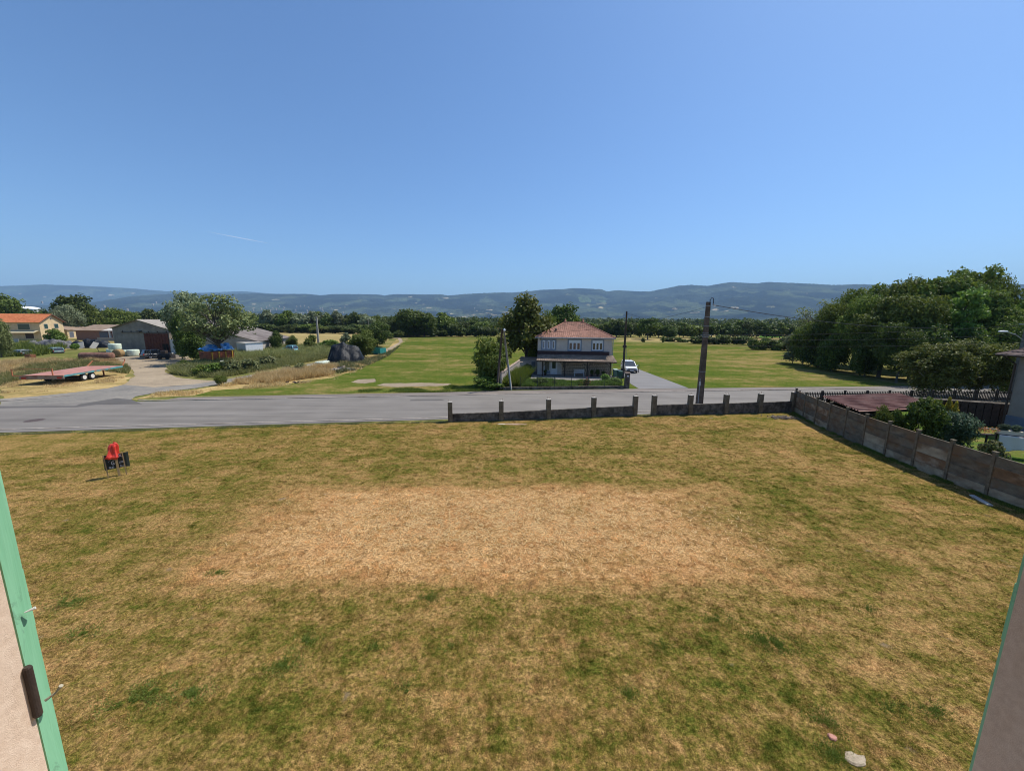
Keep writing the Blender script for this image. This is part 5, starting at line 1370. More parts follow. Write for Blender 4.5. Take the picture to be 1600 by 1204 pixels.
MB().bar((-1.0, 0, .84), (-.3, TL + .4, .98), .14, .22).build('chassis_beam', DARKM, fb); MB().bar((1.0, 0, .84), (.3, TL + .4, .98), .14, .22).build('chassis_beam', DARKM, fb)
for y in (2.55, 3.6):
    MB().tube([(-hw + .2, y, .42), (hw - .2, y, .42)], .07, 8).build('axle', DARKM, fb)
    for s in (-1, 1):
        M = Matrix.Translation((s * (hw - .22), y, .44)) @ Matrix.Rotation(math.pi / 2, 4, 'Y')
        w_ = MB().lathe([(.34, -.14), (.44, -.10), (.44, .10), (.34, .14)], 20, M=M).build('wheel', TYRE, fb)
        MB().lathe([(.26, -.15), (.22, -.16), (.22, .16), (.26, .15)], 16, M=M).build('rim', pm('chalky_rim', (0.55, 0.52, 0.48), (0.7, 0.67, 0.62), 6, .6, .2), w_)
for s in (-1, 1): MB().bar((s * .6, TL - 1.1, .0), (s * .6, TL - 1.1, .95), .12).build('support_leg', ORR, fb)
fgm = MB()
fgm.bar((-hw, TL + .02, 1.12), (-hw - .0, TL + .9, 1.75), .09); fgm.bar((hw, TL + .02, 1.12), (hw, TL + .55, 1.85), .09)
fgm.bar((-hw, TL + .9, 1.75), (hw, TL + .55, 2.0), .06); fgm.bar((hw, TL + .55, 1.85), (hw, TL + .55, 2.02), .09)
fgm.build('front_rack', ORR, fb)
rgm = MB()
rgm.bar((-hw - .9, .1, 1.0), (-hw - .9, .1, 1.75), .08); rgm.bar((hw - 1.1, .1, 1.05), (hw - 1.1, .1, 1.78), .09); rgm.bar((-hw - .9, .1, 1.72), (hw - 1.1, .1, 1.72), .05); rgm.bar((-hw - .9, .1, 1.0), (-hw, .1, .96), .08)
rgm.build('rear_rack', ORR, fb)

# ---- orange farm trailer under blue tarpaulin
x, y = G(322, 568.5)
ot = thing('farm_trailer', 'rusty orange farm trailer with high steel sides behind the weeds', 'trailer', (x, y, 0), R(-22))
for k in range(6): MB().box(-1.5 + k * .5 + .01, -1.5 + (k + 1) * .5 - .01, 0, .06, .55, 2.0).build('side_panel', pm('orange_steel', (0.24, 0.055, 0.025), (0.38, 0.11, 0.04), 3, .7, .3, stain=(0.08, 0.03, 0.02), st_scale=1), ot)
MB().box(-1.55, 1.55, -.06, .0, 1.90, 2.05).build('top_rail', ORR, ot)
MB().box(1.44, 1.52, .06, 3.6, .55, 2.0).build('side', MATS['orange_steel'], ot); MB().box(-1.52, -1.44, .06, 3.6, .55, 2.0).build('side', MATS['orange_steel'], ot)
MB().box(-1.44, 1.44, 3.52, 3.6, .55, 2.0).build('end_board', MATS['orange_steel'], ot); MB().box(-1.44, 1.44, .06, 3.52, .5, .58).build('floor', DARKM, ot)
YEL = pm('yellow_frame', (0.45, 0.24, 0.02), (0.6, 0.34, 0.05), 4, .7, .2)
for k in range(4): MB().box(1.522, 1.62, .1 + k * 1.05, .25 + k * 1.05, .3, 2.0).build('stake', YEL, ot)
for s in (-1, 1):
    for yy in (1.3, 2.4): MB().lathe([(.42, -.14), (.42, .14)], 16, M=Matrix.Translation((s * 1.3, yy, .42)) @ Matrix.Rotation(math.pi / 2, 4, 'Y')).build('wheel', TYRE, ot)
BT = pm('blue_tarp', (0.03, 0.20, 0.50), (0.07, 0.30, 0.62), 2.5, .45, .6, spec=.5, stain=(0.35, 0.45, 0.55), st_scale=1.2, bdist=.06)
def rumple(name, mat, f, nx, ny, parent=None, loc=(0, 0, 0), rz=0, smooth=False):
    vs = [f(i / nx, j / ny) for j in range(ny + 1) for i in range(nx + 1)]
    fs = [(j * (nx + 1) + i, j * (nx + 1) + i + 1, (j + 1) * (nx + 1) + i + 1, (j + 1) * (nx + 1) + i) for j in range(ny) for i in range(nx)]
    o = MB().add(vs, fs).build(name, mat, parent, smooth=smooth)
    o.location = loc; o.rotation_euler = (0, 0, rz)
    so = o.modifiers.new('thickness', 'SOLIDIFY'); so.thickness = .012
    return o
def tarpf(s, t):
    X = (s - .5) * 3.3; Y = -.15 + t * 3.9
    ridge = 3.25 - abs(X - .1) * .62 if t > .12 else 2.35 + t * 5 * (1 - abs(X) / 2.4)
    z = max(2.08, min(3.3, ridge)) + mnoise.noise(Vector((X * 2, Y * 2, 3))) * .22
    if X > .1: z = max(2.1, z - (.7 if .3 < s < .85 and t < .6 else 0))
    return (X * (1 + .05 * mnoise.noise(Vector((Y * 2, 1, 1)))), Y, z)
o = rumple('blue_tarpaulin', BT, tarpf, 26, 26, loc=(x, y, 0), rz=R(-22)); tag(o, 'crumpled bright blue tarpaulin stretched over the orange farm trailer', 'tarpaulin')
x2, y2 = G(350, 571)
tag(MB().lathe([(.45, 0), (.45, .75), (.38, .80)], 14).build('white_drum', WHITE, loc=(x2, y2, 0)), 'white drum by the tree trunks right of the orange trailer', 'drum')

# ---- black tarpaulin heap
BTARP = pm('black_plastic_sheet', (0.005, 0.007, 0.010), (0.012, 0.015, 0.021), 3, .5, .6, spec=.22, bdist=.04)
def heapf(s, t):
    X = (s - .5) * 2; Y = (t - .5) * 2
    r = (abs(X) ** 2.2 + abs(Y) ** 2.2) ** (1 / 2.2)
    ridge = 1 - .30 * abs(X + .15) - (.95 * abs(Y)) ** 1.15
    z = 3.25 * min(max(0, ridge), max(0, 1 - r) * 2.6) ** .8
    z *= 1 + .16 * mnoise.noise(Vector((X * 2.2, Y * 2.2, 1)))
    z += .28 * max(0, 1 - r) * abs(mnoise.noise(Vector((X * 3.1, Y * 3.1, 2))))
    z -= .55 * max(0, .9 - abs(X - .25) * 5) * max(0, -Y) * (1 if r < .95 else 0)
    z += .10 * abs(mnoise.noise(Vector((X * 7, Y * 7, 4)))) * (r < .97)
    return (X * 3.1 + .2 * mnoise.noise(Vector((X * 3, Y * 3, 9))), Y * 2.6 + .2 * mnoise.noise(Vector((X * 3, Y * 3, 19))), max(z, .0))
x, y = G(533, 566)
o = rumple('tarpaulin_heap', BTARP, heapf, 34, 30, loc=(x, y + 2.2, 0), rz=R(18)); tag(o, 'large heap under shiny black tarpaulin beside the lane', 'covered heap')
# debris between the lane and the heap
PALEP = pm('pale_green_film', (0.46, 0.54, 0.43), (0.64, 0.70, 0.58), 4, .45, .4)
def bale(name, label, u, v, r, h, mat, lying=False, rz=0, z=0, cat='bale', dx=0, dy=0, group=None):
    x, y = G(u, v)
    mb = MB(); prof = [(r * .86, 0), (r * .97, h * .06), (r, h * .2), (r * .99, h * .5), (r, h * .8), (r * .97, h * .94), (r * .86, h)]
    if lying:
        M = Matrix.Translation((0, -h / 2, r)) @ Matrix.Rotation(-math.pi / 2, 4, 'X')
        mb.lathe(prof, 20, M=M)
    else: mb.lathe(prof, 20)
    o = mb.build(name, mat, smooth=True, loc=(x + dx, y + dy, z)); o.rotation_euler = (0, 0, rz)
    return tag(o, label, cat, group)
STRB = pm('straw_bale', (0.20, 0.125, 0.055), (0.36, 0.25, 0.12), 8, .95, .8)
x, y = G(182, 556)
bale('wrapped_bale', 'pale green wrapped bale on top of the stack beside the barn', 182, 556, .95, 1.15, PALEP, z=1.25)
bale('wrapped_bale', 'pale wrapped bale under the top one of the stack, left of the straw bale', 175, 555, .72, 1.25, PALEP)
bale('straw_bale', 'brown unwrapped straw bale lying in front of the wrapped stack', 186, 557.5, .75, 1.2, STRB, lying=True, rz=.2)
bale('wrapped_bale', 'pale wrapped bale right behind the brown straw bale', 195, 556, .72, 1.15, PALEP)
bale('wrapped_bale', 'wide pale green wrapped bale standing alone left of the dark car', 209, 556, .95, 1.25, PALEP)
bale('wrapped_bundle', 'pale green wrapped bundle beside the lane left of the black heap', 503, 576, .95, 1.1, PALEP, cat='bundle')
bale('wrapped_bundle', 'lower torn pale bundle half in weeds left of the taller bundle', 488, 577, .85, .65, PALEP, cat='bundle')
bale('wrapped_bundle', 'small pale bundle at the left foot of the black heap', 510, 568, .5, .5, PALEP, cat='bundle')
def rubble(name, label, u, v, n, sx, sy, mat, seed, s0=.12, s1=.35, stack=.3):
    r = random.Random(seed); x, y = G(u, v); mb = MB()
    for k in range(n):
        s = r.uniform(s0, s1); M = Matrix.Translation((r.gauss(0, sx), r.gauss(0, sy), r.uniform(0, stack))) @ Matrix.Rotation(r.uniform(0, 3), 4, 'Z') @ Matrix.Rotation(r.uniform(-.4, .4), 4, 'X')
        mb.box(-s, s, -s * .6, s * .6, -.05, s * .35, M)
    return tag(mb.build(name, mat, loc=(x, y, 0)), label, 'rubble', kind='stuff')
rubble('plank_pile', 'grey and brown scrap timber heaped by the lane before the black heap', 500, 577, 60, 1.8, .7, pm('scrap_wood', (0.12, 0.095, 0.075), (0.30, 0.25, 0.20), 4, .9, .4), 1, .2, .55)
rubble('stone_pile', 'pile of pale flat stones at the meadow edge right of the scrap timber', 523, 578.5, 50, .9, .4, pm('pale_stone', (0.34, 0.30, 0.26), (0.52, 0.47, 0.41), 4, .9, .4), 2)
rubble('dirt_mound', 'small grey dirt mound at the corner of block wall and panel fence', 1224, 653, 260, .50, .26, pm('grey_earth', (0.14, 0.11, 0.085), (0.26, 0.21, 0.165), 8, .95, .6), 3, .02, .07, .12)
rubble('road_debris', 'dark scraps in the dry grass at the meadow edge', 463, 597, 12, .5, .3, DARKM, 4, .1, .2, .05)

# ---- teal skip
x, y = G(590, 553)
sk = thing('skip', 'turquoise open steel skip at the start of the dirt path', 'skip', (x, y, 0), R(-25))
TS = pm('teal_steel', (0.02, 0.20, 0.18), (0.04, 0.30, 0.27), 3, .6, .3)
MB().add([(-1.5, -.9, .15), (1.5, -.9, .15), (1.5, -.82, .15), (-1.5, -.82, .15), (-1.7, -1.0, 1.35), (1.7, -1.0, 1.35), (1.7, -.92, 1.35), (-1.7, -.92, 1.35)], [(0, 3, 2, 1), (4, 5, 6, 7), (0, 1, 5, 4), (1, 2, 6, 5), (2, 3, 7, 6), (3, 0, 4, 7)]).build('side', TS, sk)
MB().box(-1.6, 1.6, .82, .9, .15, 1.35).build('side', TS, sk); MB().box(-1.7, -1.62, -.9, .82, .15, 1.6).build('end', TS, sk); MB().box(1.55, 1.63, -.9, .82, .15, 1.35).build('end', TS, sk)
MB().box(-1.6, 1.55, -.82, .82, .1, .16).build('floor', DARKM, sk)
for k in range(4): MB().box(-1.2 + k * .8, -1.1 + k * .8, -1.04, -.95, .2, 1.3).build('rib', TS, sk)

# ---- rusty tank, tarps in the farm garden
x, y = G(152, 561.5)
rk = thing('rusty_tank', 'long rusty steel tank lying on the ground behind the flatbed trailer', 'tank', (x, y, 0), R(6))
MB().lathe([(.3, -2.6), (.62, -2.5), (.66, -2.2), (.66, 2.2), (.62, 2.5), (.3, 2.6)], 20, M=Matrix.Translation((0, 0, .62)) @ Matrix.Rotation(math.pi / 2, 4, 'Y')).build('tank_body', pm('rusty_steel', (0.13, 0.065, 0.045), (0.26, 0.14, 0.10), 2, .9, .4), rk, smooth=True)
MB().bar((.6, 0, 1.2), (.25, 0, 2.1), .06).build('lever', DARKM, rk)
def tentf(w, d_, h, seed):
    def f(s, t):
        X = (s - .5) * w; Y = (t - .5) * d_
        e_ = max(0.0, 1 - (abs(s - .5) * 2) ** 3) * max(0.0, 1 - (abs(t - .5) * 2) ** 2.5)
        return (X + .2 * mnoise.noise(Vector((X, Y, seed))), Y, max(0.0, h * e_ ** .6 * (1 + .5 * mnoise.noise(Vector((X * .9, Y * .9, seed))))))
    return f
GT = pm('grey_black_tarp', (0.035, 0.035, 0.04), (0.10, 0.10, 0.11), 2, .5, .7, spec=.5, stain=(0.26, 0.24, 0.21), st_scale=.7, bdist=.08)
x, y = G(79, 544)
tag(rumple('tarpaulin_heap', GT, tentf(9.5, 3.5, 1.9, 5), 26, 12, loc=(x, y, 0), rz=R(25)), 'grey black tarped pile below the yellow farmhouse gable', 'covered heap')
x, y = G(143, 543)
tag(rumple('tarpaulin_tent', BTARP, tentf(8.0, 3.0, 1.9, 8), 24, 10, loc=(x, y, 0), rz=R(20)), 'black tarpaulin tent between the farmhouse and the bales', 'covered heap')
for i, (u, l) in enumerate([(139, 'pale board leaning on the left of the black tarpaulin tent'), (155, 'pale board leaning on the right end of the black tarpaulin tent')]):
    x, y = G(u, 543.5)
    o = MB().box(-.55, .55, -.03, .03, 0, 1.7).build('leaning_board', pm('pale_board', (0.40, 0.37, 0.32), (0.52, 0.48, 0.42), 3, .8, .2), loc=(x, y - 1.6, 0)); o.rotation_euler = (R(-28), R(-18 if i == 0 else 22), R(20)); tag(o, l, 'board')
x, y = G(48, 560)
tag(MB().box(-.55, .55, -.4, .4, 0, .75).build('rusty_crate', RUST, loc=(x, y, 0), bevel=.02), 'small rusty red crate in the dry grass before the old cars', 'crate')
x, y = G(22, 542)
tt = thing('garden_sign_board', 'small pale board on crossed stakes among the vegetable plants', 'board', (x, y, 0), .3)
MB().box(-.2, 1.1, -.03, .03, 1.1, 2.0).build('board', MATS['pale_board'], tt)
MB().bar((-.8, 0, 0), (.2, .1, 1.6), .09).bar((.9, 0, 0), (.0, .1, 1.6), .09).build('stakes', MATS['scrap_wood'], tt)

# ================================================================== farm buildings
YELW = pm('yellow_render', (0.50, 0.38, 0.22), (0.62, 0.48, 0.29), 1.2, .9, .2)
FARM_R = roof_tiles('orange_roof_tiles', (0.34, 0.105, 0.045), (0.50, 0.165, 0.07), (0.60, 0.24, 0.11))
WDARK = glass_mat('dark_shutter', (0.035, 0.075, 0.075))
A_ = G(66, 531.5)
fh = thing('farmhouse', 'yellow two storey farmhouse with orange tiled roof at the far left', 'house', (A_[0], A_[1], 0), R(16))
# local: +X along gable depth direction is world (0.96,.28); building extends to -X; gable face at x=0 spans y 0..9
LN = 16; GW = 9; EH = 5.85; RH = 8.2
mb = MB(); mb.add([(0, 0, -.2), (0, GW, -.2), (-LN, GW, -.2), (-LN, 0, -.2), (0, 0, EH), (0, GW, EH), (-LN, GW, EH), (-LN, 0, EH), (0, GW / 2, RH), (-LN, GW / 2, RH)], [(0, 1, 5, 8, 4), (3, 7, 9, 6, 2), (0, 4, 7, 3), (1, 2, 6, 5)]).build('wall', YELW, fh)
sl_ = (RH - EH) / (GW / 2)
rf = tiled_slope('roof', [(-LN - .4, -.6, EH - .6 * sl_ + .05), (.6, -.6, EH - .6 * sl_ + .05), (.6, GW / 2, RH + .05), (-LN - .4, GW / 2, RH + .05)], FARM_R, fh, 14, 1)
tiled_slope('roof_slope', [(.6, GW + .6, EH - .6 * sl_ + .05), (-LN - .4, GW + .6, EH - .6 * sl_ + .05), (-LN - .4, GW / 2, RH + .05), (.6, GW / 2, RH + .05)], FARM_R, rf, 14, 1)
MB().bar((.55, -.6, EH - .6 * sl_ - .08), (.55, GW / 2, RH - .08), .1, .2).bar((.55, GW + .6, EH - .6 * sl_ - .08), (.55, GW / 2, RH - .08), .1, .2).build('barge_board', pm('brown_board', (0.10, 0.06, 0.04), (0.16, 0.10, 0.07), 4, .8, .2), rf)
def xwin(parent, y0, y1, z0, z1, mat=WDARK, fr_=None):
    o = MB().box(.001, .06, y0 - .12, y1 + .12, z0 - .12, z1 + .12).build('window', fr_ or pm('pale_surround', (0.55, 0.47, 0.36), (0.62, 0.54, 0.42), 3, .9, .1), parent)
    MB().box(.061, .09, y0, y1, z0, z1).build('pane', mat, o)
def ywin(parent, x0, x1, z0, z1, mat=WDARK, name='window'):
    o = MB().box(x0 - .1, x1 + .1, -.06, -.001, z0 - .1, z1 + .1).build(name, MATS['pale_surround'], parent)
    MB().box(x0, x1, -.09, -.061, z0, z1).build('pane', mat, o)
xwin(fh, 1.6, 2.9, 3.7, 5.1); xwin(fh, 5.4, 6.9, 3.7, 5.1); xwin(fh, 4.2, 4.8, 6.6, 7.0, DARKM)
ywin(fh, -5.2, -2.4, 3.4, 5.1); ywin(fh, -3.8, -1.8, 0.6, 2.1, DARKM); ywin(fh, -9.5, -8.0, .3, 2.0, DARKM, 'door')
MB().add([(-7.0, -2.0, 2.35), (-.4, -2.0, 2.35), (-.4, -.02, 3.0), (-7.0, -.02, 3.0), (-7.0, -2.0, 2.45), (-.4, -2.0, 2.45), (-.4, -.02, 3.1), (-7.0, -.02, 3.1)], [(0, 3, 2, 1), (4, 5, 6, 7), (0, 1, 5, 4), (1, 2, 6, 5), (2, 3, 7, 6), (3, 0, 4, 7)]).build('awning', pm('pale_awning', (0.45, 0.38, 0.24), (0.55, 0.47, 0.31), 2, .8, .2), fh)
# annex
A_ = G(106, 529)
an_ = thing('farm_annex', 'low yellow annex with four windows joined to the farmhouse side', 'building', (A_[0] - 1, A_[1] + 1, 0), R(16))
MB().box(-6, 0, 0, 13, -.2, 2.9).build('wall', YELW, an_)
MB().add([(.4, -.2, 2.95), (.4, 13.2, 2.95), (-6.2, 13.2, 4.4), (-6.2, -.2, 4.4), (.4, -.2, 2.91), (.4, 13.2, 2.91), (-6.2, 13.2, 2.91), (-6.2, -.2, 2.91)], [(0, 1, 2, 3), (4, 7, 6, 5), (0, 4, 5, 1), (1, 5, 6, 2), (2, 6, 7, 3), (3, 7, 4, 0)]).build('roof', pm('brown_fibre_roof', (0.20, 0.14, 0.10), (0.30, 0.22, 0.16), .8, .9, .3), an_)
for k in range(4): xwin(an_, .8 + k * 3.2, 2.6 + k * 3.2, .4 if k % 2 == 0 else 1.0, 2.3, pm('dusk_glass', (0.10, 0.11, 0.14), (0.14, 0.15, 0.18), 3, .3, .0))
# long shed
A_ = G(143, 531)
ls = thing('long_shed', 'long low shed with brown and pale grey sheet roof between farmhouse and barn', 'shed', (A_[0], A_[1], 0), R(-4))
SHN = 9; SW = 13.0
for k in range(SHN):
    x0 = -5.5 + k * 2.05; mt = MATS['brown_fibre_roof'] if k < 5 else pm('pale_fibre_roof', (0.42, 0.39, 0.35), (0.56, 0.52, 0.47), .8, .9, .3)
    MB().add([(x0, -.6, 3.1), (x0 + 2.03, -.6, 3.1), (x0 + 2.03, 6, 4.9), (x0, 6, 4.9), (x0, -.6, 3.02), (x0 + 2.03, -.6, 3.02), (x0 + 2.03, 6, 4.82), (x0, 6, 4.82)], [(0, 1, 2, 3), (4, 7, 6, 5), (0, 4, 5, 1), (1, 5, 6, 2), (2, 6, 7, 3), (3, 7, 4, 0)]).build('roof_panel', mt, ls)
MB().box(-5.2, 12.6, .02, 5.8, -.2, 3.0).build('wall', pm('shed_brick', (0.20, 0.10, 0.07), (0.30, 0.16, 0.11), 3, .9, .2), ls)
for (x0, x1, mt) in ((3.2, 6.2, pm('grey_door', (0.1, 0.1, 0.12), (0.14, 0.14, 0.16), 3, .8, .1)), (8.8, 12.2, DARKM)): MB().box(x0, x1, -.05, .018, 0, 2.7).build('door', mt, ls)
for x0 in (6.9, 8.3): MB().box(x0, x0 + .5, -.4, .0, 0, 3.0).build('pillar', WALLW, ls)
MB().box(6, 13, -3.2, -2.9, 0, 1.0).build('yard_wall', MATS['trough_concrete'], ls)
# white domed water tanks
def dome_tank(u, top, dist, r, h, label):
    x, y = G(u, 520); k = dist / math.hypot(x, y); x *= k; y *= k
    zt = zat(x, y, top)
    t_ = thing('water_tank', label, 'tank', (x, y, 0))
    MB().lathe([(r * .97, 0), (r * .97, zt - r * .35)], 24).build('tank_wall', pm('tank_steel', (0.42, 0.45, 0.48), (0.52, 0.55, 0.58), .5, .6, .1), t_, smooth=True)
    MB().lathe([(r, zt - r * .35), (r * .9, zt - r * .2), (r * .5, zt - .06 * r), (.05, zt)], 24).build('dome', pm('tank_white', (0.72, 0.74, 0.76), (0.8, 0.82, 0.84), .5, .5, .1), t_, smooth=True)
dome_tank(51.5, 478.5, 430, 6.2, 10, 'white domed tank behind the farmhouse roof')
dome_tank(39.5, 479, 440, 4.6, 10, 'smaller white domed tank left of the bigger one')
# barn with grey gable wall and rust red door
A_ = G(181, 549)
bn_ = thing('barn', 'large grey gabled barn with rust red sliding door behind the yard', 'barn', (A_[0], A_[1], 0), R(-8.3))
BW = 14.2; BE = 5.1; BR = 6.95; BD = 9
BGR = pm('barn_render', (0.215, 0.185, 0.15), (0.30, 0.265, 0.22), .8, .95, .3, stain=(0.17, 0.15, 0.135), st_scale=.35)
MB().add([(0, 0, -.2), (BW + 2.4, 0, -.2), (BW, 0, BE), (BW / 2, 0, BR), (0, 0, BE), (0, BD, -.2), (BW, BD, -.2), (BW, BD, BE), (BW / 2, BD, BR), (0, BD, BE), (BW, 0, -.2)], [(0, 10, 2, 3, 4), (5, 9, 8, 7, 6), (0, 4, 9, 5), (10, 6, 7, 2)]).build('wall', BGR, bn_)
MB().box(BW + .01, BW + 2.6, 0, .25, -.2, 2.9).build('side_wall', WALLW, bn_)
FIB = pm('fibre_cement_roof', (0.27, 0.245, 0.21), (0.38, 0.345, 0.30), .7, .95, .3, stain=(0.20, 0.175, 0.15), st_scale=.25)
FIB2 = pm('old_fibre_cement_roof', (0.15, 0.13, 0.12), (0.23, 0.20, 0.185), .7, .95, .3, stain=(0.12, 0.10, 0.095), st_scale=.25)
def corr_roof(name, quad, mat, parent, pitch=.18, amp=.03, th=.03):
    a, b, c, d = [Vector(q) for q in quad]; n_ = (b - a).cross(d - a).normalized(); n_ = n_ if n_.z > 0 else -n_
    k = max(2, int((b - a).length / pitch)) * 2
    vs = []; fs = []
    for i in range(k + 1):
        t = i / k; o = n_ * (amp if i % 2 else -amp)
        vs += [a.lerp(b, t) + o, d.lerp(c, t) + o]
    for i in range(k): fs.append((i * 2, i * 2 + 2, i * 2 + 3, i * 2 + 1))
    o = MB().add(vs, fs).build(name, mat, parent)
    m_ = o.modifiers.new('thickness', 'SOLIDIFY'); m_.thickness = th
    return o
sl_ = (BR - BE) / (BW / 2)
r_ = corr_roof('roof', [(-.4, -.4, BE - .4 * sl_ + .06), (-.4, BD + .4, BE - .4 * sl_ + .06), (BW / 2, BD + .4, BR + .06), (BW / 2, -.4, BR + .06)], FIB, bn_, .5)
corr_roof('roof_slope', [(BW + .4, -.4, BE - .4 * sl_ + .06), (BW + .4, BD + .4, BE - .4 * sl_ + .06), (BW / 2, BD + .4, BR + .06), (BW / 2, -.4, BR + .06)], FIB, r_, .5)
RDOOR = pm('rust_red_door', (0.085, 0.026, 0.018), (0.14, 0.045, 0.028), 2, .85, .3)
dd_ = MB().box(8.0, 14.0, -.12, -.02, 0.02, 4.05).build('sliding_door', RDOOR, bn_)
for k in range(1, 8): MB().box(8 + k * .75 - .03, 8 + k * .75 + .03, -.16, -.121, .05, 4.0).build('door_batten', RDOOR, dd_)
MB().box(12.3, 13.85, -.135, -.122, 0.03, 1.9).build('opening_sheet', pm('painted_dark_inside', (0.01, 0.009, 0.008), (0.015, 0.013, 0.012), 3, .95, .0), dd_)  # flat near-black sheet on the door, painting the unlit barn interior
MB().bar((2.3, -.12, 4.25), (14.1, -.12, 4.25), .07, .12).build('door_rail', DARKM, bn_)
for k in range(6): MB().box(2.6 + k * 2.2, 2.75 + k * 2.2, -.14, -.02, 4.2, 4.55).build('rail_bracket', DARKM, bn_)
MB().box(6.6, 7.6, -.5, -.02, 4.45, 4.6).build('lamp_arm', DARKM, bn_)
# second barn, hipped fibre cement roof
b2 = thing('second_barn', 'wide low barn with grey sheet roof behind the airy tree', 'barn', (-55.6, 84.0, 0), R(11))
LB = 18.5; E2 = 2.65; R2 = 6.9
B2M = pm('barn2_render', (0.34, 0.30, 0.26), (0.46, 0.42, 0.37), 1, .9, .3)
MB().add([(0, 0, -.2), (0, 0, E2), (-14, 0, R2), (-15, 0, 6.5), (-15, 0, -.2), (0, LB, -.2), (0, LB, E2), (-14, LB, R2), (-15, LB, 6.5), (-15, LB, -.2)], [(0, 1, 2, 3, 4), (5, 9, 8, 7, 6), (0, 5, 6, 1), (4, 3, 8, 9)]).build('wall', B2M, b2)
r2 = corr_roof('roof', [(.5, -.4, E2 - .10), (.5, LB + .4, E2 - .10), (-14, LB + .4, R2 + .06), (-14, -.4, R2 + .06)], FIB2, b2, .6, .05)
corr_roof('roof_slope', [(-15.2, -.4, 6.42), (-15.2, LB + .4, 6.42), (-14, LB + .4, R2 + .06), (-14, -.4, R2 + .06)], FIB2, r2, .6, .05)
for k in range(4): MB().box(.001, .05, LB - 1.6 - k * 3.4, LB - .6 - k * 3.4, 1.1, 2.1).build('window', DARKM, b2)
x, y = G(378, 553)
ct = thing('site_cabin', 'white cabin with a grey front standing between the airy tree and the scrub', 'cabin', (x, y, 0), R(-30))
MB().box(-1.8, 1.8, 0, 3.4, .1, 2.3).build('wall', WHITE, ct, bevel=.03)
MB().box(-1.75, 1.75, -.04, -.001, .3, 2.1).build('front_panel', pm('cabin_grey', (0.42, 0.45, 0.50), (0.5, 0.53, 0.58), 2, .6, .1), ct)
MB().box(-1.9, 1.9, -.1, 3.5, 2.301, 2.4).build('roof', pm('cabin_roof', (0.45, 0.42, 0.38), (0.55, 0.52, 0.48), 2, .8, .2), ct)

# ================================================================== poles and cables
WOODP = pm('creosoted_pole', (0.045, 0.033, 0.026), (0.10, 0.075, 0.058), 5, .9, .5, stretch=(1, 1, .1))
GREYP = pm('grey_wood_pole', (0.17, 0.15, 0.125), (0.30, 0.27, 0.23), 5, .9, .5, stretch=(1, 1, .1))
PCON = pm('pole_concrete', (0.085, 0.062, 0.044), (0.165, 0.123, 0.088), 3, .9, .5, stain=(0.060, 0.043, 0.032), st_scale=1)
# big concrete pole by the road
PX, PY = 16.6, 33.3
bp = thing('utility_pole', 'tall tapering concrete utility pole with a hooped cable on top', 'pole', (PX, PY, 0), .1)
def taper(mb, z0, z1, w0, w1, d0, d1):
    mb.add([(-w0, -d0, z0), (w0, -d0, z0), (w0, d0, z0), (-w0, d0, z0), (-w1, -d1, z1), (w1, -d1, z1), (w1, d1, z1), (-w1, d1, z1)], [(0, 3, 2, 1), (4, 5, 6, 7), (0, 1, 5, 4), (1, 2, 6, 5), (2, 3, 7, 6), (3, 0, 4, 7)])
ZT = 9.15
mb = MB(); taper(mb, -.3, ZT, .27, .145, .17, .10); mb.build('shaft', PCON, bp)
for s in (-1, 1):
    mb = MB(); mb.add([(s * .27, -.175, 0), (s * .20, -.175, 0), (s * .20, -.16, 0), (s * .27, -.16, 0), (s * .146, -.106, ZT), (s * .11, -.106, ZT), (s * .11, -.09, ZT), (s * .146, -.09, ZT)], [(0, 3, 2, 1), (4, 5, 6, 7), (0, 1, 5, 4), (1, 2, 6, 5), (2, 3, 7, 6), (3, 0, 4, 7)]); mb.build('flange', PCON, bp)
for z in (8.8, 7.9, 7.1, 6.5, 6.2, 3.2): MB().box(-.29 + z * .0135, .29 - z * .0135, -.19 + z * .007, .19 - z * .007, z, z + .04).build('strap', MATS['zinc'], bp)
MB().bar((-.5, -.12, 6.35), (.5, -.12, 6.35), .05).build('cross_bracket', MATS['zinc'], bp)
MB().tube([(-.24, -.20, .0), (-.23, -.20, 2.6)], .03, 8).build('conduit', MATS['zinc'], bp)
MB().box(-.30, -.16, -.24, -.18, 2.0, 2.35).build('meter_box', pm('pale_box', (0.45, 0.44, 0.42), (0.55, 0.54, 0.52), 5, .6, .1), bp)
MB().tube([(.05, -.1, ZT - .25), (.08, -.1, ZT + .18), (.2, -.1, ZT + .34), (.36, -.1, ZT + .30), (.40, -.1, ZT + .05), (.36, -.1, ZT - .25)], .03, 7).build('cable_loop', BLK, bp)
CABLE = pm('cable_black', (0.012, 0.012, 0.013), (0.02, 0.02, 0.022), 9, .6, .1)
def cable(a, b, sag, r, label, n=28):
    a = Vector(a); b = Vector(b); pts = []
    for i in range(n + 1):
        t = i / n; p = a.lerp(b, t); p.z -= sag * 4 * t * (1 - t); pts.append(p)
    o = MB().tube(pts, r, 5).build('overhead_cable', CABLE); return tag(o, label, 'cable')
cable((PX + .36, PY - .1, ZT - .25), (52.0, 47.5, 7.0), .55, .028, 'thick black cable running from the hooped pole top towards the wood')
wp = thing('utility_pole', 'slim dark wooden pole standing right of the house', 'pole', (14.75, 50.6, 0))
MB().tube([(0, 0, -.3), (.0, 0, 4.5), (.02, 0, 8.75)], [.16, .14, .10], 12).build('shaft', WOODP, wp, smooth=True)
MB().box(-.22, .22, -.16, .16, 4.05, 4.35).build('bracket', DARKM, wp)
MB().tube([(.30, 0, 0.1), (.30, 0, 4.0)], .02, 5).build('conduit', MATS['zinc'], wp)
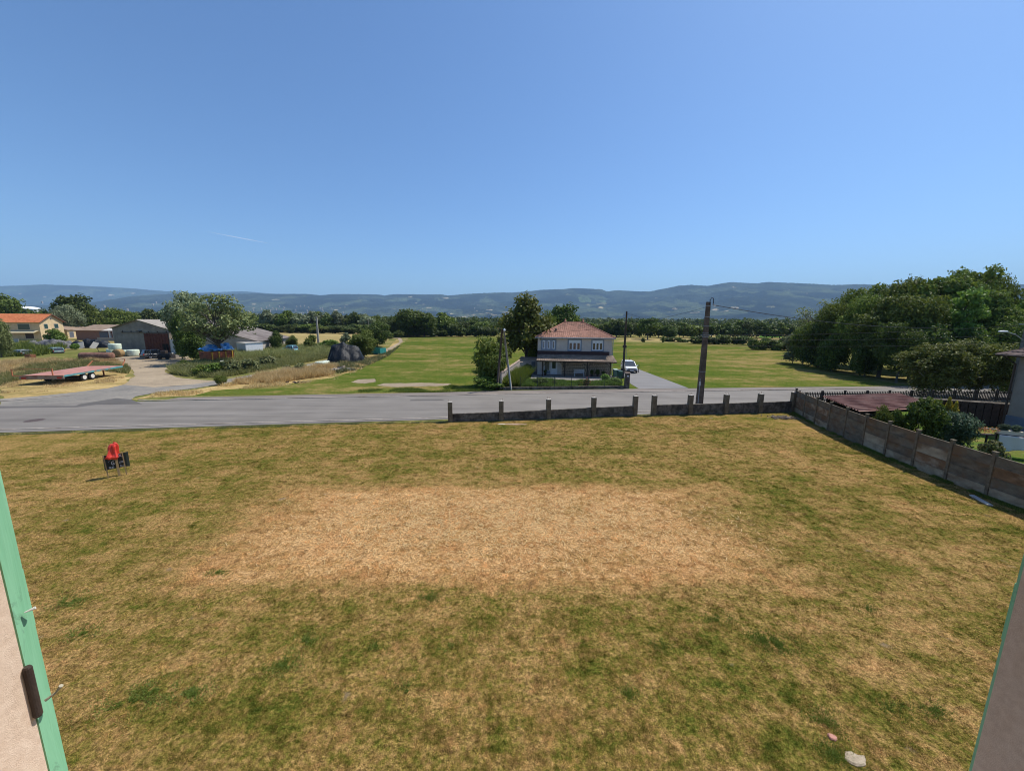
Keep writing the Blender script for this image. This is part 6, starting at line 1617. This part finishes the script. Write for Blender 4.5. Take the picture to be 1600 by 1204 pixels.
tp = thing('twin_pole', 'pair of leaning grey wooden poles joined at the top with a white insulator', 'pole', (0, 41.3, 0))
MB().tube([(-.05, 0, -.2), (-.55, -.1, 3.5), (-.92, -.2, 6.45)], [.12, .11, .09], 10).build('shaft', GREYP, tp, smooth=True)
MB().tube([(-1.65, .3, -.2), (-1.35, .1, 3.5), (-1.08, -.1, 6.55)], [.14, .12, .10], 10).build('shaft', WOODP, tp, smooth=True)
MB().lathe([(.10, 0), (.13, .12), (.05, .28)], 10, c=(-.86, -.2, 6.35)).build('insulator', WHITE, tp)
MB().bar((-1.15, 0, 6.55), (-.6, -.1, 6.5), .05).build('cross_bracket', DARKM, tp)
MB().tube([(-.08, -.14, 0), (-.38, -.2, 2.8)], .035, 8).build('conduit', pm('pale_blue_conduit', (0.30, 0.42, 0.45), (0.38, 0.5, 0.53), 5, .5, .1), tp)
lp = thing('utility_pole', 'grey concrete pole standing in the straw field left of the black heap', 'pole', (-56.6, 112.5, 0))
mb = MB(); taper(mb, -.2, 8.1, .30, .17, .2, .14); mb.build('shaft', pm('grey_pole_concrete', (0.26, 0.25, 0.22), (0.36, 0.34, 0.31), 3, .9, .3), lp)
MB().bar((-.8, 0, 7.9), (.8, 0, 7.9), .08).build('cross_arm', DARKM, lp)
p2 = G(617, 530)
fp_ = thing('utility_pole', 'thin far pole beside the dirt path against the trees', 'pole', (G(577, 531)[0], G(577, 531)[1], 0))
MB().tube([(0, 0, 0), (0, 0, 7.5)], [.14, .09], 8).build('shaft', GREYP, fp_)
# street lamp pole at the right
SLX, SLY = 47.2, 35.6
sp = thing('street_lamp', 'concrete pole with a street lamp arm behind the white house', 'street lamp', (SLX, SLY, 0))
mb = MB(); taper(mb, -.2, 7.7, .26, .16, .22, .14); mb.build('shaft', pm('lamp_pole_concrete', (0.14, 0.12, 0.105), (0.24, 0.21, 0.18), 3, .9, .3), sp)
MB().tube([(-.1, 0, 6.0), (-1.0, .0, 6.55), (-1.9, .0, 6.8)], .045, 8).build('arm', MATS['zinc'], sp)
MB().lathe([(.04, -.45), (.15, -.3), (.19, 0), (.14, .3), (.04, .4)], 12, M=Matrix.Translation((-2.2, 0, 6.82)) @ Matrix.Rotation(math.pi / 2, 4, 'Y') @ Matrix.Scale(.6, 4, (1, 0, 0))).build('lamp_head', pm('lamp_grey', (0.5, 0.52, 0.55), (0.6, 0.62, 0.65), 5, .4, .1), sp, smooth=True)
MB().tube([(.3, -.1, 4), (.32, -.1, 7.7)], .02, 5).build('conduit', MATS['zinc'], sp)
MB().bar((-.9, 0, 7.5), (.9, 0, 7.5), .07).build('cross_arm', MATS['zinc'], sp)
for z0, z1, l in ((6.35, 7.45, 'thin upper wire from the concrete pole to the street lamp pole'), (6.0, 6.6, 'thin middle wire from the concrete pole to the street lamp pole'), (5.5, 5.9, 'thin lowest wire from the concrete pole to the street lamp pole')):
    cable((PX + .3, PY, z0), (SLX, SLY, z1), .25, .013, l)
cable((PX - .2, PY, 8.7), (-.9, 41.2, 6.45), .9, .010, 'thin wire from the concrete pole down to the twin poles')
cable((PX - .2, PY + .1, 7.3), (14.75, 50.6, 8.5), .3, .010, 'thin wire from the concrete pole to the wooden pole by the house')

# ================================================================== neighbour on the right
MROOF = pm('maroon_sheet', (0.15, 0.062, 0.048), (0.22, 0.095, 0.072), 1.6, .7, .2, stain=(0.27, 0.16, 0.125), st_scale=.9, local=False)
sh = thing('lean_to', 'low lean-to with a maroon corrugated roof just behind the concrete fence', 'shed', (0, 0, 0))
q = [(23.5, 28.5, 1.98), (30.5, 29.7, 2.02), (28.5, 24.9, 2.0), (22.05, 23.75, 1.96)]
# corrugations run along X: build sheets side by side, each one its own panel
a, b, c, d = [Vector(p) for p in (q[3], q[0], q[1], q[2])]
ns = 5
for k in range(ns):
    t0, t1 = k / ns, (k + 1) / ns + .012
    A1_ = d.lerp(c, t0); B1_ = d.lerp(c, t1)   # right side
    A2_ = a.lerp(b, t0); B2_ = a.lerp(b, t1)
    lift = Vector((0, 0, .006 * (k % 2)))
    A2_ += lift; B2_ += lift; A1_ += lift; B1_ += lift; up_ = Vector((0, 0, .07)); mb = MB(); vs = []; fs = []; nr_ = 3
    for j in range(nr_):
        for f_, z_ in ((0, 0), (.62, 0), (.68, 1), (.86, 1), (.92, 0)): vs += [A2_.lerp(B2_, (j + f_) / nr_) + up_ * z_, A1_.lerp(B1_, (j + f_) / nr_) + up_ * z_]
    vs += [B2_.copy(), B1_.copy()]
    for j in range(len(vs) // 2 - 1): fs.append((2 * j, 2 * j + 2, 2 * j + 3, 2 * j + 1))
    o_ = mb.add(vs, fs).build('roof_sheet', MROOF, sh); o_.modifiers.new('thickness', 'SOLIDIFY').thickness = .006
for p in ((22.3, 24.0), (28.3, 25.1), (30.2, 29.5), (23.7, 28.3), (25.3, 24.5)): MB().box(p[0] - .05, p[0] + .05, p[1] - .05, p[1] + .05, 0, 1.9).build('post', DARKW, sh)
wallseg((22.2, 24.1), (28.3, 25.15), .05, 1.9, 1.9, 'beam', DARKW, sh, base=1.75)
MB().add([(23.6, 28.2, 0), (30.3, 29.4, 0), (30.3, 29.5, 0), (23.6, 28.3, 0), (23.6, 28.2, 1.85), (30.3, 29.4, 1.85), (30.3, 29.5, 1.85), (23.6, 28.3, 1.85)], [(0, 3, 2, 1), (4, 5, 6, 7), (0, 1, 5, 4), (1, 2, 6, 5), (2, 3, 7, 6), (3, 0, 4, 7)]).build('back_wall', DARKW, sh)
# picket fence on its low wall
pf = thing('picket_fence', 'dark wooden picket fence on a low wall along the road at right', 'fence', (0, 0, 0))
def fy_(x): return 33.0 + .075 * (x - 30)
wallseg((24.4, fy_(24.4)), (53, fy_(53)), .2, .62, .62, 'base_wall', BLOCK, pf, .03, CONC)
for z in (.85, 1.38): MB().bar((24.4, fy_(24.4) + .03, z), (53, fy_(53) + .03, z), .03, .06).build('rail', DARKW, pf)
pkm = MB().add([(-.04, -.012, 0), (.04, -.012, 0), (.04, .012, 0), (-.04, .012, 0), (-.04, -.012, .86), (.04, -.012, .86), (.04, .012, .86), (-.04, .012, .86), (0, -.012, .92), (0, .012, .92)], [(0, 3, 2, 1), (0, 1, 5, 8, 4), (2, 3, 7, 9, 6), (1, 2, 6, 5), (3, 0, 4, 7), (5, 6, 9, 8), (7, 4, 8, 9)]).build('picket', DARKW, mesh_only=True)
x = 24.6; k = 0
while x < 52.8:
    link('picket', pkm, pf, (x, fy_(x) - .02, .68), .07); x += .155; k += 1
ppm = MB().box(-.07, .07, -.06, .06, .0, 1.08).build('fence_post', DARKW, mesh_only=True)
for j in range(14): link('fence_post', ppm, pf, (24.9 + j * 2.1, fy_(24.9 + j * 2.1) + .07, .60))
# dark ivy clad garden wall
dg = thing('dark_garden_wall', 'high dark shaded garden wall between the pine shrub and the white house', 'wall', (0, 0, 0))
wallseg((31.5, 29.6), (36.6, 27.4), .25, 1.75, 1.75, 'wall', BLOCK, dg, .05, BLOCK)
for k in range(13):
    t = (k + .5) / 13; p = Vector((31.5, 29.5)).lerp(Vector((36.6, 27.3)), t)
    o = MB().box(-.19, .19, -.03, .03, 0, 1.7 + random.uniform(-.05, .08)).build('plank', DARKW, dg, loc=(p.x, p.y - .12, 0)); o.rotation_euler = (0, 0, math.atan2(-2.2, 5.1))
ed = thing('garden_edging', 'pale edging kerb below the dark garden wall', 'kerb', (0, 0, 0))
wallseg((31.0, 28.4), (36.0, 26.1), .12, .10, .10, 'edging', KERB, ed)
# white house
nh = thing('neighbour_house', 'pale grey house with slate blue plinth and dark tiled roof at the right edge', 'house', (35.2, 26.6, 0), 0)
MB().box(0, 9, -9, 0, 1.15, 5.35).build('wall', pm('pale_grey_render', (0.24, 0.205, 0.175), (0.29, 0.255, 0.22), 1.5, .9, .2), nh)
MB().box(-.04, 9.04, -9.04, .04, -.2, 1.148).build('plinth', pm('slate_blue', (0.115, 0.145, 0.20), (0.15, 0.185, 0.245), 1.5, .85, .2), nh)
NR = roof_tiles('dark_roof_tiles', (0.075, 0.055, 0.05), (0.125, 0.09, 0.08), (0.20, 0.15, 0.13))
o_ = .75
q = [(-o_, o_, 5.42), (-o_, -9 - o_, 5.42), (4.5, -4.5, 8.3)]
rr_ = tiled_slope('roof', [q[1], q[0], q[2], q[2]], NR, nh, 16, 1)
tiled_slope('roof_slope', [q[0], (9 + o_, o_, 5.42), q[2], q[2]], NR, rr_, 16, 1)
tiled_slope('roof_slope', [(9 + o_, o_, 5.42), (9 + o_, -9 - o_, 5.42), q[2], q[2]], NR, rr_, 16, 1)
tiled_slope('roof_slope', [(9 + o_, -9 - o_, 5.42), q[1], q[2], q[2]], NR, rr_, 16, 1)
MB().box(-o_, 9 + o_, -9 - o_, o_, 5.32, 5.40).build('soffit', DARKW, nh)
MB().tube([(-o_ - .06, o_, 5.36), (-o_ - .06, -9 - o_, 5.36)], .07, 8).build('gutter', DARKM, nh)
MB().tube([(-o_ - .05, .3, 5.30), (-.12, .08, 4.75), (-.12, .08, 0)], .06, 8).build('downpipe', DARKM, nh)
# white cloth over the planter stand, flowers
x0, y0 = 28.3, 21.4
st_ = thing('plant_stand', 'dark stand carrying flower pots next to the white cloth', 'stand', (27.7, 21.6, 0))
MB().bar((0, 0, 0), (0, 0, 1.15), .07).build('post', DARKW, st_)
MB().box(-.55, .35, -.12, .12, 1.15, 1.19).build('shelf', DARKW, st_)
pln = thing('planter', 'cream trough planter with leafy plants above the white cloth', 'planter', (29.2, 20.9, 1.26), R(-32))
MB().box(-1.2, 1.6, -.14, .14, 0, .22).build('trough', pm('cream_plastic', (0.60, 0.52, 0.38), (0.68, 0.60, 0.46), 3, .6, .1), pln)
for k in range(6): link('foliage', PROTO['pine'][1], pln, (-1 + k * .48, 0, .15), k, (.5, .4, .42))
tb_ = thing('garden_table', 'dark garden table hidden under the white cloth', 'table', (29.2, 20.9, 0), R(-32))
MB().box(-1.2, 1.6, -.35, .35, 1.2, 1.25).build('top', DARKW, tb_)
for sx in (-1.1, 1.5):
    for sy in (-.3, .3): MB().box(sx - .03, sx + .03, sy - .03, sy + .03, 0, 1.2).build('leg', DARKW, tb_)
def clothf(s, t):
    X = -1.25 + s * 2.95; d_ = t * 1.0
    return (X, -.38 - .05 * math.sin(s * 26) * t - .04 * t, 1.255 - d_ * (.82 + .10 * math.sin(s * 15)) - .10 * s * t)
clm, nt, out = newmat('white_cotton')
_d = N(nt, 'ShaderNodeBsdfDiffuse'); _d.inputs[0].default_value = (.80, .79, .80, 1); _t = N(nt, 'ShaderNodeBsdfTranslucent'); _t.inputs[0].default_value = (.80, .79, .80, 1)
_m = N(nt, 'ShaderNodeMixShader'); _m.inputs[0].default_value = .5; nt.links.new(_d.outputs[0], _m.inputs[1]); nt.links.new(_t.outputs[0], _m.inputs[2]); nt.links.new(_m.outputs[0], out.inputs[0])
o = rumple('white_cloth', clm, clothf, 40, 10, loc=(29.2, 20.9, 0), rz=R(-32), smooth=True); tag(o, 'white cloth hanging in folds below the cream planter', 'cloth')
fl = MB(); rs = random.Random(8)
for k in range(70):
    c = Vector((27.7 + rs.uniform(-.6, .55), 21.6 + rs.gauss(0, .12), 1.30 + rs.uniform(0, .28))); s = .045
    fl.add([c + Vector((s, 0, 0)), c + Vector((0, s, .01)), c + Vector((-s, 0, 0)), c + Vector((0, -s, -.01)), c + Vector((0, 0, s))], [(0, 1, 4), (1, 2, 4), (2, 3, 4), (3, 0, 4)])
tag(fl.build('orange_flowers', pm('orange_petals', (0.55, 0.20, 0.05), (0.7, 0.32, 0.10), 9, .7, .1)), 'orange flowers on the dark plant stand', 'flowers', kind='stuff')
# things lying on the plot
pa_ = Vector(G(1518, 775)); pb_ = Vector(G(1547, 791)); pc_ = (pa_ + pb_) / 2; dl_ = pb_ - pa_
o = MB().box(-dl_.length / 2, dl_.length / 2, -.09, .09, 0, .06).build('concrete_slat', CONC_TOP, loc=(pc_.x, pc_.y, .02), bevel=.01); o.rotation_euler = (0, 0, math.atan2(dl_.y, dl_.x)); tag(o, 'pale concrete slat lying at the foot of the panel fence', 'slat')
x, y = G(1337, 1188)
def rock(name, label, x, y, rx, ry, h, mat, seed, cat='stone'):
    r = random.Random(seed); k = 13; vs = []
    for z, s in ((-.03, 1.0), (h * .6, .95), (h, .75)):
        for j in range(k):
            an = 2 * math.pi * j / k; q_ = 1 + .55 * mnoise.noise(Vector((math.cos(an) * 1.5, math.sin(an) * 1.5, seed)))
            vs.append((math.cos(an) * rx * s * q_, math.sin(an) * ry * s * q_, z + r.uniform(-.006, .006)))
    fs = [(i * k + j, i * k + (j + 1) % k, (i + 1) * k + (j + 1) % k, (i + 1) * k + j) for i in range(2) for j in range(k)] + [tuple(range(2 * k, 3 * k))]
    return tag(MB().add(vs, fs).build(name, mat, loc=(x, y, .014)), label, cat)
rock('flat_stone', 'pale flat stone slab in the grass at the bottom right', x, y, .19, .11, .03, pm('limestone', (0.27, 0.22, 0.155), (0.40, 0.33, 0.24), 14, .9, .5), 2)
x, y = G(1300, 1153)
rock('brick_fragment', 'pink broken brick lying in the grass above the pale slab', x, y, .085, .06, .035, pm('pink_brick', (0.36, 0.17, 0.13), (0.50, 0.26, 0.20), 14, .9, .5), 5)
for i, (u, v) in enumerate([(1232, 659), (1206, 652), (1190, 656)]):
    pass
x, y = G(784, 662)
rock('mortar_patch', 'white mortar patch in the grass before the second wall post', x, y - .1, .36, .12, .012, pm('white_mortar', (0.36, 0.31, 0.25), (0.52, 0.47, 0.40), 6, .9, .3), 6, 'patch')
x, y = G(805, 661.5)
rock('bare_soil_patch', 'pinkish bare soil patch beside the white mortar spot', x, y - .2, .9, .2, .008, pm('pink_soil', (0.28, 0.19, 0.14), (0.38, 0.27, 0.20), 6, .95, .3), 7, 'patch')

# ---- estate agent board with red bag
sg = thing('sale_board', 'black for-sale board on three wooden stakes with white lettering', 'sign', (-18.75, 17.35, 0), R(46))
sg.scale = (.66, .8, 1.08)
STK = pm('stake_wood', (0.26, 0.18, 0.085), (0.38, 0.27, 0.14), 6, .85, .3)
bd = MB().box(-.62, .62, .03, .045, .38, 1.02).build('board', pm('black_board', (0.012, 0.016, 0.014), (0.022, 0.028, 0.025), 5, .5, .1), sg)
MB().box(-.64, -.50, .026, .049, .365, 1.035).build('board_fold', pm('green_black_board', (0.03, 0.045, 0.035), (0.045, 0.06, 0.05), 5, .5, .1), bd)
MB().box(.50, .64, .026, .049, .365, 1.035).build('board_fold', MATS['green_black_board'], bd)
MB().bar((-.52, .0, -.1), (-.60 + .0, .0, 1.05), .06, .04, (0, 1, 0)).build('stake', STK, sg)
MB().bar((.40, .0, -.1), (.34, .0, 1.08), .06, .04, (0, 1, 0)).build('stake', STK, sg)
MB().bar((.03, -.0, -.1), (-.03, .0, 1.35), .13, .035, (0, 1, 0)).build('centre_stake', STK, sg)
def text3d(txt, size, x, z, parent, y=.024, mat=WHITE, name='lettering'):
    cu = bpy.data.curves.new(name, 'FONT'); cu.body = txt; cu.size = size; cu.extrude = .0015; cu.align_x = 'CENTER'
    t = bpy.data.objects.new(name, cu); COL.objects.link(t)
    dg_ = bpy.context.evaluated_depsgraph_get(); me = bpy.data.meshes.new_from_object(t.evaluated_get(dg_))
    bpy.data.objects.remove(t)
    me.materials.clear(); me.materials.append(mat)
    o = bpy.data.objects.new(name, me); COL.objects.link(o); o.parent = parent
    o.location = (x, y, z); o.rotation_euler = (math.pi / 2, 0, 0)
    return o
text3d('VENDU', .20, .02, .86, bd); text3d('G', .24, -.20, .56, bd); text3d('06.80', .12, -.30, .41, bd); text3d('54.2', .12, .24, .41, bd)
lg = MB().bar((-.42, .022, .70), (-.26, .022, .82), .014, .004).bar((-.26, .022, .82), (-.08, .022, .76), .014, .004); lg.build('roof_logo', WHITE, bd)
for k, w_ in enumerate((.26, .22)): MB().box(.12, .12 + w_, .021, .026, .64 - k * .05, .655 - k * .05).build('small_print', WHITE, bd)
REDB = pm('red_bag_plastic', (0.60, 0.030, 0.018), (0.74, 0.055, 0.03), 5, .35, .5, spec=.6, bdist=.02)
def bagf(s, t):
    a = s * 2 * math.pi; prof = [(0.02, 1.62), (.15, 1.60), (.21, 1.50), (.20, 1.34), (.24, 1.16), (.30, 1.02), (.22, .93)]
    k = t * (len(prof) - 1); i = min(int(k), len(prof) - 2); f = k - i
    r = prof[i][0] * (1 - f) + prof[i + 1][0] * f; z = prof[i][1] * (1 - f) + prof[i + 1][1] * f
    r *= .72 + .40 * mnoise.noise(Vector((math.cos(a) * 1.8, math.sin(a) * 1.8, z * 3)))
    z += .07 * mnoise.noise(Vector((math.cos(a) * 2, math.sin(a) * 2, 5))) - (.10 * max(0, math.cos(a)) * t)
    fold = .035 * math.sin(a * 5 + z * 6)
    return (math.cos(a) * (r + fold) * 1.05 - .14 * t + .05, math.sin(a) * (r + fold) * .6, z + .12 * (1 - t) * math.cos(a) * .6)
o = rumple('red_bag', REDB, bagf, 22, 12, loc=(-18.80, 17.33, 0), rz=R(46)); tag(o, 'shiny red plastic bag pulled over the centre stake of the sale board', 'bag')

# faint contrail
ctm, nt, out = newmat('contrail_vapour')
tr_ = N(nt, 'ShaderNodeBsdfTransparent'); df_ = N(nt, 'ShaderNodeBsdfDiffuse'); df_.inputs[0].default_value = (.9, .93, 1, 1)
tl_ = N(nt, 'ShaderNodeBsdfTranslucent'); tl_.inputs[0].default_value = (.9, .93, 1, 1)
ad_ = N(nt, 'ShaderNodeMixShader'); ad_.inputs[0].default_value = .5; nt.links.new(df_.outputs[0], ad_.inputs[1]); nt.links.new(tl_.outputs[0], ad_.inputs[2])
at_ = N(nt, 'ShaderNodeVertexColor'); at_.layer_name = 'tint'
mx_ = N(nt, 'ShaderNodeMixShader'); nt.links.new(math_(nt, 'MULTIPLY', at_.outputs[0], .55), mx_.inputs[0]); nt.links.new(tr_.outputs[0], mx_.inputs[1]); nt.links.new(ad_.outputs[0], mx_.inputs[2]); nt.links.new(mx_.outputs[0], out.inputs[0])
def skyp(u, v, z):
    a = (u - 800) / FPX; b = -(v - 602) / FPX
    x = a * math.cos(ROLL) - b * math.sin(ROLL); y = a * math.sin(ROLL) + b * math.cos(ROLL)
    d = Vector((x, math.cos(PITCH) + y * math.sin(PITCH), -math.sin(PITCH) + y * math.cos(PITCH)))
    return d * ((z - EYE) / d.z)
V = []; T = []; F = []
nn = 40; mm = 6
pA = skyp(318, 361, 9000); pB = skyp(428, 382, 9000); dirv = (pB - pA).normalized(); side = dirv.cross(Vector((0, 0, 1))).normalized()
for i in range(nn + 1):
    t = i / nn; c = pA.lerp(pB, t); w = 90 + 260 * math.sin(math.pi * t) * (1 + .5 * mnoise.noise(Vector((t * 6, 0, 0))))
    for j in range(mm + 1):
        s = j / mm * 2 - 1; V.append(c + side * w * s + Vector((0, 0, 40 * math.cos(s * 1.5)))); T.append(math.sin(math.pi * t) ** .7 * (1 - s * s) ** 1.5)
for i in range(nn):
    for j in range(mm):
        q = i * (mm + 1) + j; F.append((q, q + 1, q + mm + 2, q + mm + 1))
tag(link('contrail', np_mesh('contrail', [tuple(v) for v in V], np.array(F), ctm, np.array(T), smooth=True)), 'short faint white contrail low in the sky at left', 'contrail', kind='stuff')
